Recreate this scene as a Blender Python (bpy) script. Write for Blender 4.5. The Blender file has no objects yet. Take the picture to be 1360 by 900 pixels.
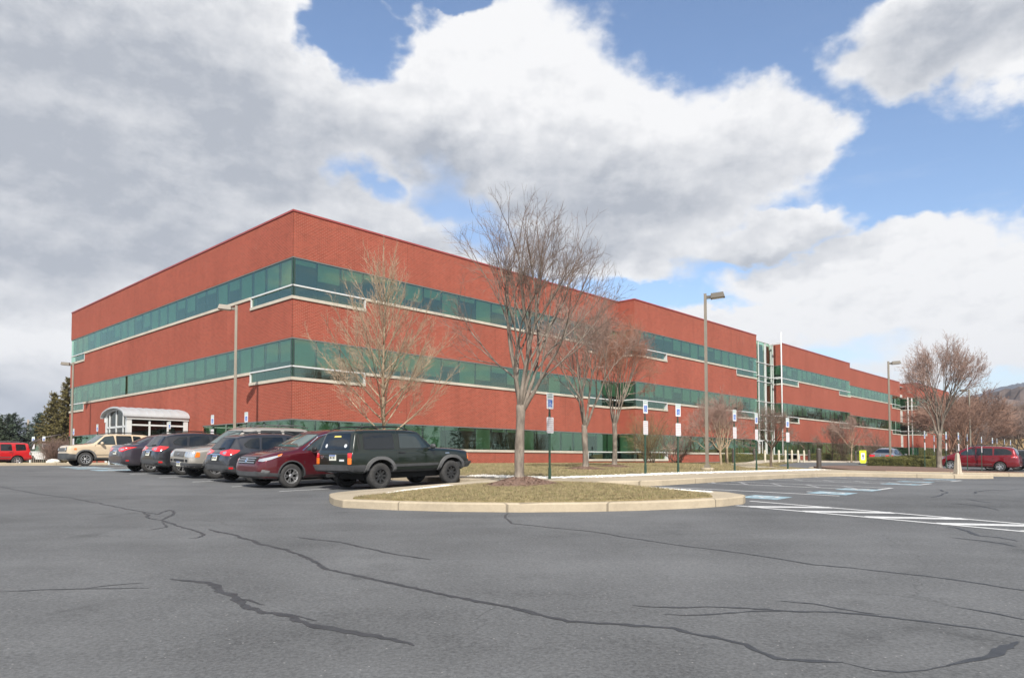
import bpy, bmesh, math, random
import numpy as np
from mathutils import Vector, Matrix
from mathutils.bvhtree import BVHTree
R = math.radians
PI = math.pi
rnd = random.Random(7)
scene = bpy.context.scene
COL = scene.collection

# ------------------------------------------------------------------ frames
# world: X right, Y into the view, Z up, eye level = 0.  The office block and the parking rows share a turned grid (u along the
# long front, w along the left front), origin at the near corner of the block.
F_, CY_, PITCH, ROLL = 941.65, 574.09, 0.03952, -0.00105
CX0, CY0, TH = -10.7717, 34.5287, 0.8193984
UX, UY = math.cos(TH), math.sin(TH)
WX, WY = -UY, UX
def P(u, w): return (CX0 + UX*u + WX*w, CY0 + UY*u + WY*w)
def uw(x, y):
    dx, dy = x-CX0, y-CY0
    return dx*UX+dy*UY, dx*WX+dy*WY

# ------------------------------------------------------------------ lay of the land (gentle, one smooth sheet)
_ctl_uw = [(-6.1,-15.7,-.79),(-3.6,-15.7,-.70),(-7.4,-13.1,-.80),(-7.1,-10.3,-.69),(-7.1,-7.6,-.60),(-7.1,-4.9,-.51),(-7.1,-2.2,-.43),
    (-6.3,9,-.24),(-4.1,33,-.36),(-9.2,-23.5,-.86),(-5,-25.5,-.82),(-10,-19,-.86),(-17.9,-31.4,-1.32),(-2,-21.8,-.63),(6,-21.8,-.62),
    (11,-22,-.64),(13,-26.3,-.68),(4,-26.3,-.70),(-2,-26.2,-.74),(18,-18,-.58),(41,-16,-.6),(42,-21,-.78),(32,-21,-.72),(45,-8,-.22),(62,-7,-.25),(12,-9,-.5),
    (-3,-6,-.45),(-3,0,-.38),(-3,10,-.25),(60,-30,-.9),(20,-40,-.9),(-25,10,-.4),(-25,-10,-.9),(-20,30,-.35),(80,-15,-.4),(-28,-28,-1.3),(0,-42,-1.15)]
_cp = np.array([[*P(u, w), z] for u, w, z in _ctl_uw])
def _tps():
    n = len(_cp); d = np.hypot(_cp[:,None,0]-_cp[None,:,0], _cp[:,None,1]-_cp[None,:,1])
    K = np.where(d > 0, d*d*np.log(np.maximum(d, 1e-9)), 0) + np.eye(n)*30.0
    A = np.zeros((n+3, n+3)); A[:n,:n] = K; A[:n,n] = 1; A[:n,n+1:] = _cp[:,:2]; A[n,:n] = 1; A[n+1:,:n] = _cp[:,:2].T
    b = np.zeros(n+3); b[:n] = _cp[:,2]
    return np.linalg.solve(A, b)
_tw = _tps()
def G(x, y):
    d2 = (_cp[:,0]-x)**2 + (_cp[:,1]-y)**2
    z = float((_tw[:-3]*d2*0.5*np.log(np.maximum(d2, 1e-12))).sum() + _tw[-3] + _tw[-2]*x + _tw[-1]*y)
    z = max(-1.5, min(-.05, z))
    r = math.hypot(x-5, y-28)
    t = min(1, max(0, (r-55)/40)); t = t*t*(3-2*t)
    return z*(1-t) + (-.45)*t
def Guw(u, w): return G(*P(u, w))
def lerp(a, b, t): return a+(b-a)*t
def clamp(t, a=0., b=1.): return max(a, min(b, t))
def smooth(t): t = clamp(t); return t*t*(3-2*t)
def Kz(x, y): return G(x, y)+.15                                  # top of kerbs and walks
def Lz(x, y):                                                     # lawn: rises from the walk to the foot of the block
    u, w = uw(x, y)
    a = smooth((w+18.9)/17); b = smooth((u+2.2)/8) if w > -14 else 1
    return lerp(G(x, y)+.165, -.17, a*lerp(b, 1, smooth((u-4)/6)))

# direction of a pixel of the 1360x900 photograph, used only to survey points of the ground
def ray(px, py):
    a = (px-680)/F_; v = -(py-CY_)/F_
    return Vector((a, math.cos(PITCH)-math.sin(PITCH)*v, math.sin(PITCH)+math.cos(PITCH)*v))
def hit(px, py, zf=G):
    d = ray(px, py); z = -.7
    for _ in range(40):
        t = z/d.z; z = .5*z+.5*zf(d.x*t, d.y*t)
    t = z/d.z
    return (d.x*t, d.y*t)

# ------------------------------------------------------------------ materials
def nodes_of(name):
    m = bpy.data.materials.new(name); m.use_nodes = True
    nt = m.node_tree; b = nt.nodes['Principled BSDF']
    return m, nt, b
def mat(name, col, rough=.6, metal=0., spec=None, coat=0., noise=None, emit=None, bump=None):
    """plain procedural material; noise=(scale, amount) varies the colour, bump=(scale, strength)"""
    m, nt, b = nodes_of(name)
    b.inputs['Roughness'].default_value = rough; b.inputs['Metallic'].default_value = metal
    if spec is not None: b.inputs['Specular IOR Level'].default_value = spec
    if coat: b.inputs['Coat Weight'].default_value = coat; b.inputs['Coat Roughness'].default_value = .04
    b.inputs['Base Color'].default_value = (*col, 1)
    tc = nt.nodes.new('ShaderNodeTexCoord')
    if noise:
        n = nt.nodes.new('ShaderNodeTexNoise'); n.inputs['Scale'].default_value = noise[0]; n.inputs['Detail'].default_value = 6
        nt.links.new(tc.outputs['Object'], n.inputs['Vector'])
        r = nt.nodes.new('ShaderNodeMapRange'); r.inputs[1].default_value = .3; r.inputs[2].default_value = .7
        r.inputs[3].default_value = 1-noise[1]; r.inputs[4].default_value = 1+noise[1]
        nt.links.new(n.outputs[0], r.inputs[0])
        h = nt.nodes.new('ShaderNodeHueSaturation'); h.inputs['Color'].default_value = (*col, 1)
        nt.links.new(r.outputs[0], h.inputs['Value']); nt.links.new(h.outputs[0], b.inputs['Base Color'])
    if bump:
        n = nt.nodes.new('ShaderNodeTexNoise'); n.inputs['Scale'].default_value = bump[0]; n.inputs['Detail'].default_value = 5
        nt.links.new(tc.outputs['Object'], n.inputs['Vector'])
        bp = nt.nodes.new('ShaderNodeBump'); bp.inputs['Strength'].default_value = bump[1]; bp.inputs['Distance'].default_value = .01
        nt.links.new(n.outputs[0], bp.inputs['Height']); nt.links.new(bp.outputs[0], b.inputs['Normal'])
    return m
class NB:
    """small node-graph writer"""
    def __init__(s, nt): s.nt = nt
    def n(s, t, **kw):
        x = s.nt.nodes.new(t)
        for k, v in kw.items(): setattr(x, k, v)
        return x
    def put(s, sock, v):
        if hasattr(v, 'is_output') or isinstance(v, bpy.types.NodeSocket): s.nt.links.new(v, sock)
        else: sock.default_value = v
    def m(s, op, a, b=0., c=0., cl=False):
        x = s.n('ShaderNodeMath', operation=op, use_clamp=cl); s.put(x.inputs[0], a); s.put(x.inputs[1], b)
        if op in ('MULTIPLY_ADD', 'SMOOTH_MIN', 'SMOOTH_MAX', 'COMPARE'): s.put(x.inputs[2], c)
        return x.outputs[0]
    def mr(s, v, a, b, c=0., d=1., sm=False):
        x = s.n('ShaderNodeMapRange'); x.interpolation_type = 'SMOOTHSTEP' if sm else 'LINEAR'
        s.put(x.inputs[0], v); s.put(x.inputs[1], a); s.put(x.inputs[2], b); s.put(x.inputs[3], c); s.put(x.inputs[4], d); return x.outputs[0]
    def noise(s, vec, scale, detail=5., rough=.5, dist=0., out=0, lac=2.):
        x = s.n('ShaderNodeTexNoise'); s.put(x.inputs['Vector'], vec); x.inputs['Scale'].default_value = scale
        x.inputs['Detail'].default_value = detail; x.inputs['Roughness'].default_value = rough; x.inputs['Distortion'].default_value = dist
        return x.outputs[out]
    def mix(s, f, a, b, mode='MIX'):
        x = s.n('ShaderNodeMix', data_type='RGBA', blend_type=mode); s.put(x.inputs[0], f)
        s.put(x.inputs[6], a if hasattr(a, 'links') or isinstance(a, bpy.types.NodeSocket) else (*a, 1)); s.put(x.inputs[7], b if isinstance(b, bpy.types.NodeSocket) else (*b, 1)); return x.outputs[2]
    def sep(s, v):
        x = s.n('ShaderNodeSeparateXYZ'); s.put(x.inputs[0], v); return x.outputs
    def comb(s, a, b, c):
        x = s.n('ShaderNodeCombineXYZ'); s.put(x.inputs[0], a); s.put(x.inputs[1], b); s.put(x.inputs[2], c); return x.outputs[0]
    def vm(s, op, a, b):
        x = s.n('ShaderNodeVectorMath', operation=op); s.put(x.inputs[0], a)
        if b is not None: s.put(x.inputs[1], b)
        return x.outputs[0]
def bumped(nb, b, h, strength=.3, dist=.01):
    x = nb.n('ShaderNodeBump'); x.inputs['Strength'].default_value = strength; x.inputs['Distance'].default_value = dist
    nb.put(x.inputs['Height'], h); nb.nt.links.new(x.outputs[0], b.inputs['Normal'])

def make_asphalt():
    m, nt, b = nodes_of('asphalt'); nb = NB(nt)
    geo = nb.n('ShaderNodeNewGeometry').outputs['Position']
    big = nb.noise(geo, .12, 4, .55); mid = nb.noise(geo, .9, 5, .6); fine = nb.noise(geo, 38., 3, .7)
    u = nb.vm('MULTIPLY', geo, (.25, 1.6, 1.)); streak = nb.noise(u, .5, 4, .6)
    v = nb.m('ADD', nb.mr(big, .3, .7, -.17, .17), nb.mr(mid, .3, .7, -.13, .12))
    v = nb.m('ADD', v, nb.mr(fine, .3, .7, -.30, .30))
    v = nb.m('ADD', v, nb.mr(streak, .35, .7, .09, -.10))
    vo = nb.n('ShaderNodeTexVoronoi'); nb.put(vo.inputs['Vector'], geo); vo.inputs['Scale'].default_value = 26.
    chip = nb.m('MULTIPLY', nb.mr(vo.outputs['Distance'], .08, .20, 1., 0.), nb.mr(nb.sep(vo.outputs['Color'])[0], .90, .92, 0., 1.))
    # stained patches with an outline of their own
    st = nb.noise(geo, .55, 7, .68); stain = nb.mr(st, .58, .72, 0., .34, True)
    # a few hairline cracks
    w2 = nb.vm('ADD', geo, nb.vm('MULTIPLY', nb.noise(geo, .8, 4, .6, out=1), (1.3, 1.3, 0.)))
    vc = nb.n('ShaderNodeTexVoronoi', feature='DISTANCE_TO_EDGE'); nb.put(vc.inputs['Vector'], w2); vc.inputs['Scale'].default_value = .28
    ck = nb.m('MULTIPLY', nb.mr(vc.outputs['Distance'], .0012, .004, 1., 0.), nb.mr(nb.noise(geo, .35, 3, .5), .52, .60, 0., .22))
    v = nb.m('ADD', v, 1.)
    v = nb.m('MULTIPLY', v, nb.m('SUBTRACT', 1., nb.m('ADD', stain, ck)))
    col = nb.mix(1., nb.comb(v, v, v), (.105, .1065, .1075), 'MULTIPLY')
    col = nb.mix(chip, col, (.26, .25, .24))
    nt.links.new(col, b.inputs['Base Color']); b.inputs['Roughness'].default_value = .88
    b.inputs['Specular IOR Level'].default_value = .28
    bumped(nb, b, nb.m('ADD', fine, nb.noise(geo, 90., 2, .6)), .55, .006)
    return m
def make_brick():
    m, nt, b = nodes_of('red brick'); nb = NB(nt)
    o = nb.sep(nb.n('ShaderNodeTexCoord').outputs['Object'])
    h = nb.m('ADD', o[0], o[1]); v = nb.comb(h, o[2], 0.)
    br = nb.n('ShaderNodeTexBrick'); nb.put(br.inputs['Vector'], v); br.inputs['Scale'].default_value = 1.
    br.inputs['Brick Width'].default_value = .220; br.inputs['Row Height'].default_value = .074; br.inputs['Mortar Size'].default_value = .010
    br.inputs['Mortar Smooth'].default_value = .3; br.inputs['Bias'].default_value = -.25
    br.inputs['Color1'].default_value = (.278, .056, .034, 1); br.inputs['Color2'].default_value = (.198, .041, .025, 1)
    br.inputs['Mortar'].default_value = (.32, .14, .098, 1)
    big = nb.noise(nb.comb(h, nb.m('MULTIPLY', o[2], .5), 0.), .35, 4, .6); sm = nb.noise(v, 2.2, 5, .6)
    streak = nb.noise(nb.comb(nb.m('MULTIPLY', h, 1.5), nb.m('MULTIPLY', o[2], .12), 0.), 1.2, 4, .6)
    # weather stain under the ledges and joints every six metres
    f = nb.m('ADD', nb.m('ADD', nb.mr(big, .3, .7, .90, 1.10), nb.mr(sm, .3, .7, -.05, .05)), nb.mr(streak, .3, .7, -.07, .05))
    fr = nb.m('FRACT', nb.m('DIVIDE', h, 7.1)); joint = nb.m('LESS_THAN', fr, .0034)
    f = nb.m('MULTIPLY', f, nb.m('SUBTRACT', 1., nb.m('MULTIPLY', joint, .4)))
    col = nb.mix(1., br.outputs['Color'], nb.comb(f, f, f), 'MULTIPLY')
    eff = nb.mr(nb.noise(nb.comb(h, nb.m('MULTIPLY', o[2], .6), 3.), .9, 6, .7), .62, .78, 0., .22)
    col = nb.mix(eff, col, (.42, .22, .17))
    nt.links.new(col, b.inputs['Base Color']); b.inputs['Roughness'].default_value = .85; b.inputs['Specular IOR Level'].default_value = .2
    bumped(nb, b, nb.m('SUBTRACT', 1., br.outputs['Fac']), .5, .008)
    return m
def make_glass(name, tint, refl=.16, gloss=(.78, .9, .84)):
    m, nt, b = nodes_of(name); nb = NB(nt); nt.nodes.remove(b)
    out = [n for n in nt.nodes if n.type == 'OUTPUT_MATERIAL'][0]
    tr = nb.n('ShaderNodeBsdfTransparent'); tr.inputs[0].default_value = (*tint, 1)
    gl = nb.n('ShaderNodeBsdfGlossy'); gl.inputs[0].default_value = (*gloss, 1); gl.inputs['Roughness'].default_value = .015
    geo = nb.n('ShaderNodeNewGeometry').outputs['Position']
    bp = nb.n('ShaderNodeBump'); bp.inputs['Strength'].default_value = .12; bp.inputs['Distance'].default_value = .02
    nb.put(bp.inputs['Height'], nb.noise(geo, .7, 2, .4)); nt.links.new(bp.outputs[0], gl.inputs['Normal'])
    fr = nb.n('ShaderNodeFresnel'); fr.inputs[0].default_value = 1.55
    fac = nb.m('ADD', fr.outputs[0], refl, cl=True)
    mx = nb.n('ShaderNodeMixShader'); nb.put(mx.inputs[0], fac); nt.links.new(tr.outputs[0], mx.inputs[1]); nt.links.new(gl.outputs[0], mx.inputs[2])
    nt.links.new(mx.outputs[0], out.inputs[0])
    return m
def make_grass(name, a, bcol, c):
    m, nt, b = nodes_of(name); nb = NB(nt)
    geo = nb.n('ShaderNodeNewGeometry').outputs['Position']
    n1 = nb.noise(geo, .5, 5, .6); n2 = nb.noise(geo, 6., 6, .7); n3 = nb.noise(geo, 60., 3, .7)
    col = nb.mix(nb.mr(n1, .38, .62), a, bcol); col = nb.mix(nb.mr(n2, .45, .68), col, c)
    f = nb.mr(n3, .3, .7, .6, 1.4); col = nb.mix(1., col, nb.comb(f, f, f), 'MULTIPLY')
    nt.links.new(col, b.inputs['Base Color']); b.inputs['Roughness'].default_value = .95; b.inputs['Specular IOR Level'].default_value = .1
    bumped(nb, b, nb.m('ADD', n2, n3), .9, .03)
    return m
def make_concrete(name, col, joint=None):
    m, nt, b = nodes_of(name); nb = NB(nt)
    geo = nb.n('ShaderNodeNewGeometry').outputs['Position']
    n1 = nb.noise(geo, .8, 5, .6); n2 = nb.noise(geo, 12., 5, .7); n3 = nb.noise(geo, 90., 2, .7)
    f = nb.m('ADD', nb.m('ADD', nb.mr(n1, .3, .7, .84, 1.12), nb.mr(n2, .3, .7, -.08, .08)), nb.mr(n3, .3, .7, -.06, .06))
    if joint:
        g = nb.sep(geo); dx = nb.m('SUBTRACT', g[0], CX0); dy = nb.m('SUBTRACT', g[1], CY0)
        uu = nb.m('ADD', nb.m('MULTIPLY', dx, UX), nb.m('MULTIPLY', dy, UY)); ww = nb.m('ADD', nb.m('MULTIPLY', dx, WX), nb.m('MULTIPLY', dy, WY))
        for q in (uu, ww):
            j = nb.m('LESS_THAN', nb.m('FRACT', nb.m('DIVIDE', q, joint)), .008)
            f = nb.m('MULTIPLY', f, nb.m('SUBTRACT', 1., nb.m('MULTIPLY', j, .45)))
    c = nb.mix(1., nb.comb(f, f, f), col, 'MULTIPLY')
    st = nb.mr(nb.noise(geo, 2.3, 6, .7), .58, .75, 0., .35); c = nb.mix(st, c, tuple(x*.62 for x in col))
    nt.links.new(c, b.inputs['Base Color']); b.inputs['Roughness'].default_value = .9; b.inputs['Specular IOR Level'].default_value = .2
    bumped(nb, b, nb.m('ADD', n2, n3), .4, .005)
    return m
def make_paint(name, col, metal=.0, dirt=.14):
    m, nt, b = nodes_of(name); nb = NB(nt)
    tc = nb.n('ShaderNodeTexCoord').outputs['Object']
    o = nb.sep(tc); dust = nb.noise(tc, 3.5, 5, .6)
    low = nb.mr(o[2], .25, .75, dirt, .006)
    fac = nb.m('MULTIPLY', low, nb.mr(dust, .3, .7, .4, 1.3))
    c = nb.mix(fac, col, (.16, .145, .125)); nt.links.new(c, b.inputs['Base Color'])
    b.inputs['Metallic'].default_value = metal; nb.put(b.inputs['Roughness'], nb.mr(fac, 0., .3, .28, .62))
    b.inputs['Coat Weight'].default_value = 1.; b.inputs['Specular IOR Level'].default_value = .2; nb.put(b.inputs['Coat Roughness'], nb.mr(fac, 0., .3, .015, .2))
    return m
def make_bark(name, a, bcol, scale=9.):
    m, nt, b = nodes_of(name); nb = NB(nt)
    tc = nb.n('ShaderNodeTexCoord').outputs['Object']
    v = nb.vm('MULTIPLY', tc, (1., 1., .28)); n1 = nb.noise(v, scale, 6, .7); n2 = nb.noise(tc, 1.6, 3, .5)
    c = nb.mix(nb.mr(n1, .35, .65), a, bcol); f = nb.mr(n2, .3, .7, .8, 1.2); c = nb.mix(1., c, nb.comb(f, f, f), 'MULTIPLY')
    nt.links.new(c, b.inputs['Base Color']); b.inputs['Roughness'].default_value = .9; b.inputs['Specular IOR Level'].default_value = .15
    bumped(nb, b, n1, .7, .012)
    return m

M = {}
M['asphalt'] = make_asphalt(); M['brick'] = make_brick()
M['glass'] = make_glass('green tinted glass', (.51, .82, .58), .165, (.68, .90, .73))
M['vest_glass'] = make_glass('dark vestibule glass', (.13, .14, .11), .0, (.9, .9, .85))
M['blind'] = mat('roller blind', (.50, .56, .46), .8, noise=(2., .05))
M['mullion'] = mat('dark green mullion', (.035, .06, .05), .4, .3)
M['head'] = mat('grey window head', (.20, .21, .20), .5, .3)
M['white_metal'] = mat('white painted metal', (.50, .51, .50), .4, noise=(3., .06))
M['sill'] = make_concrete('precast sill', (.44, .40, .33))
M['roof_metal'] = mat('pale standing seam metal', (.40, .41, .42), .45, .2, noise=(2., .06))
M['coping'] = mat('brick red coping metal', (.27, .05, .045), .45, noise=(1.5, .12))
M['interior'] = mat('office interior', (.16, .17, .15), .9, noise=(.6, .3))
M['ceiling'] = mat('office ceiling', (.42, .43, .40), .9)
M['brown_panel'] = mat('dark brown panel', (.05, .022, .016), .5)
M['roofing'] = mat('roof membrane', (.35, .34, .32), .9)
M['concrete'] = make_concrete('kerb concrete', (.37, .31, .225), 3.05)
M['walk'] = make_concrete('walk concrete', (.40, .35, .28), 1.5)
M['line'] = mat('white road paint', (.50, .50, .49), .8, noise=(22., .16), bump=(60., .3))
M['line_worn'] = mat('worn road paint', (.24, .24, .24), .85, noise=(14., .3), bump=(60., .3))
M['blue_line'] = mat('blue road paint', (.24, .34, .385), .8, noise=(9., .35), bump=(60., .3))
M['tar'] = mat('crack sealing tar', (.036, .037, .039), .6, noise=(10., .25), bump=(25., .4))
M['grass'] = make_grass('dormant lawn', (.235, .185, .10), (.165, .15, .065), (.29, .235, .135))
M['blade'] = mat('dormant grass blades', (.25, .20, .105), .9, noise=(5., .35))
M['blade_green'] = mat('green grass blades', (.13, .155, .04), .9, noise=(5., .35))
M['terrain'] = make_grass('rough ground', (.26, .17, .08), (.19, .15, .07), (.30, .19, .10))
M['mulch'] = mat('bark mulch', (.145, .088, .062), .95, noise=(30., .45), bump=(40., 1.))
M['stone'] = mat('white landscape stone', (.60, .57, .51), .8, noise=(8., .12))
M['bark'] = make_bark('grey brown bark', (.255, .215, .175), (.115, .095, .078))
M['bark_light'] = make_bark('pale tan bark', (.36, .28, .19), (.20, .15, .10))
M['bark_red'] = make_bark('reddish brown bark', (.26, .145, .095), (.15, .09, .065))
M['bark_dark'] = make_bark('dark limb bark', (.15, .115, .085), (.07, .055, .042))
M['twig'] = mat('grey brown twigs', (.165, .115, .088), .85, noise=(3., .3))
M['twig_light'] = mat('pale tan twigs', (.37, .28, .19), .85, noise=(3., .2))
M['twig_red'] = mat('reddish twigs', (.27, .13, .085), .85, noise=(3., .25))
M['twig_pink'] = mat('pinkish brown twigs', (.255, .17, .135), .85, noise=(3., .25))
M['twig_far'] = mat('distant grey brown twigs', (.175, .125, .105), .9, noise=(.4, .2))
M['twig_far_red'] = mat('distant russet twigs', (.21, .125, .09), .9, noise=(.4, .2))
M['twig_olive'] = mat('olive brown twigs', (.20, .15, .07), .85, noise=(3., .35))
M['needle'] = mat('dark conifer needles', (.035, .052, .026), .8, noise=(2.5, .5))
M['needle_b'] = mat('blue green conifer needles', (.045, .065, .045), .8, noise=(2.5, .4))
M['needle_y'] = mat('bronzed conifer needles', (.115, .095, .028), .8, noise=(2.5, .5))
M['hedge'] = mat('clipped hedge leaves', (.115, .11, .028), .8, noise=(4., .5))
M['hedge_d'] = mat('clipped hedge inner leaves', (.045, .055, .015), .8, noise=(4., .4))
M['pole'] = mat('bronze painted pole', (.19, .165, .13), .45, .3, noise=(2., .1))
M['lamp_head'] = mat('bronze lamp head', (.12, .105, .085), .4, .4)
M['lens'] = mat('frosted lamp lens', (.55, .55, .5), .3)
M['sign_white'] = mat('white reflective sign', (.56, .57, .58), .5, noise=(6., .04))
M['sign_blue'] = mat('handicap blue', (.02, .11, .42), .5)
M['sign_green'] = mat('sign green letters', (.03, .25, .12), .5)
M['sign_red'] = mat('faded red letters', (.46, .36, .37), .6)
M['post_green'] = mat('green sign post', (.035, .075, .050), .5, .3, noise=(8., .2))
M['bollard_dark'] = mat('dark brown bollard', (.055, .045, .038), .5, noise=(5., .2))
M['cream'] = mat('cream painted bollard', (.43, .39, .30), .6, noise=(4., .1))
M['yellow'] = mat('fluorescent yellow panel', (.62, .72, .02), .5)
M['black'] = mat('matte black', (.012, .012, .012), .6)
M['rubber'] = mat('tyre rubber', (.030, .029, .028), .85, noise=(12., .25), bump=(30., .3))
M['plastic'] = mat('dark grey plastic trim', (.050, .051, .053), .6, noise=(5., .15))
M['plastic_l'] = mat('weathered grey plastic trim', (.095, .095, .095), .65, noise=(5., .15))
M['under'] = mat('underbody black', (.010, .010, .010), .9)
M['alloy'] = mat('alloy rim', (.52, .52, .52), .32, .85, noise=(10., .1))
M['alloy_d'] = mat('dark alloy rim', (.045, .045, .045), .45, .6)
M['chrome'] = mat('bright chrome', (.75, .75, .76), .12, 1.)
M['carglass'] = mat('tinted car glass', (.006, .009, .012), .03, 0., .6)
M['carglass_g'] = mat('green car windscreen', (.04, .07, .062), .03, 0., .9, coat=.3)
M['carglass_t'] = mat('clear car glass over seats', (.022, .032, .034), .03, 0., .7)
M['seal'] = mat('window rubber seal', (.012, .012, .012), .5)
M['lamp_clear'] = mat('clear headlamp', (.40, .42, .44), .10, .45, coat=1.)
M['lamp_red'] = mat('red tail lamp', (.55, .012, .015), .12, 0., coat=1.)
M['lamp_orange'] = mat('amber lamp', (.75, .17, .02), .12, 0., coat=1.)
M['plate'] = mat('licence plate', (.60, .60, .52), .5)
M['plate_blue'] = mat('plate blue band', (.06, .12, .35), .5)
M['plate_y'] = mat('plate yellow band', (.70, .55, .12), .5)
M['paint_jeep'] = make_paint('dark green car paint', (.007, .012, .008), .0, .05)
M['paint_maroon'] = make_paint('maroon car paint', (.085, .008, .014), .35)
M['paint_grey'] = make_paint('dark slate car paint', (.040, .043, .052), .5)
M['paint_grey2'] = make_paint('charcoal car paint', (.030, .031, .037), .5)
M['paint_plum'] = make_paint('dark plum grey car paint', (.060, .052, .066), .5)
M['paint_silver'] = make_paint('warm silver car paint', (.48, .45, .40), .6)
M['paint_tan'] = make_paint('sandy tan car paint', (.46, .37, .26), .0)
M['paint_red'] = make_paint('bright red car paint', (.42, .012, .016), .1)
M['paint_crimson'] = make_paint('crimson car paint', (.17, .006, .012), .35)
M['paint_blue'] = make_paint('blue grey car paint', (.13, .128, .126), .1)
M['paint_white'] = make_paint('white car paint', (.66, .66, .64), .0)
M['wood'] = mat('weathered wood', (.24, .20, .16), .9, noise=(4., .2))

# ------------------------------------------------------------------ mesh builder
class MB:
    def __init__(s): s.v = []; s.f = []; s.mi = []; s.mats = []; s.sm = []
    def _m(s, m):
        if m is None: return 0
        if isinstance(m, str): m = M[m]
        if m not in s.mats: s.mats.append(m)
        return s.mats.index(m)
    def add(s, vs, fs, m=None, smooth=False):
        o = len(s.v); s.v += [tuple(p) for p in vs]; k = s._m(m)
        for f in fs: s.f.append([i+o for i in f]); s.mi.append(k); s.sm.append(smooth)
        return s
    def box(s, a, b, m=None, mtx=None):
        x0, y0, z0 = a; x1, y1, z1 = b
        vs = [Vector(p) for p in ((x0,y0,z0),(x1,y0,z0),(x1,y1,z0),(x0,y1,z0),(x0,y0,z1),(x1,y0,z1),(x1,y1,z1),(x0,y1,z1))]
        if mtx is not None: vs = [mtx @ p for p in vs]
        return s.add(vs, [(0,3,2,1),(4,5,6,7),(0,1,5,4),(1,2,6,5),(2,3,7,6),(3,0,4,7)], m)
    def quad(s, a, b, c, d, m=None): return s.add([a, b, c, d], [(0,1,2,3)], m)
    def tube(s, pts, rad, n=6, m=None, cap=True, smooth=True):
        pts = [Vector(p) for p in pts]; k = len(pts)
        if not hasattr(rad, '__len__'): rad = [rad]*k
        vs = []; up = None
        for i, p in enumerate(pts):
            d = (pts[min(i+1, k-1)]-pts[max(i-1, 0)]).normalized()
            if up is None: up = d.orthogonal().normalized()
            up = (up-d*up.dot(d)); up = up.normalized() if up.length > 1e-6 else d.orthogonal().normalized()
            q = d.cross(up)
            for j in range(n):
                a = 2*PI*j/n; vs.append(p+(up*math.cos(a)+q*math.sin(a))*rad[i])
        fs = []
        for i in range(k-1):
            for j in range(n):
                fs.append((i*n+j, i*n+(j+1)%n, (i+1)*n+(j+1)%n, (i+1)*n+j))
        if cap: fs += [tuple(range(n))[::-1], tuple(range((k-1)*n, k*n))]
        return s.add(vs, fs, m, smooth)
    def lathe(s, prof, n=24, m=None, mtx=None, close=False, smooth=True, cap=True):
        """profile (r, z) turned about local z"""
        vs = []; k = len(prof)
        for r, z in prof:
            for j in range(n):
                a = 2*PI*j/n; vs.append(Vector((r*math.cos(a), r*math.sin(a), z)))
        if mtx is not None: vs = [mtx @ p for p in vs]
        fs = []
        for i in range(k-1 if not close else k):
            i2 = (i+1) % k
            for j in range(n): fs.append((i*n+j, i*n+(j+1)%n, i2*n+(j+1)%n, i2*n+j))
        if not close and cap:
            if prof[0][0] > 1e-5: fs.append(tuple(range(n))[::-1])
            if prof[-1][0] > 1e-5: fs.append(tuple(range((k-1)*n, k*n)))
        return s.add(vs, fs, m, smooth)
    def prism(s, poly, z0, z1, m=None, mtx=None):
        n = len(poly); vs = [Vector((x, y, z0)) for x, y in poly]+[Vector((x, y, z1)) for x, y in poly]
        if mtx is not None: vs = [mtx @ p for p in vs]
        return s.add(vs, [tuple(range(n))[::-1], tuple(range(n, 2*n))]+[(i, (i+1)%n, n+(i+1)%n, n+i) for i in range(n)], m)
    def build(s, name, m=None, parent=None, loc=None, sharp=None):
        me = bpy.data.meshes.new(name); me.from_pydata(s.v, [], s.f)
        if m is not None:
            if isinstance(m, str): m = M[m]
            me.materials.append(m)
        else:
            for x in s.mats: me.materials.append(x)
            me.polygons.foreach_set('material_index', s.mi)
        me.polygons.foreach_set('use_smooth', s.sm); me.update()
        if sharp: me.set_sharp_from_angle(angle=R(sharp))
        o = bpy.data.objects.new(name, me); COL.objects.link(o)
        if parent is not None: o.parent = parent
        if loc is not None: o.location = loc
        return o
def tag(o, label=None, cat=None, group=None, kind=None):
    if label: o['label'] = label
    if cat: o['category'] = cat
    if group: o['group'] = group
    if kind: o['kind'] = kind
    return o
def thing(name, label, cat, loc, rz=0., group=None):
    o = bpy.data.objects.new(name, None); COL.objects.link(o); o.location = loc; o.rotation_euler = (0, 0, rz)
    o.empty_display_size = .2
    return tag(o, label, cat, group)
def kids(o): return [c for c in o.children]
def dup(o, parent=None, loc=None, rz=None, label=None, group=None, scale=None):
    c = o.copy(); COL.objects.link(c)
    if parent is not None: c.parent = parent
    if loc is not None: c.location = loc
    if rz is not None: c.rotation_euler = (0, 0, rz)
    if scale is not None: c.scale = scale
    if label: c['label'] = label
    if group: c['group'] = group
    for k in kids(o): dup(k, c)
    return c

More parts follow.
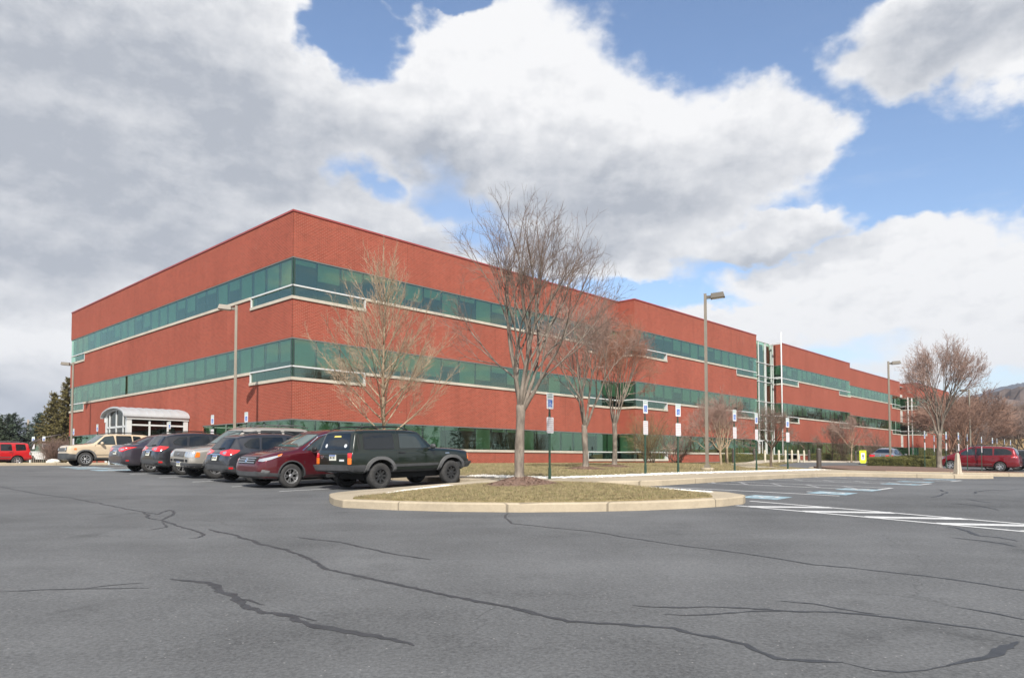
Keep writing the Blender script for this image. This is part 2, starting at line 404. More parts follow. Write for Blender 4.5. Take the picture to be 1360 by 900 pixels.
# draped sheet: polygon (XY), cut into cells, heights from zf; optional skirt
def drape(name, poly, zf, m, cell=1., off=0., skirt=0., kind='structure', parent=None, bev=0.):
    bm = bmesh.new(); vs = [bm.verts.new((x, y, 0)) for x, y in poly]; f = bm.faces.new(vs)
    if f.normal.z < 0: bmesh.ops.reverse_faces(bm, faces=[f])
    bmesh.ops.triangulate(bm, faces=bm.faces[:])
    xs = [p[0] for p in poly]; ys = [p[1] for p in poly]
    def cuts(a, b): 
        k = math.floor(a/cell)+1
        while k*cell < b-1e-4: yield k*cell; k += 1
    for x in cuts(min(xs), max(xs)):
        bmesh.ops.bisect_plane(bm, geom=bm.verts[:]+bm.edges[:]+bm.faces[:], plane_co=(x, 0, 0), plane_no=(1, 0, 0), dist=1e-5)
    for y in cuts(min(ys), max(ys)):
        bmesh.ops.bisect_plane(bm, geom=bm.verts[:]+bm.edges[:]+bm.faces[:], plane_co=(0, y, 0), plane_no=(0, 1, 0), dist=1e-5)
    bm.normal_update()
    for f in bm.faces:
        if f.normal.z < 0: f.normal_flip()
    if skirt:
        be = [e for e in bm.edges if e.is_boundary]
        if bev:
            r = bmesh.ops.inset_region(bm, faces=bm.faces[:], thickness=bev, depth=0, use_boundary=True)
        be = [e for e in bm.edges if e.is_boundary]
        bset = {v for e in be for v in e.verts}
        ex = bmesh.ops.extrude_edge_only(bm, edges=be)['geom']
        low = [g for g in ex if isinstance(g, bmesh.types.BMVert)]
        for v in bm.verts: v.co.z = zf(v.co.x, v.co.y)+off
        if bev:
            for v in bset: v.co.z -= bev*.8
        for v in low: v.co.z = zf(v.co.x, v.co.y)+off-skirt
    else:
        for v in bm.verts: v.co.z = zf(v.co.x, v.co.y)+off
    bmesh.ops.recalc_face_normals(bm, faces=bm.faces[:])
    me = bpy.data.meshes.new(name); bm.to_mesh(me); bm.free()
    me.materials.append(M[m] if isinstance(m, str) else m)
    o = bpy.data.objects.new(name, me); COL.objects.link(o)
    if parent: o.parent = parent
    if kind: o['kind'] = kind
    return o
def UWP(pts): return [P(u, w) for u, w in pts]
def rounded(pts, n=2):
    for _ in range(n):
        out = []
        for i in range(len(pts)):
            a, b = pts[i], pts[(i+1) % len(pts)]
            out += [(a[0]*.75+b[0]*.25, a[1]*.75+b[1]*.25), (a[0]*.25+b[0]*.75, a[1]*.25+b[1]*.75)]
        pts = out
    return pts
def in_poly(x, y, poly):
    c = False; j = len(poly)-1
    for i in range(len(poly)):
        xi, yi = poly[i]; xj, yj = poly[j]
        if (yi > y) != (yj > y) and x < (xj-xi)*(y-yi)/(yj-yi)+xi: c = not c
        j = i
    return c
EXPOSURE = .60; CLOUD_K = .60; SKY_K = 1.0
# ================================================================== camera, sun, sky
cam = bpy.data.cameras.new('camera'); co = bpy.data.objects.new('camera', cam); COL.objects.link(co)
cam.sensor_width = 36; cam.lens = F_/1360*36; cam.shift_y = (CY_-450)/1360; cam.clip_start = .1; cam.clip_end = 9000
co.matrix_world = Matrix.Rotation(PI/2+PITCH, 4, 'X') @ Matrix.Rotation(ROLL, 4, 'Z')
scene.camera = co
SUN_EL, SUN_DX = R(39), .09                                         # sun behind the viewer, a touch to the right
sd = Vector((SUN_DX*math.cos(SUN_EL), -math.cos(SUN_EL)*math.sqrt(1-SUN_DX**2), math.sin(SUN_EL)))
sl = bpy.data.lights.new('sun', 'SUN'); sl.energy = 4.8; sl.angle = R(.53); sl.color = (1., .955, .89)
so = bpy.data.objects.new('sun', sl); COL.objects.link(so); so.rotation_euler = sd.to_track_quat('Z', 'Y').to_euler(); so.location = sd*200
scene.view_settings.view_transform = 'Standard'; scene.view_settings.look = 'None'; scene.view_settings.gamma = 1; scene.view_settings.exposure = EXPOSURE

def azel(px, py):
    d = ray(px, py).normalized(); return math.atan2(d.x, d.y), math.asin(d.z)
def make_world():
    w = bpy.data.worlds.new('World'); scene.world = w; w.use_nodes = True; nt = w.node_tree; nb = NB(nt)
    bg = nt.nodes['Background']; bg.inputs['Strength'].default_value = .1
    sky = nb.n('ShaderNodeTexSky', sky_type='NISHITA'); sky.sun_disc = False; sky.sun_elevation = SUN_EL; sky.sun_rotation = math.atan2(sd.x, sd.y)
    sky.air_density = 1.0; sky.dust_density = .6; sky.ozone_density = 2.2
    d = nb.n('ShaderNodeTexCoord').outputs['Generated']; s = nb.sep(d)
    az = nb.m('ARCTAN2', s[0], s[1]); el = nb.m('ARCSINE', s[2])
    base = nb.comb(az, nb.m('MULTIPLY', el, 1.5), 0.)
    # two octaves of warp so that no outline stays an ellipse
    w1 = nb.vm('SUBTRACT', nb.noise(base, 5.5, 4, .55, out=1), (.5, .5, .5)); w2 = nb.vm('SUBTRACT', nb.noise(base, 22., 5, .6, out=1), (.5, .5, .5))
    warp = nb.vm('ADD', nb.vm('MULTIPLY', w1, (.17, .13, 0.)), nb.vm('MULTIPLY', w2, (.05, .045, 0.)))
    pos = nb.vm('ADD', nb.comb(az, el, 0.), warp); ps = nb.sep(pos)
    def blob(px, py, rx, ry, rot=0.):
        a, e = azel(px, py); rx /= 941.*1.15; ry /= 941.*1.05
        dx = nb.m('SUBTRACT', ps[0], a); dy = nb.m('SUBTRACT', ps[1], e)
        if rot:
            c, q = math.cos(R(rot)), math.sin(R(rot))
            dx, dy = nb.m('ADD', nb.m('MULTIPLY', dx, c), nb.m('MULTIPLY', dy, q)), nb.m('SUBTRACT', nb.m('MULTIPLY', dy, c), nb.m('MULTIPLY', dx, q))
        q = nb.m('ADD', nb.m('POWER', nb.m('ABSOLUTE', nb.m('DIVIDE', dx, rx)), 2.), nb.m('POWER', nb.m('ABSOLUTE', nb.m('DIVIDE', dy, ry)), 2.))
        return nb.m('SUBTRACT', 1., nb.m('SQRT', q))        # 1 at the centre, 0 on the rim, negative outside
    def union(bl, k=.12):
        r = bl[0]
        for b in bl[1:]: r = nb.m('SMOOTH_MAX', r, b, k)
        return r
    cloud = union([blob(*b) for b in CLOUDS])
    hole = union([blob(*b) for b in HOLES], .08)
    den = nb.m('SMOOTH_MIN', cloud, nb.m('MULTIPLY', hole, -.85), .25)
    fine = nb.noise(base, 16., 8, .62); med = nb.noise(base, 4., 6, .55)
    edge = nb.m('ADD', nb.m('MULTIPLY', nb.m('SUBTRACT', fine, .5), .50), nb.m('MULTIPLY', nb.m('SUBTRACT', med, .5), .35))
    front = nb.m('ADD', den, edge)
    # elsewhere in the sky: broken fair-weather cloud on a plane
    zc = nb.m('MAXIMUM', s[2], .04); pl = nb.comb(nb.m('DIVIDE', s[0], zc), nb.m('DIVIDE', s[1], zc), 0.)
    back = nb.m('MULTIPLY', nb.m('SUBTRACT', nb.noise(pl, .55, 8, .6), .47), 5.)
    fw = nb.m('MULTIPLY', nb.mr(s[1], .05, .45, 0., 1., True), nb.mr(el, 1.05, .80, 0., 1., True))
    f2 = nb.m('ADD', nb.m('MULTIPLY', front, fw), nb.m('MULTIPLY', back, nb.m('SUBTRACT', 1., fw)))
    a = nb.mr(f2, -.12, .26, 0., 1., True)
    a = nb.m('MULTIPLY', a, nb.mr(nb.m('ADD', union([blob(*b) for b in VEILS], .1), nb.m('MULTIPLY', edge, .6)), -.25, .75, 1., .12, True))
    # thin veil and wisps
    ws = nb.noise(nb.comb(nb.m('MULTIPLY', az, 2.), nb.m('MULTIPLY', el, 9.), 0.), 3., 7, .65)
    low = nb.mr(el, .30, .03, 0., 1.); wisp = nb.m('MULTIPLY', nb.mr(ws, .50, .75, 0., .32, True), nb.mr(el, .42, .18, .03, 1.))
    a = nb.m('MAXIMUM', a, wisp); a = nb.m('MAXIMUM', a, nb.m('MULTIPLY', nb.m('POWER', low, 3.), .65), cl=True)
    # tone of the cloud: sunlit crowns, grey undersides where it is thick
    dark = union([blob(*b) for b in DARKS], .45)
    lum = nb.mr(nb.m('ADD', dark, nb.m('MULTIPLY', nb.m('SUBTRACT', med, .5), .55)), -1.15, .75, 0., 1., False)
    strat = nb.noise(nb.comb(nb.m('MULTIPLY', az, 1.3), nb.m('MULTIPLY', el, 5.), 2.), 4., 6, .6)
    lum = nb.m('ADD', lum, nb.m('MULTIPLY', nb.m('SUBTRACT', strat, .5), .55))
    rel = nb.noise(nb.vm('ADD', base, (.012, -.02, 0.)), 16., 8, .62)
    relief = nb.m('MULTIPLY', nb.m('SUBTRACT', fine, rel), 1.0)     # small billows catch the light on their upper side
    lum = nb.m('ADD', lum, nb.m('MULTIPLY', relief, -1.))
    crown = nb.mr(f2, .0, .55, .35, 0.)
    lum = nb.m('SUBTRACT', lum, crown, cl=True)
    ccol = nb.mix(lum, (10.7*CLOUD_K, 10.7*CLOUD_K, 10.8*CLOUD_K), (5.1*CLOUD_K, 5.45*CLOUD_K, 6.15*CLOUD_K))
    skyc = nb.mix(1., sky.outputs[0], (SKY_K*1.18, SKY_K*1.20, SKY_K*1.24), 'MULTIPLY')
    col = nb.mix(a, skyc, ccol)
    hz = nb.mr(el, .12, -.02, 0., .35, True); col = nb.mix(hz, col, (6.2*CLOUD_K, 6.7*CLOUD_K, 7.6*CLOUD_K))
    nt.links.new(col, bg.inputs['Color'])
    w.cycles.sampling_method = 'MANUAL'; w.cycles.sample_map_resolution = 512
CLOUDS = [(120,120,420,330,0),(-150,380,420,420,0),(330,330,330,200,-20),(300,60,190,150,-20),(430,130,150,90,-20),(60,560,420,110,0),(600,110,150,130,0),(700,160,190,160,-15),(860,210,240,110,-10),(640,250,220,90,-10),
    (800,300,260,75,0),(1010,190,100,80,0),(520,300,150,60,-25),(600,360,120,30,-12),(1010,310,110,30,0),(1250,38,160,55,0),(1400,45,140,72,0),(1150,350,210,34,0),(1330,380,200,50,0),(1100,420,260,50,0),(1330,450,300,60,0),(950,420,110,22,0)]
HOLES = [(455,15,75,50,-35),(560,-40,90,50,0),(600,0,60,20,0),(860,378,70,14,0)]
VEILS = [(500,236,60,20,-15),(604,262,85,38,-32),(636,318,60,44,-35),(1060,480,130,26,0)]
DARKS = [(270,130,260,70,-12),(60,60,260,70,0),(60,210,300,60,0),(330,200,150,60,-20),(250,330,230,50,0),(60,330,220,40,0),(60,540,240,36,0),(570,200,120,30,-10),(800,262,210,42,0),(720,330,220,26,0),(1000,335,110,16,0),(1290,45,150,40,0)]
make_world()

# ================================================================== ground
LOT = (-95, -22, 82, 96)
def grid_sheet(name, xs, ys, zf, m, kind='structure'):
    vs = [(x, y, zf(x, y)) for y in ys for x in xs]; n = len(xs)
    fs = [(j*n+i, j*n+i+1, (j+1)*n+i+1, (j+1)*n+i) for j in range(len(ys)-1) for i in range(n-1)]
    me = bpy.data.meshes.new(name); me.from_pydata(vs, [], fs); me.materials.append(M[m]); me.polygons.foreach_set('use_smooth', [True]*len(fs)); me.update()
    o = bpy.data.objects.new(name, me); COL.objects.link(o); o['kind'] = kind; return o
def frange(a, b, s):
    n = max(1, round((b-a)/s)); return [a+(b-a)*i/n for i in range(n+1)]
grid_sheet('parking_lot', frange(LOT[0], LOT[2], 1.), frange(LOT[1], LOT[3], 1.), G, 'asphalt')
def T(x, y):
    z = G(x, y)-.14
    # a low grass bank rises behind the far end of the lot
    z += 4.2*smooth((y-86)/34)*smooth((x-.60*y)/11)
    z += 1.6*smooth((y-90)/60)*smooth((-18-x)/20)
    r = math.hypot(x, y)
    if r > 260: z -= 3*smooth((r-260)/900)
    return z
xs = frange(-4000,-400,240)[:-1]+frange(-400,-100,30)[:-1]+frange(-100,200,3.)[:-1]+frange(200,500,30)[:-1]+frange(500,4000,240)
ys = frange(-3000,-60,240)[:-1]+frange(-60,-20,20)[:-1]+frange(-20,200,3.)[:-1]+frange(200,500,30)[:-1]+frange(500,3600,240)
grid_sheet('terrain', xs, ys, T, 'terrain')

# ------------------------------------------------------------------ hills (real ridges, kilometres away)
def ridge(name, pts, depth, m, seed, step=12., amp=7.):
    """pts: (x, y, crest height) along the crest; slopes fall to both sides"""
    rr = random.Random(seed); rows = []
    pl = []
    for (a, b) in zip(pts[:-1], pts[1:]):
        n = max(1, int(math.dist(a[:2], b[:2])/step))
        pl += [tuple(lerp(a[k], b[k], i/n) for k in range(3)) for i in range(n)]
    pl.append(pts[-1]); nrow = 34
    ph = [rr.uniform(0, 9) for _ in range(6)]
    vs = []; 
    for i, (x, y, h) in enumerate(pl):
        d = math.hypot(x, y); nx, ny = -x/d, -y/d
        hh = h*(1+.05*math.sin(i*.21*step/12+ph[0])+.04*math.sin(i*.083*step/12+ph[1]))
        for j in range(nrow):
            t = j/(nrow-1); s = (1-t)*depth - depth*.18
            e = smooth(t/.82) if t <= .82 else 1-.6*smooth((t-.82)/.18)
            z = -6+(hh+6)*e + (rr.random()-.3)*amp*min(1, e*3) + 3*math.sin(i*.5+j*.9+ph[2])*e
            vs.append((x+nx*s, y+ny*s, z))
    n = nrow; fs = [(i*n+j, (i+1)*n+j, (i+1)*n+j+1, i*n+j+1) for i in range(len(pl)-1) for j in range(n-1)]
    me = bpy.data.meshes.new(name); me.from_pydata(vs, [], fs); me.materials.append(M[m]); me.update()
    o = bpy.data.objects.new(name, me); COL.objects.link(o); o['kind'] = 'structure'; return o
def make_wooded(name, a, b, c):
    m, nt, bs = nodes_of(name); nb = NB(nt); geo = nb.n('ShaderNodeNewGeometry').outputs['Position']
    n1 = nb.noise(geo, .009, 4, .6); n2 = nb.noise(geo, .07, 5, .7)
    col = nb.mix(nb.mr(n1, .4, .6), a, b); col = nb.mix(nb.mr(n2, .45, .65), col, c)
    nt.links.new(col, bs.inputs['Base Color']); bs.inputs['Roughness'].default_value = 1; bs.inputs['Specular IOR Level'].default_value = 0; return m
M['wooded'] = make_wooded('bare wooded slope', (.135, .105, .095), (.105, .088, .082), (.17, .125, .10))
M['wooded_hazed'] = make_wooded('haze tinted far wooded ridge', (.060, .064, .082), (.050, .056, .072), (.075, .076, .088))  # bluish cast of distant haze is mixed into these slope colours
def P3(px, Y): d = ray(px, 600); return (d.x/d.y*Y, Y)
ridge('hills', [(*P3(1150, 1500), 60), (*P3(1200, 1500), 100), (*P3(1255, 1500), 128), (*P3(1300, 1500), 136), (*P3(1340, 1480), 145), (*P3(1420, 1450), 158), (*P3(1600, 1400), 170)], 500, 'wooded_hazed', 3, 9., 9.)
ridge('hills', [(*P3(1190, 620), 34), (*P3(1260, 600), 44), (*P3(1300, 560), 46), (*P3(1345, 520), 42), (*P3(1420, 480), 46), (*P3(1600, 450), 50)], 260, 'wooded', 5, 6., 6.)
ridge('hills', [(*P3(-500, 2400), 150), (*P3(-120, 2300), 140), (*P3(0, 2200), 118), (*P3(50, 2200), 112), (*P3(100, 2200), 104), (*P3(260, 2200), 90)], 700, 'wooded_hazed', 9, 14., 8.)

# ------------------------------------------------------------------ kerbed islands, walks, lawns
def UWs(pts): return UWP(pts)
ISL1 = [(-3.05,-20.6),(-3.2,-22.6),(-3.5,-24.2),(-4.1,-25.3),(-5.0,-25.75),(-6.2,-25.5),(-7.7,-24.8),(-9.2,-23.6),(-10.2,-22.1),(-10.7,-20.8),(-10.6,-19.6),(-10.0,-18.8),(-9.0,-18.2),(-6,-17.55),(-3.2,-17.3),(-1.7,-17.1),(-1.7,-19.9)]
KERB = 'kerb'
main_walk = [(-3.15,38),(-3.15,-17.12),(-1.72,-16.98),(-1.72,-19.9),(-3.05,-20.6),(-2.6,-21.2),(-1.6,-21.6),(0,-21.7),(9,-21.7),(10.6,-21.8),(11.3,-22.0),(11.6,-23.5),(12.0,-25.2),(12.6,-26.1),(13.6,-26.5),(14.6,-26.2),(15.0,-25.3),(15.2,-22.5),(16.0,-20.6),(18.6,-19.2),(18.6,-18.4),(15.6,-18.9),(12,-18.95),(-1.55,-18.95),(-1.55,38)]
FR = [uw(*hit(*p)) for p in ((990,667.3),(987,669.3),(960,672.5),(920,675),(850,677.8),(780,679.3),(690,680),(600,679),(520,676.7),(455,673.5),(443,670.5),(438.5,667.5),(437,664))]
ISL1 = [(-3.05,-20.6),(-3.7,-21.2),(-4.15,-22.2),(-4.4,-23.7),(-4.55,-24.9)]+FR+[(-9.1,-17.95),(-8.4,-17.7),(-6,-17.35),(-3.2,-17.15),(-1.7,-17.02),(-1.7,-19.9)]
drape('kerb', UWs(ISL1), Kz, 'concrete', .8, 0., .4, bev=.03)
drape('sidewalk', UWs(main_walk), Kz, 'concrete', 1., .0, .4, bev=.03)
GF = [(a+(-5.9-a)*.045+.0, b+(-21.0-b)*.045) for a, b in FR[1:10]]
ISL1_G = [uw(*hit(*p, Kz)) for p in ((938,657.5),(872,651),(800,645),(740,642.5),(640,644),(560,652))]
ISL1_G = [ISL1_G[0]]+[(a, b) for a, b in GF if a < ISL1_G[0][0]]+ISL1_G[:0:-1]
def Iz(x, y):
    u, w = uw(x, y); return Kz(x, y)+.03+.03*max(0, 1-((u+5.8)**2/16+(w+21.6)**2/9))
drape('lawn', UWs(ISL1_G), Iz, 'grass', .5, 0., .1)
LAWN = [(-1.55,-18.93),(12,-18.93),(15.6,-18.9),(18.4,-18.3),(20.5,-16.8),(23.5,-14.4),(30,-11.2),(38,-8.6),(46.5,-6.6),(50,-5.2),(50,-1.4),(27.4,-1.4),(27.4,.3),(-.2,.3),(-.2,11.2),(-1.55,11.2)]
drape('lawn', UWs(LAWN), Lz, 'grass', 1., 0., .3)
drape('lawn', UWs([(-1.55,17),(-.2,17),(-.2,37.5),(-1.55,37.5)]), Lz, 'grass', 1., 0., .3)
drape('sidewalk', UWs([(-3.0,11.25),(.2,11.25),(.2,16.95),(-3.0,16.95)]), lambda x, y: Kz(x, y)+.004, 'walk', 1., .0, .2)
# walk from the signs to the main entrance, and the forecourt
def Wz(x, y): return max(Lz(x, y), Kz(x, y))+.015
drape('sidewalk', UWs([(16.2,-15.8),(17.6,-17.0),(24,-12.6),(34,-8.9),(46.2,-5.6),(49.8,-4.2),(49.8,-1.9),(46.5,-2.6),(40,-5.4),(30,-8.6),(22.5,-11.8)]), Wz, 'walk', .7, .0, .1)
drape('sidewalk', UWs([(46.5,-6.5),(50,-7.0),(110,-7.0),(110,-4.6),(56,-4.6),(56,-.6),(49.9,-.6),(49.9,-5.2)]), lambda x, y: G(x, y)+.13, 'walk', 1., .0, .3, bev=.03)
drape('lawn', UWs([(56.1,-4.55),(110,-4.55),(110,.0),(77.4,-.0),(77.4,-1.5),(56.1,-1.5)]), lambda x, y: G(x, y)+.16, 'mulch', 1.5, .0, .3)
# island with hedge, tree and minivan beyond
ISL2 = [(16.2,-21.2),(17.2,-24.6),(18.4,-26.6),(19.6,-27.0),(21,-26.2),(23,-23.8),(30,-21.2),(35.6,-18.2),(37.4,-16.4),(37.0,-14.6),(35,-13.8),(30,-14.2),(25,-15.4),(20,-17.6)]
drape('kerb', rounded(UWs(ISL2), 1), Kz, 'concrete', .8, .0, .4, bev=.03)
def inset_poly(pts, d):
    cx = sum(p[0] for p in pts)/len(pts); cy = sum(p[1] for p in pts)/len(pts); out = []
    for x, y in pts:
        l = math.hypot(x-cx, y-cy); out.append((x-(x-cx)/l*d, y-(y-cy)/l*d))
    return out
def I2z(x, y):
    u, w = uw(x, y); return Kz(x, y)+.03+.12*max(0, 1-((u-27)**2/90+(w+19.5)**2/22))
drape('planting_bed', inset_poly(rounded(UWs(ISL2), 1), .3), I2z, 'mulch', .8, .0, .1)
# far kerbed verge at the left end of the lot
VERGE = [(-9.5,14.6),(-3.2,14.6),(-3.2,38),(-1.5,60),(-9,62),(-10.5,50),(-8.2,37),(-8.2,35.4),(-3.9,35.2),(-3.9,32),(-8.0,31.5),(-8.2,29),(-4.0,28.6),(-4.0,16.4),(-9.6,16.2)]
drape('kerb', UWs([(-9.3,15.0),(-3.2,15.0),(-3.2,16.6),(-8.9,16.6),(-9.5,16.0)]), Kz, 'concrete', .8, .0, .4, bev=.03)
drape('kerb', UWs([(-9.6,38.2),(-.2,38.2),(-.2,60),(-9.6,60)]), Kz, 'concrete', 1., .0, .4, bev=.03)
drape('lawn', UWs([(-9.4,38.5),(-.2,38.5),(-.2,59),(-9.4,59)]), lambda x, y: Kz(x, y)+.03, 'grass', 1.2, .0, .1)
drape('lawn', [P(-80,62),P(-9,62),P(0,60),P(36,60),P(36,110),P(-80,110)], lambda x, y: G(x, y)+.12, 'grass', 4., .0, .3)

# white landscape stones along the signs and strewn over the kerb of the front island
def pebbles(name, n, sampler, zf, s0, s1, m, seed, flat=.6):
    rr = random.Random(seed); mb = MB()
    for _ in range(n):
        x, y = sampler(rr); s = rr.uniform(s0, s1); z = zf(x, y)
        vs = [Vector((rr.uniform(.7, 1.2)*a, rr.uniform(.7, 1.2)*b, rr.uniform(.6, 1.1)*c*flat))*s for a, b, c in ((1,0,0),(0,1,0),(-1,0,0),(0,-1,0),(0,0,1),(0,0,-.4))]
        q = Matrix.Rotation(rr.uniform(0, PI), 3, 'Z')
        vs = [q @ v+Vector((x, y, z+s*.2)) for v in vs]
        mb.add(vs, [(0,1,4),(1,2,4),(2,3,4),(3,0,4),(1,0,5),(2,1,5),(3,2,5),(0,3,5)])
    o = mb.build(name, m); o['kind'] = 'stuff'; return o
def band(segs, wd):
    L = [math.dist(a, b) for a, b in zip(segs[:-1], segs[1:])]; tot = sum(L)
    def f(rr):
        t = rr.random()*tot
        for i, l in enumerate(L):
            if t <= l: break
            t -= l
        a, b = segs[i], segs[i+1]; k = min(1, t/l); d = ((b[0]-a[0])/l, (b[1]-a[1])/l); o = rr.gauss(0, wd*.5)
        return P(a[0]+(b[0]-a[0])*k-d[1]*o, a[1]+(b[1]-a[1])*k+d[0]*o)
    return f
pebbles('white_stones', 15000, band([(-2.2,-15.2),(-1.9,-18.3),(0,-19.05),(8,-19.15),(13,-19.15),(16.6,-19.0)], .42), lambda x, y: max(Kz(x, y), Lz(x, y)-.02), .022, .055, 'stone', 3)
pebbles('white_stones', 2200, band([(-9.3,-20.4),(-8.9,-19.6),(-7.9,-18.9),(-6.0,-18.2)], .11), lambda x, y: Kz(x, y), .015, .035, 'stone', 4)
pebbles('white_stones', 1500, band([(-4.85,-24.7),(-4.65,-23.6),(-4.4,-22.4)], .07), lambda x, y: Kz(x, y), .015, .035, 'stone', 5)
# grass blades
def blades(name, n, poly, zf, h0, h1, seed, wid=.006, bias=None, m='blade'):
    rr = random.Random(seed); xs = [p[0] for p in poly]; ys = [p[1] for p in poly]; mb = MB(); k = 0
    while k < n:
        x, y = rr.uniform(min(xs), max(xs)), rr.uniform(min(ys), max(ys))
        if not in_poly(x, y, poly): continue
        if bias and rr.random() > bias(x, y): continue
        k += 1; z = zf(x, y)-.004; h = rr.uniform(h0, h1); a = rr.uniform(0, 2*PI); l = rr.uniform(.2, 1.1)*h; b = rr.uniform(0, 2*PI)
        dx, dy = math.cos(a)*wid, math.sin(a)*wid
        mb.add([(x-dx, y-dy, z), (x+dx, y+dy, z), (x+math.cos(b)*l, y+math.sin(b)*l, z+h)], [(0, 1, 2)])
    o = mb.build(name, m); o['kind'] = 'stuff'; return o
g1 = UWs(ISL1_G)
blades('grass', 90000, g1, Iz, .02, .055, 11, .004)
blades('grass', 9000, g1, Iz, .02, .05, 12, .004, m='blade_green')
def litter(name, n, poly, zf, seed):
    rr = random.Random(seed); xs = [p[0] for p in poly]; ys = [p[1] for p in poly]; mb = MB(); k = 0
    while k < n:
        x, y = rr.uniform(min(xs), max(xs)), rr.uniform(min(ys), max(ys))
        if not in_poly(x, y, poly): continue
        k += 1; z = zf(x, y)+.02; s = rr.uniform(.015, .035); a = rr.uniform(0, 2*PI); c, d = math.cos(a)*s, math.sin(a)*s; h = rr.uniform(0, .018)
        mb.add([(x-c, y-d, z), (x+d*.6, y-c*.6, z+h), (x+c, y+d, z+.004), (x-d*.6, y+c*.6, z+h*.5)], [(0, 1, 2, 3)])
    o = mb.build(name, 'dryleaf'); o['kind'] = 'stuff'
M['dryleaf'] = mat('fallen dry leaves', (.16, .085, .04), .85, noise=(3., .5))
litter('fallen_leaves', 420, g1, Iz, 41)
near_lawn = UWs([(-1.5,-18.3),(15,-18.4),(20,-16.2),(30,-10.5),(27.4,-1.4),(-.2,-.4),(-1.5,-8)])
blades('grass', 70000, near_lawn, Lz, .02, .06, 13, .008)
blades('grass', 7000, near_lawn, Lz, .02, .06, 14, .008, m='blade_green')

# ------------------------------------------------------------------ painted markings (4 mm sheets laid on the asphalt)
_mk = [0]
def strip(name, pts, wd, m, off=.004, cell=.8, jitter=0., taper=False, seed=0):
    """ribbon along XY points following the ground"""
    rr = random.Random(seed); pl = []
    for a, b in zip(pts[:-1], pts[1:]):
        n = max(1, int(math.dist(a, b)/cell)); pl += [(lerp(a[0], b[0], i/n), lerp(a[1], b[1], i/n)) for i in range(n)]
    pl.append(pts[-1]); vs = []
    for i, p in enumerate(pl):
        a = pl[max(0, i-1)]; b = pl[min(len(pl)-1, i+1)]; l = math.dist(a, b) or 1; nx, ny = -(b[1]-a[1])/l, (b[0]-a[0])/l
        w_ = wd*.5*(1+jitter*rr.uniform(-1, 1)); 
        if taper: w_ *= min(1, .25+min(i, len(pl)-1-i)/4)
        o = jitter*wd*rr.uniform(-.6, .6)
        for sgn in (-1, 1):
            x, y = p[0]+nx*(o+sgn*w_), p[1]+ny*(o+sgn*w_); vs.append((x, y, G(x, y)+off))
    fs = [(2*i, 2*i+1, 2*i+3, 2*i+2) for i in range(len(pl)-1)]
    me = bpy.data.meshes.new(name); me.from_pydata(vs, [], fs); me.materials.append(M[m]); me.update()
    o = bpy.data.objects.new(name, me); COL.objects.link(o); o['kind'] = 'structure'; return o
def patch_mark(pts, m, off=.004): return drape('road_marking', pts, G, m, .8, off)
for k, wl in enumerate((-16.9,-14.2,-11.5,-8.8,-6.1,-3.4,-.3,8.4,11.2,14.2,17.3,20,22.7,25.4,28.1,30.8)):
    strip('road_marking', [P(-8.4, wl), P(-3.3, wl)], .10, 'line')
# accessible bays along the long front: lines run across the walk, blue blocks at their open ends
for u_ in (-2.2,.35,1.75,4.3,5.7,8.3,9.7): strip('road_marking', [P(u_, -21.9), P(u_, -26.25)], .10, 'line')
for a, b in ((.35,1.75),(4.3,5.7),(8.3,9.7)):
    strip('road_marking', [P(a,-26.2), P(b,-26.2)], .10, 'line')
    for k in range(5): strip('road_marking', [P(a,-25.9+k*.95), P(b,-25.0+k*.95)], .10, 'line_worn', .0045)
def wheelchair(u0, w0, du, dw, su):
    """blue block with the white seated-figure symbol"""
    patch_mark(UWP([(u0-du, w0-dw), (u0+du, w0-dw), (u0+du, w0+dw), (u0-du, w0+dw)]), 'blue_line')
    def q(pts, wd=.085): strip('road_marking', [P(u0+a*su, w0+b*su) for a, b in pts], wd, 'line', .008, .3)
    q([(.02,.42),(.0,.12),(.22,.12),(.34,-.22),(.44,-.2)]); q([(.0,.24),(.2,.24)], .07)
    q([(-.06,.14),(-.2,.0),(-.22,-.16),(-.1,-.32),(.08,-.34),(.22,-.2)], .07)
    patch_mark(UWP([(u0+.02+.07*math.cos(k*PI/4), w0+.50+.07*math.sin(k*PI/4)) for k in range(8)]), 'line', .008)
for px_, py_, hw_ in ((1017,660.5,.40),(1105,655,.42),(1140,650.5,.42),(1197,643.3,.45),(1216,640.2,.45),(1249,637,.45)):
    uu_, ww_ = uw(*hit(px_, py_)); wheelchair(uu_, ww_, .40, hw_, .7)
for w_, u_ in ((.9,-7.6),(3.6,-7.6),(5.9,-7.4)): wheelchair(u_, w_, .75, .62, 1.)
strip('road_marking', [P(-8.4, 2.2), P(-3.3, 2.2)], .1, 'line'); strip('road_marking', [P(-8.4, 5.2), P(-3.3, 5.2)], .1, 'line')
# hatched strip crossing the aisle
hA = [hit(978, 671.5), hit(1360, 706.5)]; hB = [hit(996, 665.5), hit(1360, 696.5)]
def ext(a, b, t): return (a[0]+(b[0]-a[0])*t, a[1]+(b[1]-a[1])*t)
strip('road_marking', [hA[0], ext(*hA, 2.2)], .10, 'line', .0045); strip('road_marking', [hB[0], ext(*hB, 2.2)], .10, 'line', .0045)
for k in range(9):
    t0 = .06+k*.235; strip('road_marking', [ext(*hA, t0), ext(*hB, t0+.30)], .24, 'line', .005)

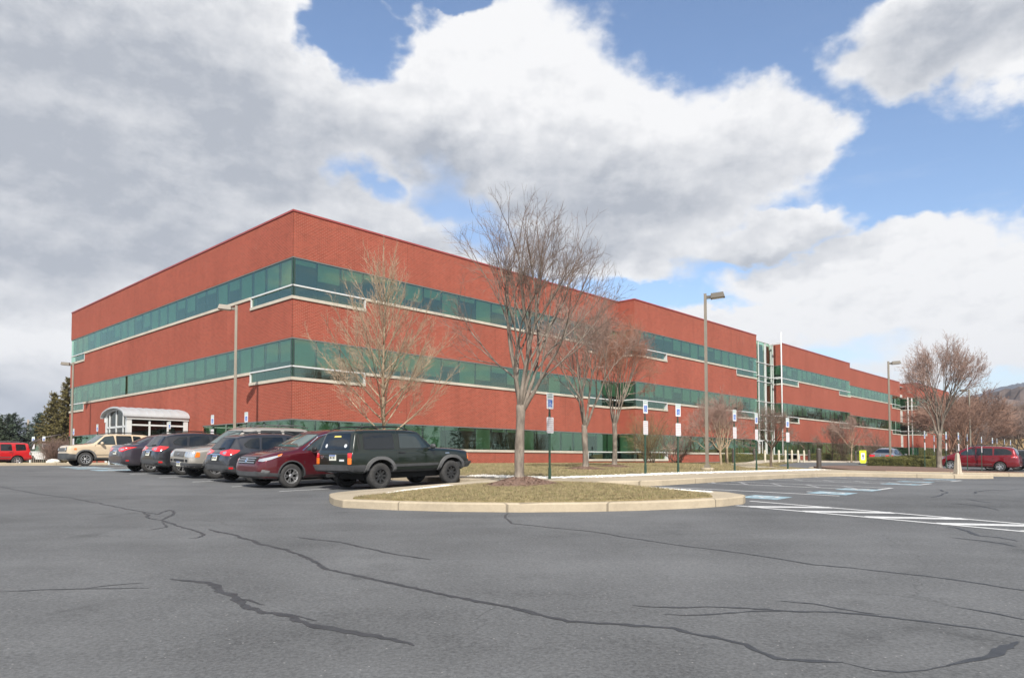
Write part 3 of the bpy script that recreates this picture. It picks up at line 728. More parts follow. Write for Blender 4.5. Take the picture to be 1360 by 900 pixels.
# ------------------------------------------------------------------ sealed cracks in the asphalt
CR = [
 (.05,[(0,645),(50,655),(100,661.5),(150,671),(190,679),(197,687.5),(215,690),(235,697.5),(260,704),(271,709),(262,713.5),(250,714)]),
 (.05,[(190,679),(210,682),(225,676.5),(231,680),(222,686),(215,690)]),
 (.035,[(192,704),(205,702),(222,699),(215,692)]),
 (.055,[(277,702),(310,709),(335,717),(342,721),(365,726),(378,729),(400,737),(420,746),(425,750),(432,755),(475,764),(525,775),(575,786),(625,797),(680,806),(710,815),(755,825),(820,829),(895,834),(920,841),(960,849),(990,856),(1005,864),(1030,874),(1060,877),(1120,880)]),
 (.02,[(1120,880),(1160,890),(1195,893),(1230,890),(1262,884)]),
 (.045,[(395,713),(420,716),(450,719),(475,725),(500,730),(520,735),(540,738),(572,743)]),
 (.075,[(225,768),(250,771),(275,773),(287,777),(290,784),(308,789),(314,797),(330,806),(352,813),(385,816),(395,824),(415,830),(450,837),(480,841),(520,848),(550,857)]),
 (.05,[(315,794),(330,796),(350,803)]),(.035,[(385,816),(402,819),(420,824)]),
 (.035,[(0,785),(60,782),(120,781),(160,780.5),(198,780)]),(.025,[(108,781),(150,776),(192,773)]),
 (.035,[(675,681),(671,687),(680,695),(780,705),(880,721),(980,734),(1080,750),(1180,760),(1280,772),(1420,793)]),
 (.04,[(840,804),(870,806),(905,807),(940,806),(980,807),(1055,812),(1110,813),(1155,817),(1230,826),(1305,836),(1400,853)]),
 (.03,[(882,816),(910,817),(940,816),(1000,812),(1040,812)]),(.03,[(1032,798),(1080,802),(1130,811),(1170,817)]),
 (.025,[(1270,806),(1315,814),(1380,827)]),(.075,[(1258,884),(1275,880),(1300,876),(1330,865),(1350,852)]),
 (.06,[(1255,700),(1270,701),(1285,706),(1300,712),(1325,714),(1352,719)]),(.05,[(1262,714),(1300,718),(1330,722),(1352,727)]),
 (.05,[(1236,661),(1250,658),(1258,654),(1245,650)]),(.05,[(1263,669),(1292,671),(1310,674),(1328,678)]),(.05,[(1292,656),(1305,652),(1330,651),(1380,649)]),(.04,[(1284,663),(1300,666),(1318,668)]),
]
def wander(pts, seed):
    rr = random.Random(seed+50); out = [pts[0]]
    for a, b in zip(pts[:-1], pts[1:]):
        l = math.dist(a, b); n = max(1, int(l/.30)); nx, ny = -(b[1]-a[1])/l, (b[0]-a[0])/l
        for i in range(1, n+1):
            t = i/n; o = 0 if i == n else rr.gauss(0, .022); out.append((lerp(a[0], b[0], t)+nx*o, lerp(a[1], b[1], t)+ny*o))
    return out
for k, (wd, pts) in enumerate(CR):
    strip('crack_seal', wander([hit(*p) for p in pts], k), wd*.85, 'tar', .003, .06, .42, True, k)
# ================================================================== the office block
HR = 12.30; T3 = 10.055; S3 = 8.68; T2, S2, T1, S1 = T3-4, S3-4, T3-8, S3-8     # roof, window heads and sills above eye level
LOW = .57                                                               # the corner windows reach this much lower
off = thing('office_building', 'long three storey red brick office block with green ribbon windows', 'office building', (CX0, CY0, 0), TH)
BASE = -1.0
# facade: origin (u,w), run direction, outward normal, length
FAC = {
 'L': dict(o=(0,0), d=(0,1), n=(-1,0), len=35.6),
 'A': dict(o=(0,0), d=(1,0), n=(0,-1), len=27.9),
 'As': dict(o=(27.9,-1.52), d=(0,1), n=(-1,0), len=1.52),
 'B': dict(o=(27.9,-1.52), d=(1,0), n=(0,-1), len=21.65),
 'Bs': dict(o=(49.55,-1.52), d=(0,1), n=(1,0), len=1.2),
 'Ds': dict(o=(56.06,-1.43), d=(0,1), n=(-1,0), len=1.1),
 'D': dict(o=(56.06,-1.43), d=(1,0), n=(0,-1), len=21.43),
 'E': dict(o=(77.49,.14), d=(1,0), n=(0,-1), len=28.6),
 'Fs': dict(o=(109.0,-1.6), d=(0,1), n=(-1,0), len=2.6),
 'F': dict(o=(109.0,-1.6), d=(1,0), n=(0,-1), len=22.),
}
def pt(f, s, dep, z):                                                   # along s, dep inwards from the face
    F = FAC[f]; return (F['o'][0]+F['d'][0]*s-F['n'][0]*dep, F['o'][1]+F['d'][1]*s-F['n'][1]*dep, z)
def fbox(mb, f, s0, s1, d0, d1, z0, z1, m=None):
    a = pt(f, s0, d0, z0); b = pt(f, s1, d1, z1)
    return mb.box((min(a[0],b[0]), min(a[1],b[1]), z0), (max(a[0],b[0]), max(a[1],b[1]), z1), m)
TK = .34
brick = MB(); cop = MB(); SILLS = {}; RAILS = []
def newrail():
    m_ = MB(); RAILS.append(m_); return m_
# deep window ranges (start, end) along each facade, per storey (1 ground)
DEEP = {'L': [(0,4.28),(31.94,35.6)], 'A': [(0,4.32),(23.95,27.9)], 'As': [(0,1.52)], 'B': [(0,4.7),(17.2,21.65)], 'Bs': [], 'Ds': [(0,1.1)], 'D': [(0,4.38),(17.24,21.43)],
        'E': [(24.1,28.6)], 'Fs': [(0,2.6)], 'F': [(0,5.6)]}
def trims(f): # corner shares: which ends are already closed by the neighbour's wall thickness
    return {'A': (TK, 0), 'B': (TK, 0), 'D': (TK, 0), 'F': (TK, 0), 'As': (0, 0)}.get(f, (0, 0))
SOLID_L = (10.0, 26.7)                                                  # no ground windows here on the left front
for f, F in FAC.items():
    ln = F['len']; a0 = trims(f)[0]
    if f == 'Bs':
        fbox(brick, f, TK, ln, .0, TK, BASE, HR); fbox(cop, f, TK, ln+.0, -.04, TK+.02, HR+.001, HR+.09); continue
    fbox(brick, f, a0, ln, 0, TK, T3, HR)
    fbox(cop, f, a0+(.0 if a0 else -.04 if f != 'E' else 0), ln, -.04, TK+.02, HR+.001, HR+.09)
    for (t, s, k) in ((T2, S3, 3), (T1, S2, 2), (BASE, S1, 1)):
        deep = [d for d in DEEP[f] if not (f == 'L' and k == 1)]
        solid = [SOLID_L] if (f == 'L' and k == 1) else []
        cuts = [a0]+sorted({x for d in deep+solid for x in d if a0 < x < ln})+[ln]
        for x0, x1 in zip(cuts[:-1], cuts[1:]):
            xm = (x0+x1)/2; dp = any(d[0] <= xm <= d[1] for d in deep); so_ = any(d[0] <= xm <= d[1] for d in solid)
            if so_: fbox(brick, f, x0, x1, 0, TK, t, T1); continue
            top = s-.15-(LOW if dp else 0)
            fbox(brick, f, x0, x1, 0, TK, t, top)
            e0 = x0 if (x0 > a0 or a0) else x0; 
            fbox(SILLS.setdefault((f, k, round(top, 2), x0 > 15 and f == 'L' and k == 1) if not dp else (f, k, x0, 1), MB()), f, x0-(.06 if x0 == 0 and not a0 else 0)+(0 if x0 > a0 or not a0 else 0), x1, -.06, TK, top+.001, top+.15)
            if dp and x0 == a0: x0 = 0
            if dp: # white rail across the deep corner glass and the white jamb where it steps back up
                fbox(newrail(), f, x0-(.02 if x0 == 0 else 0), x1, -.02, .04, s-.075, s-.0)
        for d in deep:
            for x in d:
                if .5 < x < ln-.5:
                    sgn = 1 if x == d[0] else -1
                    fbox(newrail(), f, min(x, x+sgn*.07), max(x, x+sgn*.07), -.015, TK-.02, s-LOW-.149, s-.101)
                    e = .10*sgn; 
        if solid:
            fbox(brick, f, 9.99, 10.0, 0, TK, BASE, T1) if False else None
# back and hidden sides, roof
brick.box((TK, 35.25, BASE), (131, 35.6, HR)); brick.box((130.66, -1.6, BASE), (131, 35.25, HR))
brick.box((27.9-TK, -.0+.34, T3), (27.9, .35, T3+.01))
brick.box((77.49-TK, -1.09, BASE), (77.49, .14+TK, HR)); brick.box((105.75, .48, BASE), (106.09, 1.4, HR))
bw = brick.build('brick_wall', 'brick', off)
cop.box((TK, 35.2, HR+.001), (131, 35.64, HR+.09)); cop.box((130.62,-1.6, HR+.001), (131.04, 35.2, HR+.09)); cop.box((77.13,-1.05,HR+.001),(77.53,.50,HR+.09))
cop.build('coping', 'coping', off); 
for m_ in SILLS.values(): m_.build('sill', 'sill', off)
for m_ in RAILS: m_.build('window_rail', 'white_metal', off)
rf = MB(); rf.box((.4, .5, HR-.6), (130.6, 35.2, HR-.45)); rf.box((28.3,-1.1,HR-.6),(49.2,.5,HR-.45)); rf.box((56.4,-1.0,HR-.6),(77.1,.5,HR-.45)); rf.build('roof', 'roofing', off)
# inner floors and core, seen through the glass
inn = MB()
for z0, z1 in ((BASE+.05, S1-.95), (T1+.03, S2-.75), (T2+.03, S3-.75), (T3+.03, T3+.5)):
    inn.box((.42, .55, z0), (130.5, 35.1, z1), 'ceiling'); inn.box((28.3, -1.1, z0), (49.15, .54, z1), 'ceiling'); inn.box((56.5, -1.0, z0), (77.0, .54, z1), 'ceiling')
inn.box((4.2, 5.0, BASE), (127, 30.5, HR-.7), 'interior')
for x in range(8, 124, 9): inn.box((x, .9, BASE), (x+.12, 4.95, HR-.7), 'interior')
for y in range(7, 30, 7): inn.box((.9, y, BASE), (4.15, y+.12, HR-.7), 'interior')
inn.build('interior', None, off)

# windows: one bay = mullion frame > pane, blind
HEADS = MB()
def bay(f, s0, s1, k, deep, rr, mbF, mbP, mbB, drop, m=(None, None, None), first=False):
    t = (T1, T2, T3)[k-1]; s = (S1, S2, S3)[k-1]; lo = s-LOW-.0 if deep else s
    fbox(mbF, f, s0, s0+.035, .062, .16, lo, t-.06, m[0])
    fbox(mbF, f, s0, s1, .045, .16, t-.05, t-.001, m[0])
    if not deep: fbox(mbF, f, s0+.035, s1, .062, .15, lo, lo+.03, m[0])
    a, b = pt(f, s0+.05, .10, 0), pt(f, s1, .10, 0)
    tz = rr.uniform(-.0025, .0025)
    def q(mb, z0, z1, mm, dep=0, dz=0):
        A = pt(f, s0+(.004 if dep == 0 else .04), .055+dep+dz, 0); B = pt(f, s1-(.004 if dep == 0 else 0), .055+dep-dz, 0)
        F = FAC[f]; vs = [(A[0],A[1],z0),(B[0],B[1],z0),(B[0],B[1],z1),(A[0],A[1],z1)]
        nrm = (Vector(vs[1])-Vector(vs[0])).cross(Vector(vs[3])-Vector(vs[0]))
        if nrm.x*F['n'][0]+nrm.y*F['n'][1] < 0: vs = vs[::-1]
        mb.quad(*vs, mm)
    q(mbP, lo, t-.05, m[1], 0, tz)
    hgt = (t-s)*drop
    if drop > 0: 
        q(mbB, t-.07-hgt, t-.07, m[2], .125)
        fbox(mbB, f, s0+.06, s1-.02, .175, .195, t-.07-hgt-.03, t-.07-hgt, m[2])
rr = random.Random(21)
def drops(f, k):
    r = rr.random()
    if k == 3: return .15 if r < .30 else .97 if r < .62 else .62 if r < .82 else .35
    if k == 2: return .70+rr.uniform(-.06, .06) if r < .7 else .95 if r < .82 else .25
    return 1.0 if r < .72 else .75 if r < .84 else .1
bays = []
for f, F in FAC.items():
    if f == 'Bs': continue
    ln = F['len']; n = max(1, round(ln/1.42)); wd = ln/n
    for k in (1, 2, 3):
        for i in range(n):
            s0, s1 = i*wd, (i+1)*wd; sm = (s0+s1)/2
            if f == 'L' and k == 1 and SOLID_L[0]-.1 < sm < SOLID_L[1]: continue
            dp = any(d[0] <= sm <= d[1] for d in DEEP[f]) and not (f == 'L' and k == 1)
            p = pt(f, sm, 0, 0); x, y = P(p[0], p[1])
            # apparent width in the photograph
            a = P(*pt(f, s0, 0, 0)[:2]); b = P(*pt(f, s1, 0, 0)[:2])
            app = abs(a[0]/a[1]-b[0]/b[1])*(1.4+LOW*dp)/y
            if f in 'As':
                pass
            s0_ = max(s0, .02); bays.append((app, f, s0_, s1, k, dp, drops(f, k)))
bays.sort(key=lambda b: -b[0])
for (_, f, s0, s1, k, dp, dr) in bays[:96]:
    a, b, c = MB(), MB(), MB(); bay(f, s0, s1, k, dp, rr, a, b, c, dr)
    fr = a.build('window', 'mullion', off); b.build('pane', 'glass', fr)
    if c.v: c.build('blind', 'blind', fr)
rest = MB()
for (_, f, s0, s1, k, dp, dr) in bays[96:]: bay(f, s0, s1, k, dp, rr, rest, rest, rest, dr, ('mullion', 'glass', 'blind'))
ro = rest.build('window_row', None, off); ro['kind'] = 'stuff'
# grey head flashing under each brick band
hd = MB()
for f, F in FAC.items():
    if f == 'Bs': continue
    for t in (T1, T2, T3):
        if f == 'L' and t == T1:
            fbox(hd, f, .0, 10, .012, .04, t-.05, t-.002); fbox(hd, f, 26.7, 35.6, .012, .04, t-.05, t-.002); continue
        fbox(hd, f, .03 if f in ('A','B','D','F') else 0, F['len'], .012, .04, t-.05, t-.002)
hd.build('window_head', 'head', off)

# main entrance: tall glazed slot between the wings, with white mast
ent = MB(); fr = MB(); GY = -.42
ent.quad((49.56, GY, -.12), (56.05, GY, -.12), (56.05, GY, HR-.06), (49.56, GY, HR-.06))
for x in (49.6, 50.75, 51.0, 52.4, 53.9, 54.15, 55.5, 55.98): fr.box((x-.026, GY-.09, -.12), (x+.026, GY+.02, HR-.05))
for z in (2.05, 3.1, S2-.57, S2, T2, S3-.57, S3, T3, HR-.05): fr.box((49.56, GY-.10, z-.028), (56.05, GY+.03, z+.028))
eg = fr.build('entrance_glazing', 'white_metal', off); ent.build('pane', 'glass', eg)
pn = MB()
for (x0, x1) in ((52.45, 53.8), (54.2, 55.4)):
    for z0, z1 in ((T3+.1, HR-.3), (S2+.2+1.5, S3-.8), (2.2, S2-.7)): pn.box((x0, GY+.12, z0), (x1, GY+.2, z1))
pn.build('brown_panel', 'brown_panel', eg)
dr = MB()
for x0 in (51.05, 52.0): 
    dr.box((x0, GY-.16, -.12), (x0+.07, GY-.11, 2.0)); dr.box((x0+.80, GY-.16, -.12), (x0+.87, GY-.11, 2.0)); dr.box((x0+.07, GY-.16, 1.92), (x0+.80, GY-.11, 2.0)); dr.box((x0+.07, GY-.16, -.12), (x0+.80, GY-.11, .08)); dr.box((x0+.70, GY-.22, .7), (x0+.73, GY-.17, 1.3))
dr.build('door', 'white_metal', off)
ms = MB(); ms.tube([(55.05, -1.75, -.2), (55.05, -1.75, HR+1.05)], .07, 12, cap=True); ms.box((54.98, -1.7, S3-.1), (55.12, GY-.08, S3)); ms.box((54.98, -1.7, S2-.1), (55.12, GY-.08, S2)); ms.box((54.98,-1.7,HR-.2),(55.12,GY-.08,HR-.1))
ms.build('mast', 'white_metal', off)
# second glazed slot far along the front, with two white columns
g2 = MB(); g2.quad((106.1, 1.4, -.2), (109.0, 1.4, -.2), (109.0, 1.4, HR-.05), (106.1, 1.4, HR-.05)); f2 = MB()
for z in (S1, T1, S2, T2, S3, T3, HR-.05): f2.box((106.1, 1.3, z-.05), (109, 1.42, z+.05))
for x in (106.8, 107.5, 108.2): f2.box((x-.04, 1.3, -.2), (x+.04, 1.42, HR-.05))
sg = f2.build('entrance_glazing', 'white_metal', off); g2.build('pane', 'glass', sg)
for x in (105.9, 108.2): c = MB(); c.tube([(x, -1.0, -.3), (x, -1.0, S3+1.2)], .085, 10); c.build('column', 'white_metal', off)
cb = MB(); cb.box((106.1, .5, BASE), (106.4, 1.35, HR), None); cb.build('side_wall', 'brick', off)

# ------------------------------------------------------------------ barrel-vaulted white vestibule on the left front
V0, V1, VL = 11.9, 15.5, 3.45; vz0, vze, vzc = -.34, 2.58, 3.10
ves = MB(); cw = .17
def arc(n=14, ov=.0, dz=0.):
    c = (V0+V1)/2; h = (V1-V0)/2+ov; rise = vzc-vze
    return [(c-h*math.cos(PI*i/n), vze+dz+rise*math.sin(PI*i/n)) for i in range(n+1)]
for w_ in (V0, V1-cw*1.5):
    for u_ in (-VL, -cw*1.5-.05): ves.box((u_, w_, vz0), (u_+cw*1.5, w_+cw*1.5, vze-.02))
ves.box((-VL-.05, V0-.05, vze-.20), (-.02, V0+.10, vze-.001)); ves.box((-VL-.05, V1-.10, vze-.28), (-.02, V1+.05, vze-.001))
for w_ in (V0+.03, V1-.11):
    for u_ in (-VL+1.18, -VL+2.2): ves.box((u_, w_, vz0), (u_+.10, w_+.08, vze-.28))
    for z in (vz0+.12, .95, 2.02): ves.box((-VL+.2, w_-.005, z), (-.25, w_+.085, z+.09))
# arched end frame
ap = arc(); cx = (V0+V1)/2
inner = [(cx+(w-cx)*.86, vze+(z-vze)*.72-.02) for w, z in ap]
for i in range(len(ap)-1):
    vs = []
    for u_ in (-VL-.02, -VL+.12):
        vs += [(u_, *ap[i]), (u_, *ap[i+1]), (u_, *inner[i+1]), (u_, *inner[i])]
    ves.add(vs, [(0,1,2,3),(7,6,5,4),(0,4,5,1),(2,6,7,3),(1,5,6,2),(0,3,7,4)])
for w_ in (V0+.62, cx-.05, V1-.72):
    ves.box((-VL, w_, vz0), (-VL+.09, w_+.10, vze+(.22 if abs(w_-cx) > .5 else .44)))
ves.box((-VL, V0+.2, 1.92), (-VL+.095, V1-.2, 2.03)); ves.box((-VL, V0+.2, vz0), (-VL+.095, V1-.2, vz0+.12))
vo = ves.build('vestibule', 'white_metal', off)
rfm = MB(); oa = arc(16, .14, .02); ob = arc(16, .14, -.05)
n = len(oa); vs = []
for u_ in (-VL-.25, -.01):
    vs += [(u_, *p) for p in oa]+[(u_, *p) for p in ob]
fs = []
for i in range(n-1):
    fs += [(i, i+1, 2*n+i+1, 2*n+i), (n+i, 3*n+i, 3*n+i+1, n+i+1), (i, n+i, n+i+1, i+1), (2*n+i, 2*n+i+1, 3*n+i+1, 3*n+i)]
fs += [(0, 2*n, 3*n, n), (n-1, 2*n-1, 4*n-1, 3*n-1)]
rfm.add(vs, fs)
for k in range(9):   # standing seams
    u_ = -VL-.2+k*.43
    for i in range(n-1):
        a, b = oa[i], oa[i+1]; rfm.add([(u_, a[0], a[1]), (u_+.03, a[0], a[1]), (u_+.03, b[0], b[1]), (u_, b[0], b[1]), (u_, a[0], a[1]+.035), (u_+.03, a[0], a[1]+.035), (u_+.03, b[0], b[1]+.035), (u_, b[0], b[1]+.035)], [(4,5,6,7),(0,4,7,3),(1,2,6,5)])
rfm.build('roof', 'roof_metal', vo)
pg = MB(); pg.quad((-VL+.2, V0+.07, vz0), (-.25, V0+.07, vz0), (-.25, V0+.07, vze-.28), (-VL+.2, V0+.07, vze-.28))
pg.quad((-VL+.2, V1-.07, vz0), (-.25, V1-.07, vz0), (-.25, V1-.07, vze-.28), (-VL+.2, V1-.07, vze-.28))
pg.add([(-VL+.05, w, z) for w, z in inner]+[(-VL+.05, V1-.2, vz0), (-VL+.05, V0+.2, vz0)], [tuple(range(len(inner)+2))])
pg.build('pane', 'vest_glass', vo)
bk = MB(); bk.box((-.6, V0+.3, vz0), (-.05, V1-.3, vze-.3)); bk.build('inner_wall', 'interior', vo)
# small wall lamp bracket beside the vestibule and a wall lamp
wl = MB(); wl.box((-.55, 10.9, 1.55), (-.001, 10.98, 1.62)); wl.box((-.72, 10.8, 1.48), (-.5, 11.08, 1.68)); wl.build('wall_lamp', 'lamp_head', off)
# ================================================================== vehicles
def interp(keys, x):
    if x <= keys[0][0]: return keys[0][1]
    for (a, va), (b, vb) in zip(keys[:-1], keys[1:]):
        if x <= b: return lerp(va, vb, (x-a)/(b-a))
    return keys[-1][1]
def body_mesh(S):
    xs = sorted(set([k[0] for key in ('zt','zb','zl','wb','wt') for k in S[key]]+S.get('xs', [])))
    pts = []
    out = [xs[0]]
    for x in xs[1:]:
        while x-out[-1] > .30: out.append(out[-1]+min(.24, (x-out[-1])/2))
        if x-out[-1] > .015: out.append(x)
    xs = out; rows = []
    for x in xs:
        zt, zb, zl, wb, wt = (interp(S[k], x) for k in ('zt','zb','zl','wb','wt'))
        zb = min(zb, zt-.02); d = zt-zb; X = S['fo']+S['wbase']/2-x; tp = S.get('side', .0)
        zm = zl+.42*(zb-zl)
        half = [(0, zl), (wb*.55, zl), (wb-.10, zl), (wb-.025, zl+.07), (wb, zl+.20), (wb+.004, zm), (wb-.004, lerp(zm, zb, .6)), (wb-.012, zb-.05), (wb-.04, zb),
                (lerp(wb-.04, wt, .85), zt-min(.12, .5*d)), (wt-.02, zt-min(.05, .28*d)), (wt-.10, zt-min(.012, .1*d)), (wt*.5, zt), (0, zt+.012)]
        rows.append([(X, y, z) for y, z in half])
    n = len(rows[0]); vs = []; ring = 2*n-2
    for r in rows:
        vs += r+[(p[0], -p[1], p[2]) for p in r[-2:0:-1]]
    fs = []
    for i in range(len(rows)-1):
        for j in range(ring): fs.append((i*ring+j, i*ring+(j+1)%ring, (i+1)*ring+(j+1)%ring, (i+1)*ring+j))
    def cap(base, flip):
        c = []
        for j in range(n-1):
            a, b = j, j+1; a2, b2 = (ring-a) % ring, (ring-b) % ring
            q = [base+a, base+b, base+b2, base+a2]
            q = [v for k, v in enumerate(q) if v not in q[:k]]
            if len(q) > 2: c.append(q[::-1] if flip else q)
        return c
    fs += cap(0, False)+cap((len(rows)-1)*ring, True)
    return vs, fs
def poly_cells(poly, cell):
    """triangulated and gridded 2D polygon -> verts, faces"""
    bm = bmesh.new(); f = bm.faces.new([bm.verts.new((x, y, 0)) for x, y in poly]); bmesh.ops.triangulate(bm, faces=[f])
    for ax in (0, 1):
        lo = min(p[ax] for p in poly); hi = max(p[ax] for p in poly); k = math.floor(lo/cell)+1
        while k*cell < hi-1e-4:
            co_ = [0, 0, 0]; no = [0, 0, 0]; co_[ax] = k*cell; no[ax] = 1
            bmesh.ops.bisect_plane(bm, geom=bm.verts[:]+bm.edges[:]+bm.faces[:], plane_co=co_, plane_no=no, dist=1e-5); k += 1
    bmesh.ops.remove_doubles(bm, verts=bm.verts[:], dist=1e-5)
    bm.normal_update()
    for f in bm.faces:
        if f.normal.z < 0: f.normal_flip()
    bm.verts.index_update()
    vs = [(v.co.x, v.co.y) for v in bm.verts]; fs = [[v.index for v in f.verts] for f in bm.faces]
    be = [[v.index for v in e.verts] for e in bm.edges if e.is_boundary]
    bm.free(); return vs, fs, be
class Car:
    def __init__(s, S, root):
        s.S = S; s.root = root; vs, fs = body_mesh(S)
        me = bpy.data.meshes.new('body'); me.from_pydata(vs, [], fs); me.materials.append(M[S['paint']]); me.materials.append(M['under'])
        me.polygons.foreach_set('use_smooth', [True]*len(fs)); me.update()
        bm = bmesh.new(); bm.from_mesh(me); bmesh.ops.recalc_face_normals(bm, faces=bm.faces[:]); bm.to_mesh(me); bm.free()
        o = bpy.data.objects.new('body', me); COL.objects.link(o)
        m1 = o.modifiers.new('s', 'SUBSURF'); m1.levels = m1.render_levels = S.get('sub', 2)
        dg = bpy.context.evaluated_depsgraph_get(); dg.update()
        ev = o.evaluated_get(dg); smooth_me = bpy.data.meshes.new_from_object(ev)
        # the ray target for all fitted panels is the uncut shell
        s.bvh = BVHTree.FromPolygons([v.co.copy() for v in smooth_me.vertices], [list(p.vertices) for p in smooth_me.polygons])
        o.modifiers.clear(); o.data = smooth_me
        cutters = []
        for ax in (S['wbase']/2, -S['wbase']/2):
            for sy in (1, -1):
                c = MB(); r = S['arch']; hw = max(k[1] for k in S['wb'])
                c.lathe([(r, 0), (r, .36)], 28, None, Matrix.Translation((ax, sy*(hw+.1)-(0 if sy < 0 else .46)+(.0 if sy > 0 else .1)-(.0), S['wr']+.01)) @ Matrix.Rotation(-PI/2, 4, 'X'))
                # place explicitly
                zs = S['wr']+.01
                y0, y1 = (hw-.30, hw+.12) if sy > 0 else (-hw-.12, -hw+.30)
                vs2 = []; n = 28
                for y in (y0, y1):
                    for k in range(n):
                        a = 2*PI*k/n; vs2.append((ax+r*math.cos(a), y, zs+r*math.sin(a)))
                cm = bpy.data.meshes.new('cut'); cm.from_pydata(vs2, [], [tuple(range(n)), tuple(range(n, 2*n))[::-1]]+[(k, n+k, n+(k+1)%n, (k+1)%n) for k in range(n)])
                bmc = bmesh.new(); bmc.from_mesh(cm); bmesh.ops.recalc_face_normals(bmc, faces=bmc.faces[:]); bmc.to_mesh(cm); bmc.free()
                cm.materials.append(M['under'])
                cobj = bpy.data.objects.new('cut', cm); COL.objects.link(cobj); cutters.append(cobj)
                b = o.modifiers.new('b', 'BOOLEAN'); b.operation = 'DIFFERENCE'; b.object = cobj; b.solver = 'EXACT'; b.material_mode = 'TRANSFER'
        dg.update(); ev = o.evaluated_get(dg); fin = bpy.data.meshes.new_from_object(ev)
        o.modifiers.clear(); o.data = fin
        for c in cutters: bpy.data.objects.remove(c)
        fin.set_sharp_from_angle(angle=R(38)); fin.name = 'body'
        o.parent = root; s.body = o
        s.xf = S['fo']+S['wbase']/2
    # fitted panel: polygon in a plane seen from angle ang (0 front, 90 left side, 180 rear); coordinates (s, z) with s along the view's horizontal
    def panel(s, name, poly, ang, m, off=.006, th=.012, parent=None, cell=.09, label=None, mirror=False, mb=None, el=0.):
        a = R(ang); d = Vector((math.cos(a), math.sin(a), 0)); p = Vector((-math.sin(a), math.cos(a), 0))
        vs, fs, be = poly_cells(poly, cell); out = []; good = []
        for (q, z) in vs:
            o_ = p*q+d*4+Vector((0, 0, z)); h = s.bvh.ray_cast(o_, -d)
            if h[0] is None:
                c = None
                for k_ in range(1, 26):
                    h = s.bvh.ray_cast(p*q*(1-.012*k_)+d*4+Vector((0, 0, z if k_ < 13 else z*(1-.004*(k_-12)))), -d)
                    if h[0] is not None: c = h[0]; break
                if c is None: c = Vector(s.bvh.find_nearest(p*q+d*1.2+Vector((0, 0, z)))[0])
            else: c = h[0]
            out.append(c)
        n = len(out); top = [c+d*off for c in out]; low = [c+d*(off-th) for c in out]
        F = [list(f) for f in fs]
        # orientation
        if F:
            e1 = top[F[0][1]]-top[F[0][0]]; e2 = top[F[0][2]]-top[F[0][0]]
            if e1.cross(e2).dot(d) < 0: F = [f[::-1] for f in F]
        G_ = [[x+n for x in f][::-1] for f in F]+[[b[0], b[1], b[1]+n, b[0]+n] for b in be]
        V = top+low; own = mb is None
        if own: mb = MB()
        mb.add(V, F+G_, m, False)
        k = len(mb.f)-len(F)-len(G_)
        for i in range(len(F)): mb.sm[k+i] = True
        if mirror: mb.add([(v.x, -v.y, v.z) for v in V], [f[::-1] for f in F+G_], m, False)
        if own:
            ob = mb.build(name, m, parent or s.root, sharp=35)
            if label: ob['label'] = label
            return ob
    def both(s, name, poly, ang, m, **kw):
        """the panel and its mirror image as two separate parts"""
        a = s.panel(name, poly, ang, m, **kw); me = a.data.copy()
        for v in me.vertices: v.co.y = -v.co.y
        me.flip_normals(); b = bpy.data.objects.new(name, me); COL.objects.link(b); b.parent = a.parent
        if kw.get('label'): b['label'] = kw['label']
        return a, b
    def side(s, pts): return [(-(s.xf-x), z) for x, z in pts]      # x from the nose -> panel coordinate for ang=90
    def X(s, x): return s.xf-x
def shrink(poly, d):
    """offset outline outwards (d > 0) by d"""
    n = len(poly); A = sum(poly[i][0]*poly[(i+1)%n][1]-poly[(i+1)%n][0]*poly[i][1] for i in range(n)); sg = 1 if A > 0 else -1; out = []
    for i in range(n):
        a, b, c = Vector(poly[i-1]), Vector(poly[i]), Vector(poly[(i+1) % n])
        e1 = (b-a).normalized(); e2 = (c-b).normalized(); n1 = Vector((e1.y, -e1.x))*sg; n2 = Vector((e2.y, -e2.x))*sg
        m = (n1+n2); m = m.normalized() if m.length > 1e-4 else n1; k = d/max(.45, m.dot(n1)); out.append((b.x+m.x*k, b.y+m.y*k))
    return out
def round2(poly, r=.04, n=3):
    out = []; k = len(poly)
    for i in range(k):
        a, b, c = Vector(poly[i-1]), Vector(poly[i]), Vector(poly[(i+1) % k])
        rr_ = min(r, (a-b).length*.4, (c-b).length*.4); p = b+(a-b).normalized()*rr_; q = b+(c-b).normalized()*rr_
        for j in range(n+1):
            t = j/n; out.append(tuple((1-t)**2*p+2*t*(1-t)*b+t*t*q))
    return out
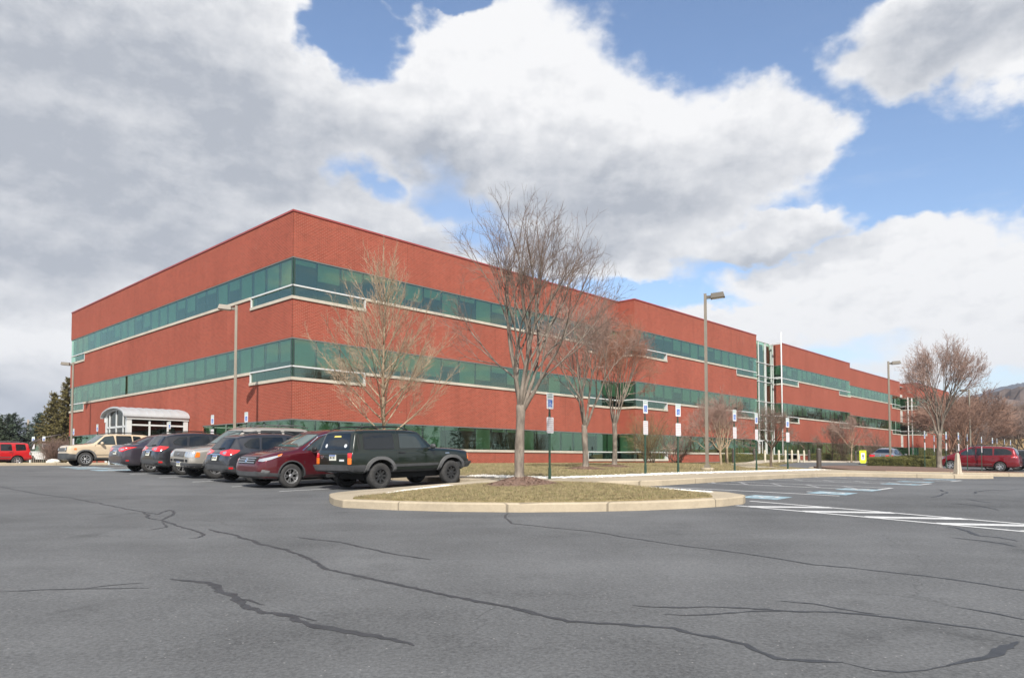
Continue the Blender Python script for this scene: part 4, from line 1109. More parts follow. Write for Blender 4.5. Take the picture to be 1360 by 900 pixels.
def wheel(root, x, y, S, sgn):
    """tyre with a rim child; sgn = which side the outer face looks to"""
    r, wd, rr_ = S['wr'], S.get('tw', .215), S['rim']; mt = Matrix.Translation((x, y, r)) @ Matrix.Rotation(-sgn*PI/2, 4, 'X')
    t = MB(); h = wd/2
    t.lathe([(rr_-.01, -h*.8), (rr_+.02, -h*.94), (r*.80, -h), (r-.03, -h*.92), (r-.006, -h*.7), (r, -h*.35), (r, h*.35), (r-.006, h*.7), (r-.03, h*.92), (r*.80, h), (rr_+.02, h*.94), (rr_-.01, h*.8)], 36, None, mt, cap=False)
    ty = t.build('wheel', 'rubber', root, sharp=50)
    g = MB(); rm = 'alloy' if S['rimc'] else 'alloy_d'
    g.lathe([(rr_-.012, -h*.7), (rr_-.012, h*.55), (rr_+.006, h*.86), (rr_-.014, h*.88), (rr_-.026, h*.70), (rr_-.030, -h*.2)], 36, rm, mt, cap=False)
    g.lathe([(0, -h*.10), (rr_-.02, -h*.10)], 24, 'under', mt, smooth=False)
    ns = S.get('spokes', 5); dz = h*.72
    for k in range(ns):
        a = 2*PI*k/ns; w0, w1 = S.get('sw', (.045, .032))
        q = mt @ Matrix.Rotation(a, 4, 'Z')
        if S.get('split'):
            for d_ in (-1, 1):
                g.add([q @ Vector(p) for p in ((.03,-.016*d_-.016,dz-.03),(.03,-.016*d_+.016,dz-.03),(rr_-.02,d_*.052+.014,dz-.004),(rr_-.02,d_*.052-.014,dz-.004),(.03,-.016*d_-.016,dz-.07),(.03,-.016*d_+.016,dz-.07),(rr_-.02,d_*.052+.014,dz-.05),(rr_-.02,d_*.052-.014,dz-.05))],
                      [(0,1,2,3),(4,7,6,5),(0,4,5,1),(1,5,6,2),(2,6,7,3),(3,7,4,0)], rm)
        else:
            g.add([q @ Vector(p) for p in ((.02,-w0,dz-.02),(.02,w0,dz-.02),(rr_-.02,w1,dz-.004),(rr_-.02,-w1,dz-.004),(.02,-w0,dz-.07),(.02,w0,dz-.07),(rr_-.02,w1,dz-.05),(rr_-.02,-w1,dz-.05))],
                  [(0,1,2,3),(4,7,6,5),(0,4,5,1),(1,5,6,2),(2,6,7,3),(3,7,4,0)], rm)
    g.lathe([(0, dz-.005), (.03, dz-.006), (.055, dz-.02), (.06, dz-.06)], 16, rm, mt, cap=False)
    g.build('rim', None, ty, sharp=35)
def mirrors(C, x, z, y, m, big=1.):
    for sg in (1, -1):
        b = MB(); X = C.X(x)
        vs = []
        for i in range(7):
            t = i/6; sc = math.sin(PI*min(1, .12+t*.8))**.6
            for k in range(10):
                a = 2*PI*k/10; vs.append((X+.02+.06*math.cos(a)*sc*big, sg*(y+.03+t*.20*big), z+.02+.075*math.sin(a)*sc*big))
        fs = [(i*10+k, i*10+(k+1)%10, (i+1)*10+(k+1)%10, (i+1)*10+k) for i in range(6) for k in range(10)]+[tuple(range(10))[::-1], tuple(range(60, 70))]
        b.add(vs, fs, m, True); b.box((X-.02, min(sg*(y-.05), sg*(y+.06)), z-.05), (X+.04, max(sg*(y-.05), sg*(y+.06)), z-.01), 'plastic')
        b.build('mirror', None, C.root)
def flares(C, m, wd=.07, off=.03, lo=.0):
    S = C.S
    for ax in (S['wbase']/2, -S['wbase']/2):
        r0 = S['arch']-.006; r1 = r0+wd; sq = S.get('sqarch', 0.)
        def rad(a, r):
            x, z = math.cos(a)*r, math.sin(a)*r
            if sq: x *= 1+sq*abs(math.sin(2*a)); z *= 1+sq*.6*abs(math.sin(2*a))
            return x, z
        A = [R(-14+lo)+(PI+R(28-2*lo))*i/18 for i in range(19)]
        poly = [(-ax*0-( - ax)*-1*0+0, 0)]
        out = [(rad(a, r1)[0], rad(a, r1)[1]) for a in A]; inn_ = [(rad(a, r0)[0], rad(a, r0)[1]) for a in A][::-1]
        # ang=90 panel coordinate s = -X
        poly = [(-(ax+x), S['wr']+.01+z) for x, z in out+inn_]
        # as strips, to stay convex
        mb = MB(); n = len(A)
        o2 = [(-(ax+x), S['wr']+.01+z) for x, z in out]; i2 = [(-(ax+x), S['wr']+.01+z) for x, z in inn_[::-1]]
        for k in range(n-1):
            q = [o2[k], o2[k+1], i2[k+1], i2[k]]
            C.panel('', q, 90, M[m], off=off, th=off+.03, mb=mb, cell=.5)
        me = mb.build('wheel_arch', M[m], C.root, sharp=35)
        mm = me.data.copy()
        for v in mm.vertices: v.co.y = -v.co.y
        mm.flip_normals(); b = bpy.data.objects.new('wheel_arch', mm); COL.objects.link(b); b.parent = C.root
def plate(C, front, z, m='plate', y=0.):
    """licence plate with a band and dark characters"""
    ang = 0 if front else 180; k = 1 if front else -1
    hw = .152; h = .155
    pl = C.panel('licence_plate', [(y-hw, z), (y+hw, z), (y+hw, z+h), (y-hw, z+h)], ang, 'plate', off=.022, th=.02, cell=2)
    C.panel('plate_band', [(y-hw+.004, z+h-.036), (y+hw-.004, z+h-.036), (y+hw-.004, z+h-.004), (y-hw+.004, z+h-.004)], ang, 'plate_blue', off=.024, th=.003, parent=pl, cell=2)
    mb = MB(); rr2 = random.Random(int(z*1e4)+len(C.S['paint']))
    for i in range(7):
        if i == 3: continue
        s0 = y-.118+i*.034
        C.panel('', [(s0, z+.045), (s0+.022, z+.045), (s0+.022, z+.105), (s0, z+.105)], ang, M['black'], off=.0245, th=.003, mb=mb, cell=2)
    mb.build('plate_characters', 'black', pl)
def make_car(S, label, cat, loc, rz, name, group='cars parked in the lot'):
    root = thing(name, label, cat, loc, rz, group)
    C = Car(S, root); xf = C.xf
    g = S.get('glass', 'carglass')
    # glass: dark rubber seal under each pane
    def glazed(nm, poly, ang, m=g, two=False, rad=.04):
        poly = round2(poly, rad)
        f = C.both if two else C.panel
        f(nm+'_seal', shrink(poly, .018), ang, S.get('sealm', 'seal'), off=.004, th=.01)
        f(nm, poly, ang, m, off=.009, th=.008)
    for i, w_ in enumerate(S['side_windows']): glazed('side_window', C.side(w_), 90, S.get('side_glass', [g]*9)[i], True)
    if S.get('windshield'): glazed('windshield', [(y, z) for y, z in S['windshield']], 0, S.get('ws_glass', 'carglass_g'))
    if S.get('rear_window'): glazed('rear_window', [(-y, z) for y, z in S['rear_window']], 180)
    for dpoly in S.get('doors', []):
        q = round2(C.side(dpoly), .05)
        mbx = MB(); n = len(q); o_ = shrink(q, .016); i_ = q
        for k in range(n):
            C.panel('', [o_[k], o_[(k+1)%n], i_[(k+1)%n], i_[k]], 90, M['black'], off=.0015, th=.004, mb=mbx, cell=.25, mirror=True)
        mbx.build('door_gap', 'black', root)
    for hx, hz in S.get('handles', []):
        C.both('door_handle', C.side([(hx-.10, hz-.018), (hx+.10, hz-.018), (hx+.10, hz+.018), (hx-.10, hz+.018)]), 90, S.get('handle_m', 'black'), off=.028, th=.02, cell=1)
    for it in S.get('panels', []):   # name, poly, ang, material, off, both?
        nm, poly, ang, m = it[:4]; o_ = it[4] if len(it) > 4 else .01; two = it[5] if len(it) > 5 else False; th = it[6] if len(it) > 6 else .012
        if ang == 90: poly = C.side(poly)
        elif ang in (45, 135, 60, 30, 120, 150):
            # corner-relative: (offset along the corner plane, z); corner = (nose or tail x, half width)
            a = R(ang); p = (-math.sin(a), math.cos(a)); cx_ = xf-.1 if ang < 90 else xf-S['L']+.1; cy_ = S['W']/2-.08
            s0 = p[0]*cx_+p[1]*cy_; poly = [(s0+q*(1 if ang < 90 else -1), z) for q, z in poly]
        f = C.both if two else C.panel
        f(nm, round2(poly, .02, 2), ang, m, off=o_, th=th)
    if S.get('flare'): flares(C, *S['flare'])
    hw = max(k[1] for k in S['wb'])
    for ax in (S['wbase']/2, -S['wbase']/2):
        for sg in (1, -1): wheel(root, ax, sg*(hw-S.get('tw', .215)/2+S.get('wout', -.01)), S, sg)
    mx, mz = S['mirror']; mirrors(C, mx, mz, S.get('my', hw-.04), S.get('mirror_m', S['paint']), S.get('msize', 1.))
    if S.get('rails'):
        x0, x1, yy, zz, rm = S['rails']
        for sg in (1, -1):
            b = MB(); pts = [(xf-lerp(x0, x1, t), sg*yy, zz+.075*min(1, 6*t, 6*(1-t))+.02*math.sin(PI*t)) for t in [i/12 for i in range(13)]]
            b.tube(pts, .016, 6, rm); b.build('roof_rail', None, root)
        if S.get('bars'):
            for bx in S['bars']:
                b = MB(); b.tube([(xf-bx, -yy, zz+.085), (xf-bx, yy, zz+.085)], .017, 6, rm); b.build('roof_bar', None, root)
    if S.get('plate_r') is not None: plate(C, False, S['plate_r'])
    if S.get('plate_f') is not None: plate(C, True, S['plate_f'])
    # axles and underbody so that no light shows through
    ub = MB(); ub.box((-S['wbase']/2-.35, -hw+.30, S['wr']-.09), (S['wbase']/2+.35, hw-.30, S['wr']+.1))
    ub.tube([(-S['wbase']/2, -hw+.2, S['wr']-.03), (-S['wbase']/2, hw-.2, S['wr']-.03)], .045, 8); ub.tube([(S['wbase']/2, -hw+.2, S['wr']-.03), (S['wbase']/2, hw-.2, S['wr']-.03)], .04, 8)
    ub.build('underbody', 'under', root)
    if S.get('extra'): S['extra'](C)
    return root, C
def car_at(S, label, cat, u, w, heading, name, **kw):
    """heading: direction of the nose on the turned grid, 'u+', 'u-', 'w+', 'w-'; (u, w) centre between the axles"""
    x, y = P(u, w); rz = TH+{'u+': 0, 'u-': PI, 'w+': PI/2, 'w-': -PI/2}[heading]
    root, C = make_car(S, label, cat, (x, y, 0), rz, name, **kw)
    # sit on the sloping lot
    c, s_ = math.cos(rz), math.sin(rz); h = S['wbase']/2; t = S['W']/2-.1
    zf, zr = G(x+c*h, y+s_*h), G(x-c*h, y-s_*h); zl, zr2 = G(x-s_*t, y+c*t), G(x+s_*t, y-c*t)
    pitch = -math.atan2(zf-zr, 2*h); roll = math.atan2(zl-zr2, 2*t)
    root.rotation_mode = 'XYZ'; root.matrix_world = Matrix.Translation((x, y, (zf+zr+zl+zr2)/4)) @ Matrix.Rotation(rz, 4, 'Z') @ Matrix.Rotation(pitch, 4, 'Y') @ Matrix.Rotation(roll, 4, 'X')
    return root

# ---- specifications; x measured back from the nose, heights above the ground
def sym(pts): return pts+[(-y, z) for y, z in pts[::-1]]
def jeep_extra(C):
    r = C.root
    for (nm, a, b, m, off) in (('window_sticker', (-.50,1.14),(-.40,1.25),'sign_white',.011),('window_sticker', (.40,1.14),(.53,1.24),'sign_white',.011)):
        cx, cz = (a[0]+b[0])/2, (a[1]+b[1])/2; rx, rz_ = abs(b[0]-a[0])/2, (b[1]-a[1])/2
        C.panel(nm, [(cx+rx*math.cos(k*PI/5), cz+rz_*math.sin(k*PI/5)) for k in range(10)], 180, m, off=off, th=.004, cell=1)
    C.panel('window_sticker', [(-.17,1.425),(.17,1.425),(.15,1.465),(-.15,1.465)], 180, 'plate_y', off=.011, th=.004, cell=1)
    mb = MB()
    for i in range(6): C.panel('', [(-.60+i*.03,.895),(-.578+i*.03,.895),(-.578+i*.03,.92),(-.60+i*.03,.92)], 180, M['chrome'], off=.006, th=.004, mb=mb, cell=1)
    for i in range(3): C.panel('', [(-.57+i*.03,.85),(-.548+i*.03,.85),(-.548+i*.03,.87),(-.57+i*.03,.87)], 180, M['chrome'], off=.006, th=.004, mb=mb, cell=1)
    mb.build('badge', 'chrome', r)
    C.panel('badge', [(.30,.78),(.52,.78),(.52,.83),(.30,.83)], 180, 'sign_white', off=.006, th=.004, cell=1)
    mb = MB()
    for i in range(4): C.panel('', C.side([(.84+i*.04,.93),(.87+i*.04,.93),(.87+i*.04,.955),(.84+i*.04,.955)]), 90, M['chrome'], off=.006, th=.004, mb=mb, cell=1, mirror=True)
    mb.build('badge', 'chrome', r)
    h = MB(); h.box((C.X(4.42), -.1, .36), (C.X(4.1), .1, .44)); h.build('tow_hitch', 'under', r)
    a = MB(); a.tube([(C.X(.9), -.80, 1.08), (C.X(.95), -.80, 1.75)], .004, 4); a.build('aerial', 'black', r)
JEEP = dict(paint='paint_jeep', L=4.26, W=1.78, wbase=2.576, fo=.76, wr=.36, arch=.445, rim=.205, rimc=False, spokes=8, sw=(.03,.028), tw=.235, wout=.02, sub=1,
  zt=[(0,.98),(.05,1.03),(.6,1.085),(1.30,1.115),(1.36,1.13),(1.86,1.575),(1.98,1.615),(2.4,1.635),(3.6,1.63),(3.98,1.60),(4.05,1.56),(4.19,1.06),(4.26,.98)],
  zb=[(0,.90),(.05,.97),(.6,1.02),(1.3,1.05),(4.19,1.05),(4.26,.93)], zl=[(0,.52),(.3,.42),(4.0,.44),(4.26,.52)],
  wb=[(0,.80),(.05,.855),(.4,.875),(1.3,.885),(3.8,.885),(4.18,.865),(4.26,.85)], wt=[(0,.72),(.6,.76),(1.32,.79),(1.86,.715),(2.2,.725),(3.9,.725),(4.06,.71),(4.19,.79),(4.26,.78)], xs=[1.29,1.40,1.82,3.94,4.02,4.15,4.22,.02],
  side_windows=[[(1.63,1.10),(1.96,1.50),(2.62,1.52),(2.66,1.10)],[(2.84,1.10),(2.84,1.52),(3.80,1.51),(3.84,1.10)]], side_glass=['carglass_t','carglass'],
  windshield=sym([(.62,1.17),(.56,1.52)]), rear_window=[(.66,1.10),(.57,1.52),(-.57,1.52),(-.66,1.10)],
  doors=[[(1.42,.50),(1.42,1.09),(1.94,1.56),(2.70,1.57),(2.74,1.0),(2.74,.50)]], handles=[(2.60,.99)], handle_m='black', mirror=(1.60,1.13), my=.88, mirror_m='plastic', msize=1.0,
  flare=('plastic_l', .085, .055), sqarch=.06,
  panels=[('taillight',[(-.83,.70),(-.69,.70),(-.69,.87),(-.83,.87)],180,'lamp_orange',.016,True,.02),('taillight',[(-.83,.87),(-.69,.87),(-.69,1.0),(-.83,1.0)],180,'lamp_red',.016,True,.02),
    ('rear_bumper',[(-.88,.50),(.88,.50),(.88,.68),(-.88,.68)],180,'plastic',.13,False,.17),('rear_bumper',[(3.78,.50),(4.40,.50),(4.40,.68),(3.84,.68)],90,'plastic',.03,True,.05),
    ('front_bumper',[(-.88,.50),(.88,.50),(.88,.68),(-.88,.68)],0,'plastic',.13,False,.17),('front_bumper',[(-.14,.50),(.30,.50),(.24,.68),(-.14,.68)],90,'plastic',.03,True,.05),
    ('side_trim',[(1.28,.60),(2.98,.60),(2.98,.67),(1.28,.67)],90,'plastic',.012,True),('side_trim',[(1.28,.44),(3.0,.44),(3.0,.49),(1.28,.49)],90,'plastic',.012,True),
    ('headlight',[(.50,.74),(.76,.74),(.76,.93),(.50,.93)],0,'lamp_clear',.012,True),('grille',[(-.46,.74),(.46,.74),(.46,.93),(-.46,.93)],0,'plastic',.01),
    ('indicator',[(.02,.74),(.10,.74),(.10,.93),(.02,.93)],90,'lamp_orange',.012,True),
    ('tailgate_gap',[(-.70,.995),(.70,.995),(.70,1.005),(-.70,1.005)],180,'black',.004),('air_vent',[(3.92,1.10),(3.94,1.50),(3.97,1.48),(3.955,1.10)],90,'black',.006,True),('air_vent',[(3.985,1.10),(3.99,1.47),(4.01,1.42),(4.02,1.10)],90,'black',.006,True)],
  rails=(2.2,3.95,.60,1.62,'black'), bars=(2.5,3.7), plate_r=.80, extra=jeep_extra)
def crv_extra(C):
    C.panel('emblem', [(-.055,.74),(-.035,.74),(-.03,.79),(.03,.79),(.035,.74),(.055,.74),(.045,.85),(.028,.85),(.024,.81),(-.024,.81),(-.028,.85),(-.045,.85)], 0, 'chrome', off=.035, th=.02, cell=1)
    for z in (.725,.79,.85): C.panel('grille_bar', [(-.44,z),(.44,z),(.44,z+.024),(-.44,z+.024)], 0, 'alloy', off=.026, th=.015, cell=.12)
    mb = MB(); pts = [(1.30,1.05),(1.56,1.22),(1.9,1.45),(2.3,1.555),(3.1,1.56)]
    for (a, b) in zip(pts[:-1], pts[1:]): C.panel('', C.side([a, b, (b[0], b[1]+.022), (a[0]-.012, a[1]+.022)]), 90, M['chrome'], off=.014, th=.01, mb=mb, cell=.15, mirror=True)
    mb.build('window_trim', 'chrome', C.root)
CRV = dict(paint='paint_maroon', L=4.53, W=1.82, wbase=2.62, fo=.92, wr=.345, arch=.405, rim=.215, rimc=True, spokes=5, split=True,
  zt=[(0,.62),(.04,.80),(.14,.92),(.5,1.02),(1.0,1.09),(1.18,1.13),(1.30,1.19),(2.0,1.57),(2.25,1.635),(2.9,1.665),(3.8,1.63),(4.1,1.57),(4.32,1.2),(4.5,.95),(4.53,.7)],
  zb=[(0,.58),(.04,.70),(.14,.80),(.5,.93),(1.2,1.03),(2.6,1.07),(4.2,1.13),(4.45,.95),(4.53,.6)], zl=[(0,.36),(.2,.27),(.6,.25),(4.0,.27),(4.53,.40)],
  wb=[(0,.58),(.05,.70),(.18,.82),(.45,.89),(.9,.905),(3.6,.91),(4.2,.88),(4.45,.80),(4.53,.70)], wt=[(0,.50),(.14,.62),(.5,.74),(1.2,.80),(1.4,.76),(2.0,.66),(2.3,.64),(3.8,.62),(4.1,.60),(4.4,.72),(4.53,.62)], xs=[.02,.09,.3,4.49],
  side_windows=[[(1.42,1.08),(1.75,1.30),(2.12,1.49),(2.40,1.53),(2.44,1.09)],[(2.54,1.09),(2.54,1.535),(3.36,1.52),(3.42,1.12)],[(3.50,1.13),(3.48,1.51),(3.86,1.42),(4.02,1.22)]], side_glass=['carglass_t','carglass','carglass'],
  windshield=sym([(.70,1.17),(.60,1.52)]), ws_glass='carglass_g', rear_window=[(.60,1.15),(.52,1.5),(-.52,1.5),(-.60,1.15)],
  doors=[[(1.30,.36),(1.36,1.05),(2.49,1.06),(2.48,.36)],[(2.51,.36),(2.52,1.06),(3.4,1.10),(3.25,.75),(3.16,.36)]], handles=[(2.35,.94),(3.22,.98)], handle_m='paint_maroon', mirror=(1.60,1.08), mirror_m='black',
  flare=('plastic', .035, .02),
  panels=[('grille',[(-.48,.70),(.48,.70),(.56,.90),(-.56,.90)],0,'black',.012,False),('headlight',[(-.20,.775),(-.17,.83),(.18,.905),(.40,.955),(.40,.92),(.16,.82),(-.05,.765)],45,'lamp_clear',.014,True,.02),
    ('indicator',[(.36,.94),(.50,.99),(.47,.93),(.38,.90)],60,'lamp_orange',.016,True,.02),
    ('lower_bumper',[(-.75,.28),(.75,.28),(.75,.48),(-.75,.48)],0,'plastic',.014),('lower_bumper',[(-.34,.30),(.44,.26),(.44,.42),(.1,.46),(-.34,.50)],45,'plastic',.012,True),('fog_lamp',[(-.10,.46),(.12,.45),(.15,.51),(-.06,.55)],45,'plastic_l',.018,True),('fog_lamp',[(-.06,.475),(.02,.47),(.03,.505),(-.03,.515)],45,'chrome',.022,True),
    ('sill_trim',[(1.34,.26),(3.2,.26),(3.2,.36),(1.34,.36)],90,'plastic',.012,True),('bonnet_gap',[(.55,.985),(1.22,1.085),(1.22,1.093),(.55,.993)],90,'black',.003,True),('taillight',[(-.2,1.0),(.1,1.0),(.05,1.35),(-.05,1.35)],135,'lamp_red',.012,True)],
  extra=crv_extra)
def hatch(paint, name='x', **kw):
    S = dict(paint=paint, L=4.45, W=1.78, wbase=2.635, fo=.90, wr=.335, arch=.395, rim=.215, rimc=True, spokes=5, split=True,
      zt=[(0,.60),(.05,.75),(.2,.88),(.9,1.0),(1.15,1.05),(1.95,1.48),(2.2,1.525),(2.8,1.545),(3.5,1.52),(3.85,1.47),(4.0,1.42),(4.3,1.03),(4.40,.92),(4.45,.7)],
      zb=[(0,.55),(.05,.66),(.2,.78),(1.1,.93),(2.6,.98),(4.0,1.03),(4.3,.98),(4.45,.62)], zl=[(0,.34),(.2,.26),(4.1,.30),(4.45,.40)],
      wb=[(0,.60),(.06,.72),(.2,.82),(.5,.875),(3.7,.885),(4.15,.86),(4.38,.80),(4.45,.72)], wt=[(0,.5),(.2,.65),(1.1,.78),(1.3,.74),(1.95,.64),(2.2,.62),(3.6,.60),(3.95,.57),(4.3,.70),(4.45,.62)], xs=[.02,4.42,4.35],
      side_windows=[[(1.40,1.0),(1.80,1.26),(2.05,1.38),(2.36,1.42),(2.40,1.02)],[(2.50,1.02),(2.50,1.425),(3.20,1.42),(3.30,1.05)],[(3.38,1.06),(3.30,1.41),(3.60,1.36),(3.84,1.20),(3.80,1.12)]],
      windshield=sym([(.68,1.10),(.58,1.42)]), rear_window=[(.63,1.05),(.50,1.39),(-.50,1.39),(-.63,1.05)],
      doors=[[(1.28,.36),(1.34,.98),(2.45,1.0),(2.44,.36)],[(2.47,.36),(2.48,1.0),(3.36,1.03),(3.2,.7),(3.1,.36)]], handles=[(2.3,.88),(3.2,.91)], handle_m=paint, mirror=(1.55,1.02),
      panels=[('taillight',[(-.42,.91),(-.42,.99),(-.05,1.06),(.26,1.03),(.20,.95),(.0,.86),(-.2,.86)],135,'lamp_red',.014,True,.02),('taillight',[(-.28,.91),(-.28,.97),(-.14,1.0),(-.14,.90)],135,'lamp_clear',.018,True,.02),
        ('rear_bumper',[(-.76,.36),(.76,.36),(.76,.56),(-.76,.56)],180,'plastic',.016,False),('rear_bumper',[(-.46,.42),(-.46,.56),(.10,.55),(.2,.36)],135,'plastic',.014,True),('number_recess',[(-.26,.68),(.26,.68),(.30,.87),(-.30,.87)],180,'black',.008),
        ('tailgate_gap',[(-.6,.60),(.6,.60),(.6,.61),(-.6,.61)],180,'black',.004),('wiper',[(-.02,1.06),(.30,1.09),(.30,1.105),(-.02,1.085)],180,'black',.03,False,.015),('garnish',[(-.34,.875),(.34,.875),(.34,.905),(-.34,.905)],180,'chrome',.014),
        ('reflector',[(-.02,.45),(.10,.45),(.10,.51),(-.02,.51)],135,'lamp_red',.02,True),('headlight',[(-.2,.68),(.1,.7),(.3,.8),(.1,.78)],45,'lamp_clear',.012,True),('sill_trim',[(1.3,.28),(3.15,.28),(3.15,.37),(1.3,.37)],90,'plastic',.012,True)],
      flare=('plastic', .05, .022), rails=(2.0,3.75,.56,1.50,'black'), plate_r=.70)
    S.update(kw); return S
CROSS = hatch('paint_grey2')
IMPREZA = hatch('paint_grey', rails=(2.0,3.75,.56,1.50,'plastic'), bars=(2.5,3.3), flare=('plastic', .045, .018))
EXPL = dict(paint='paint_silver', L=4.81, W=1.85, wbase=2.89, fo=.88, wr=.37, arch=.44, rim=.22, rimc=True, spokes=5, sw=(.055,.04), tw=.235,
  zt=[(0,.80),(.05,.92),(.15,1.0),(.5,1.06),(1.15,1.12),(1.30,1.16),(1.95,1.66),(2.2,1.745),(2.6,1.77),(4.2,1.75),(4.5,1.70),(4.7,1.2),(4.78,1.0),(4.81,.8)],
  zb=[(0,.76),(.05,.86),(.15,.94),(1.2,1.06),(4.7,1.10),(4.81,.7)], zl=[(0,.42),(.2,.36),(4.5,.38),(4.81,.45)],
  wb=[(0,.74),(.06,.83),(.2,.88),(.5,.92),(4.3,.925),(4.7,.89),(4.81,.82)], wt=[(0,.64),(.15,.74),(1.2,.82),(1.4,.80),(2.0,.70),(4.4,.69),(4.7,.76),(4.81,.7)], xs=[.02,.1,4.74],
  side_windows=[[(1.50,1.13),(1.98,1.56),(2.42,1.62),(2.46,1.13)],[(2.56,1.13),(2.56,1.63),(3.34,1.63),(3.4,1.14)],[(3.50,1.15),(3.48,1.63),(4.30,1.60),(4.38,1.16)]],
  windshield=sym([(.72,1.19),(.64,1.62)]), rear_window=[(.66,1.15),(.6,1.6),(-.6,1.6),(-.66,1.15)], doors=[[(1.35,.46),(1.40,1.09),(2.50,1.10),(2.50,.46)],[(2.53,.46),(2.53,1.1),(3.44,1.12),(3.3,.8),(3.28,.46)]], handles=[(2.36,1.0),(3.3,1.02)], mirror=(1.66,1.15), mirror_m='black',
  flare=('plastic_l', .05, .02),
  panels=[('grille',[(-.40,.74),(.40,.74),(.44,.92),(-.44,.92)],0,'plastic_l',.014),('emblem',[(.08*math.cos(k*PI/5),.83+.034*math.sin(k*PI/5)) for k in range(10)],0,'paint_blue',.03,False,.02),
    ('headlight',[(-.32,.73),(.05,.73),(.10,.91),(-.32,.91)],45,'lamp_clear',.014,True,.02),('indicator',[(.07,.73),(.20,.74),(.20,.89),(.11,.91)],45,'lamp_orange',.014,True,.02),
    ('front_bumper',[(-.88,.38),(.88,.38),(.88,.54),(-.88,.54)],0,'plastic',.02),('front_bumper',[(-.34,.40),(.34,.38),(.30,.52),(-.34,.54)],45,'plastic',.018,True),('air_intake',[(-.42,.57),(.42,.57),(.42,.66),(-.42,.66)],0,'black',.012),('fog_lamp',[(.52,.57),(.68,.57),(.68,.66),(.52,.66)],0,'black',.014,True),('sill_trim',[(1.4,.38),(3.3,.38),(3.3,.46),(1.4,.46)],90,'plastic_l',.012,True)],
  rails=(2.3,4.5,.64,1.75,'plastic_l'), bars=(2.8,4.1), plate_f=.42)
SENTRA = dict(paint='paint_plum', L=4.62, W=1.76, wbase=2.70, fo=.90, wr=.32, arch=.375, rim=.205, rimc=True, spokes=7, sw=(.03,.022),
  zt=[(0,.55),(.05,.68),(.2,.80),(.9,.93),(1.15,.98),(1.95,1.40),(2.3,1.475),(2.8,1.495),(3.3,1.43),(3.95,1.13),(4.05,1.10),(4.45,1.06),(4.56,1.0),(4.62,.75)],
  zb=[(0,.5),(.05,.6),(.2,.72),(1.1,.90),(2.6,.95),(3.9,1.01),(4.5,.98),(4.62,.66)], zl=[(0,.28),(.2,.22),(4.3,.26),(4.62,.36)],
  wb=[(0,.6),(.06,.70),(.2,.80),(.5,.86),(3.8,.88),(4.3,.85),(4.55,.78),(4.62,.72)], wt=[(0,.5),(.2,.65),(1.1,.76),(1.9,.62),(2.4,.58),(3.1,.57),(3.6,.62),(3.95,.68),(4.5,.68),(4.62,.62)], xs=[.02,4.6,4.52],
  side_windows=[[(1.40,.97),(1.85,1.24),(2.1,1.33),(2.5,1.38),(2.52,.99)],[(2.62,.99),(2.62,1.38),(3.1,1.34),(3.5,1.16),(3.62,1.05)]],
  windshield=sym([(.68,1.02),(.56,1.36)]), rear_window=[(.62,1.13),(.48,1.37),(-.48,1.37),(-.62,1.13)], doors=[[(1.3,.34),(1.36,.95),(2.56,.97),(2.56,.34)],[(2.59,.34),(2.59,.97),(3.6,1.02),(3.35,.7),(3.3,.34)]], handles=[(2.4,.87),(3.4,.92)], handle_m='paint_plum', mirror=(1.55,.99),
  panels=[('taillight',[(-.40,.86),(-.40,.94),(-.05,.99),(.34,.98),(.10,.89),(-.1,.80),(-.28,.80)],135,'lamp_red',.014,True,.02),('taillight',[(-.24,.86),(-.24,.91),(-.02,.93),(-.05,.86)],135,'lamp_clear',.018,True,.02),('garnish',[(-.42,.90),(.42,.90),(.42,.925),(-.42,.925)],180,'chrome',.016),
    ('number_recess',[(-.30,.66),(.30,.66),(.34,.88),(-.34,.88)],180,'paint_grey2',.006),('reflector',[(.02,.44),(.12,.44),(.12,.48),(.02,.48)],135,'lamp_red',.014,True),('bumper_gap',[(-.74,.60),(.74,.60),(.74,.608),(-.74,.608)],180,'black',.004),('headlight',[(-.2,.62),(.1,.64),(.3,.75),(.1,.74)],45,'lamp_clear',.012,True)],
  plate_r=.70)
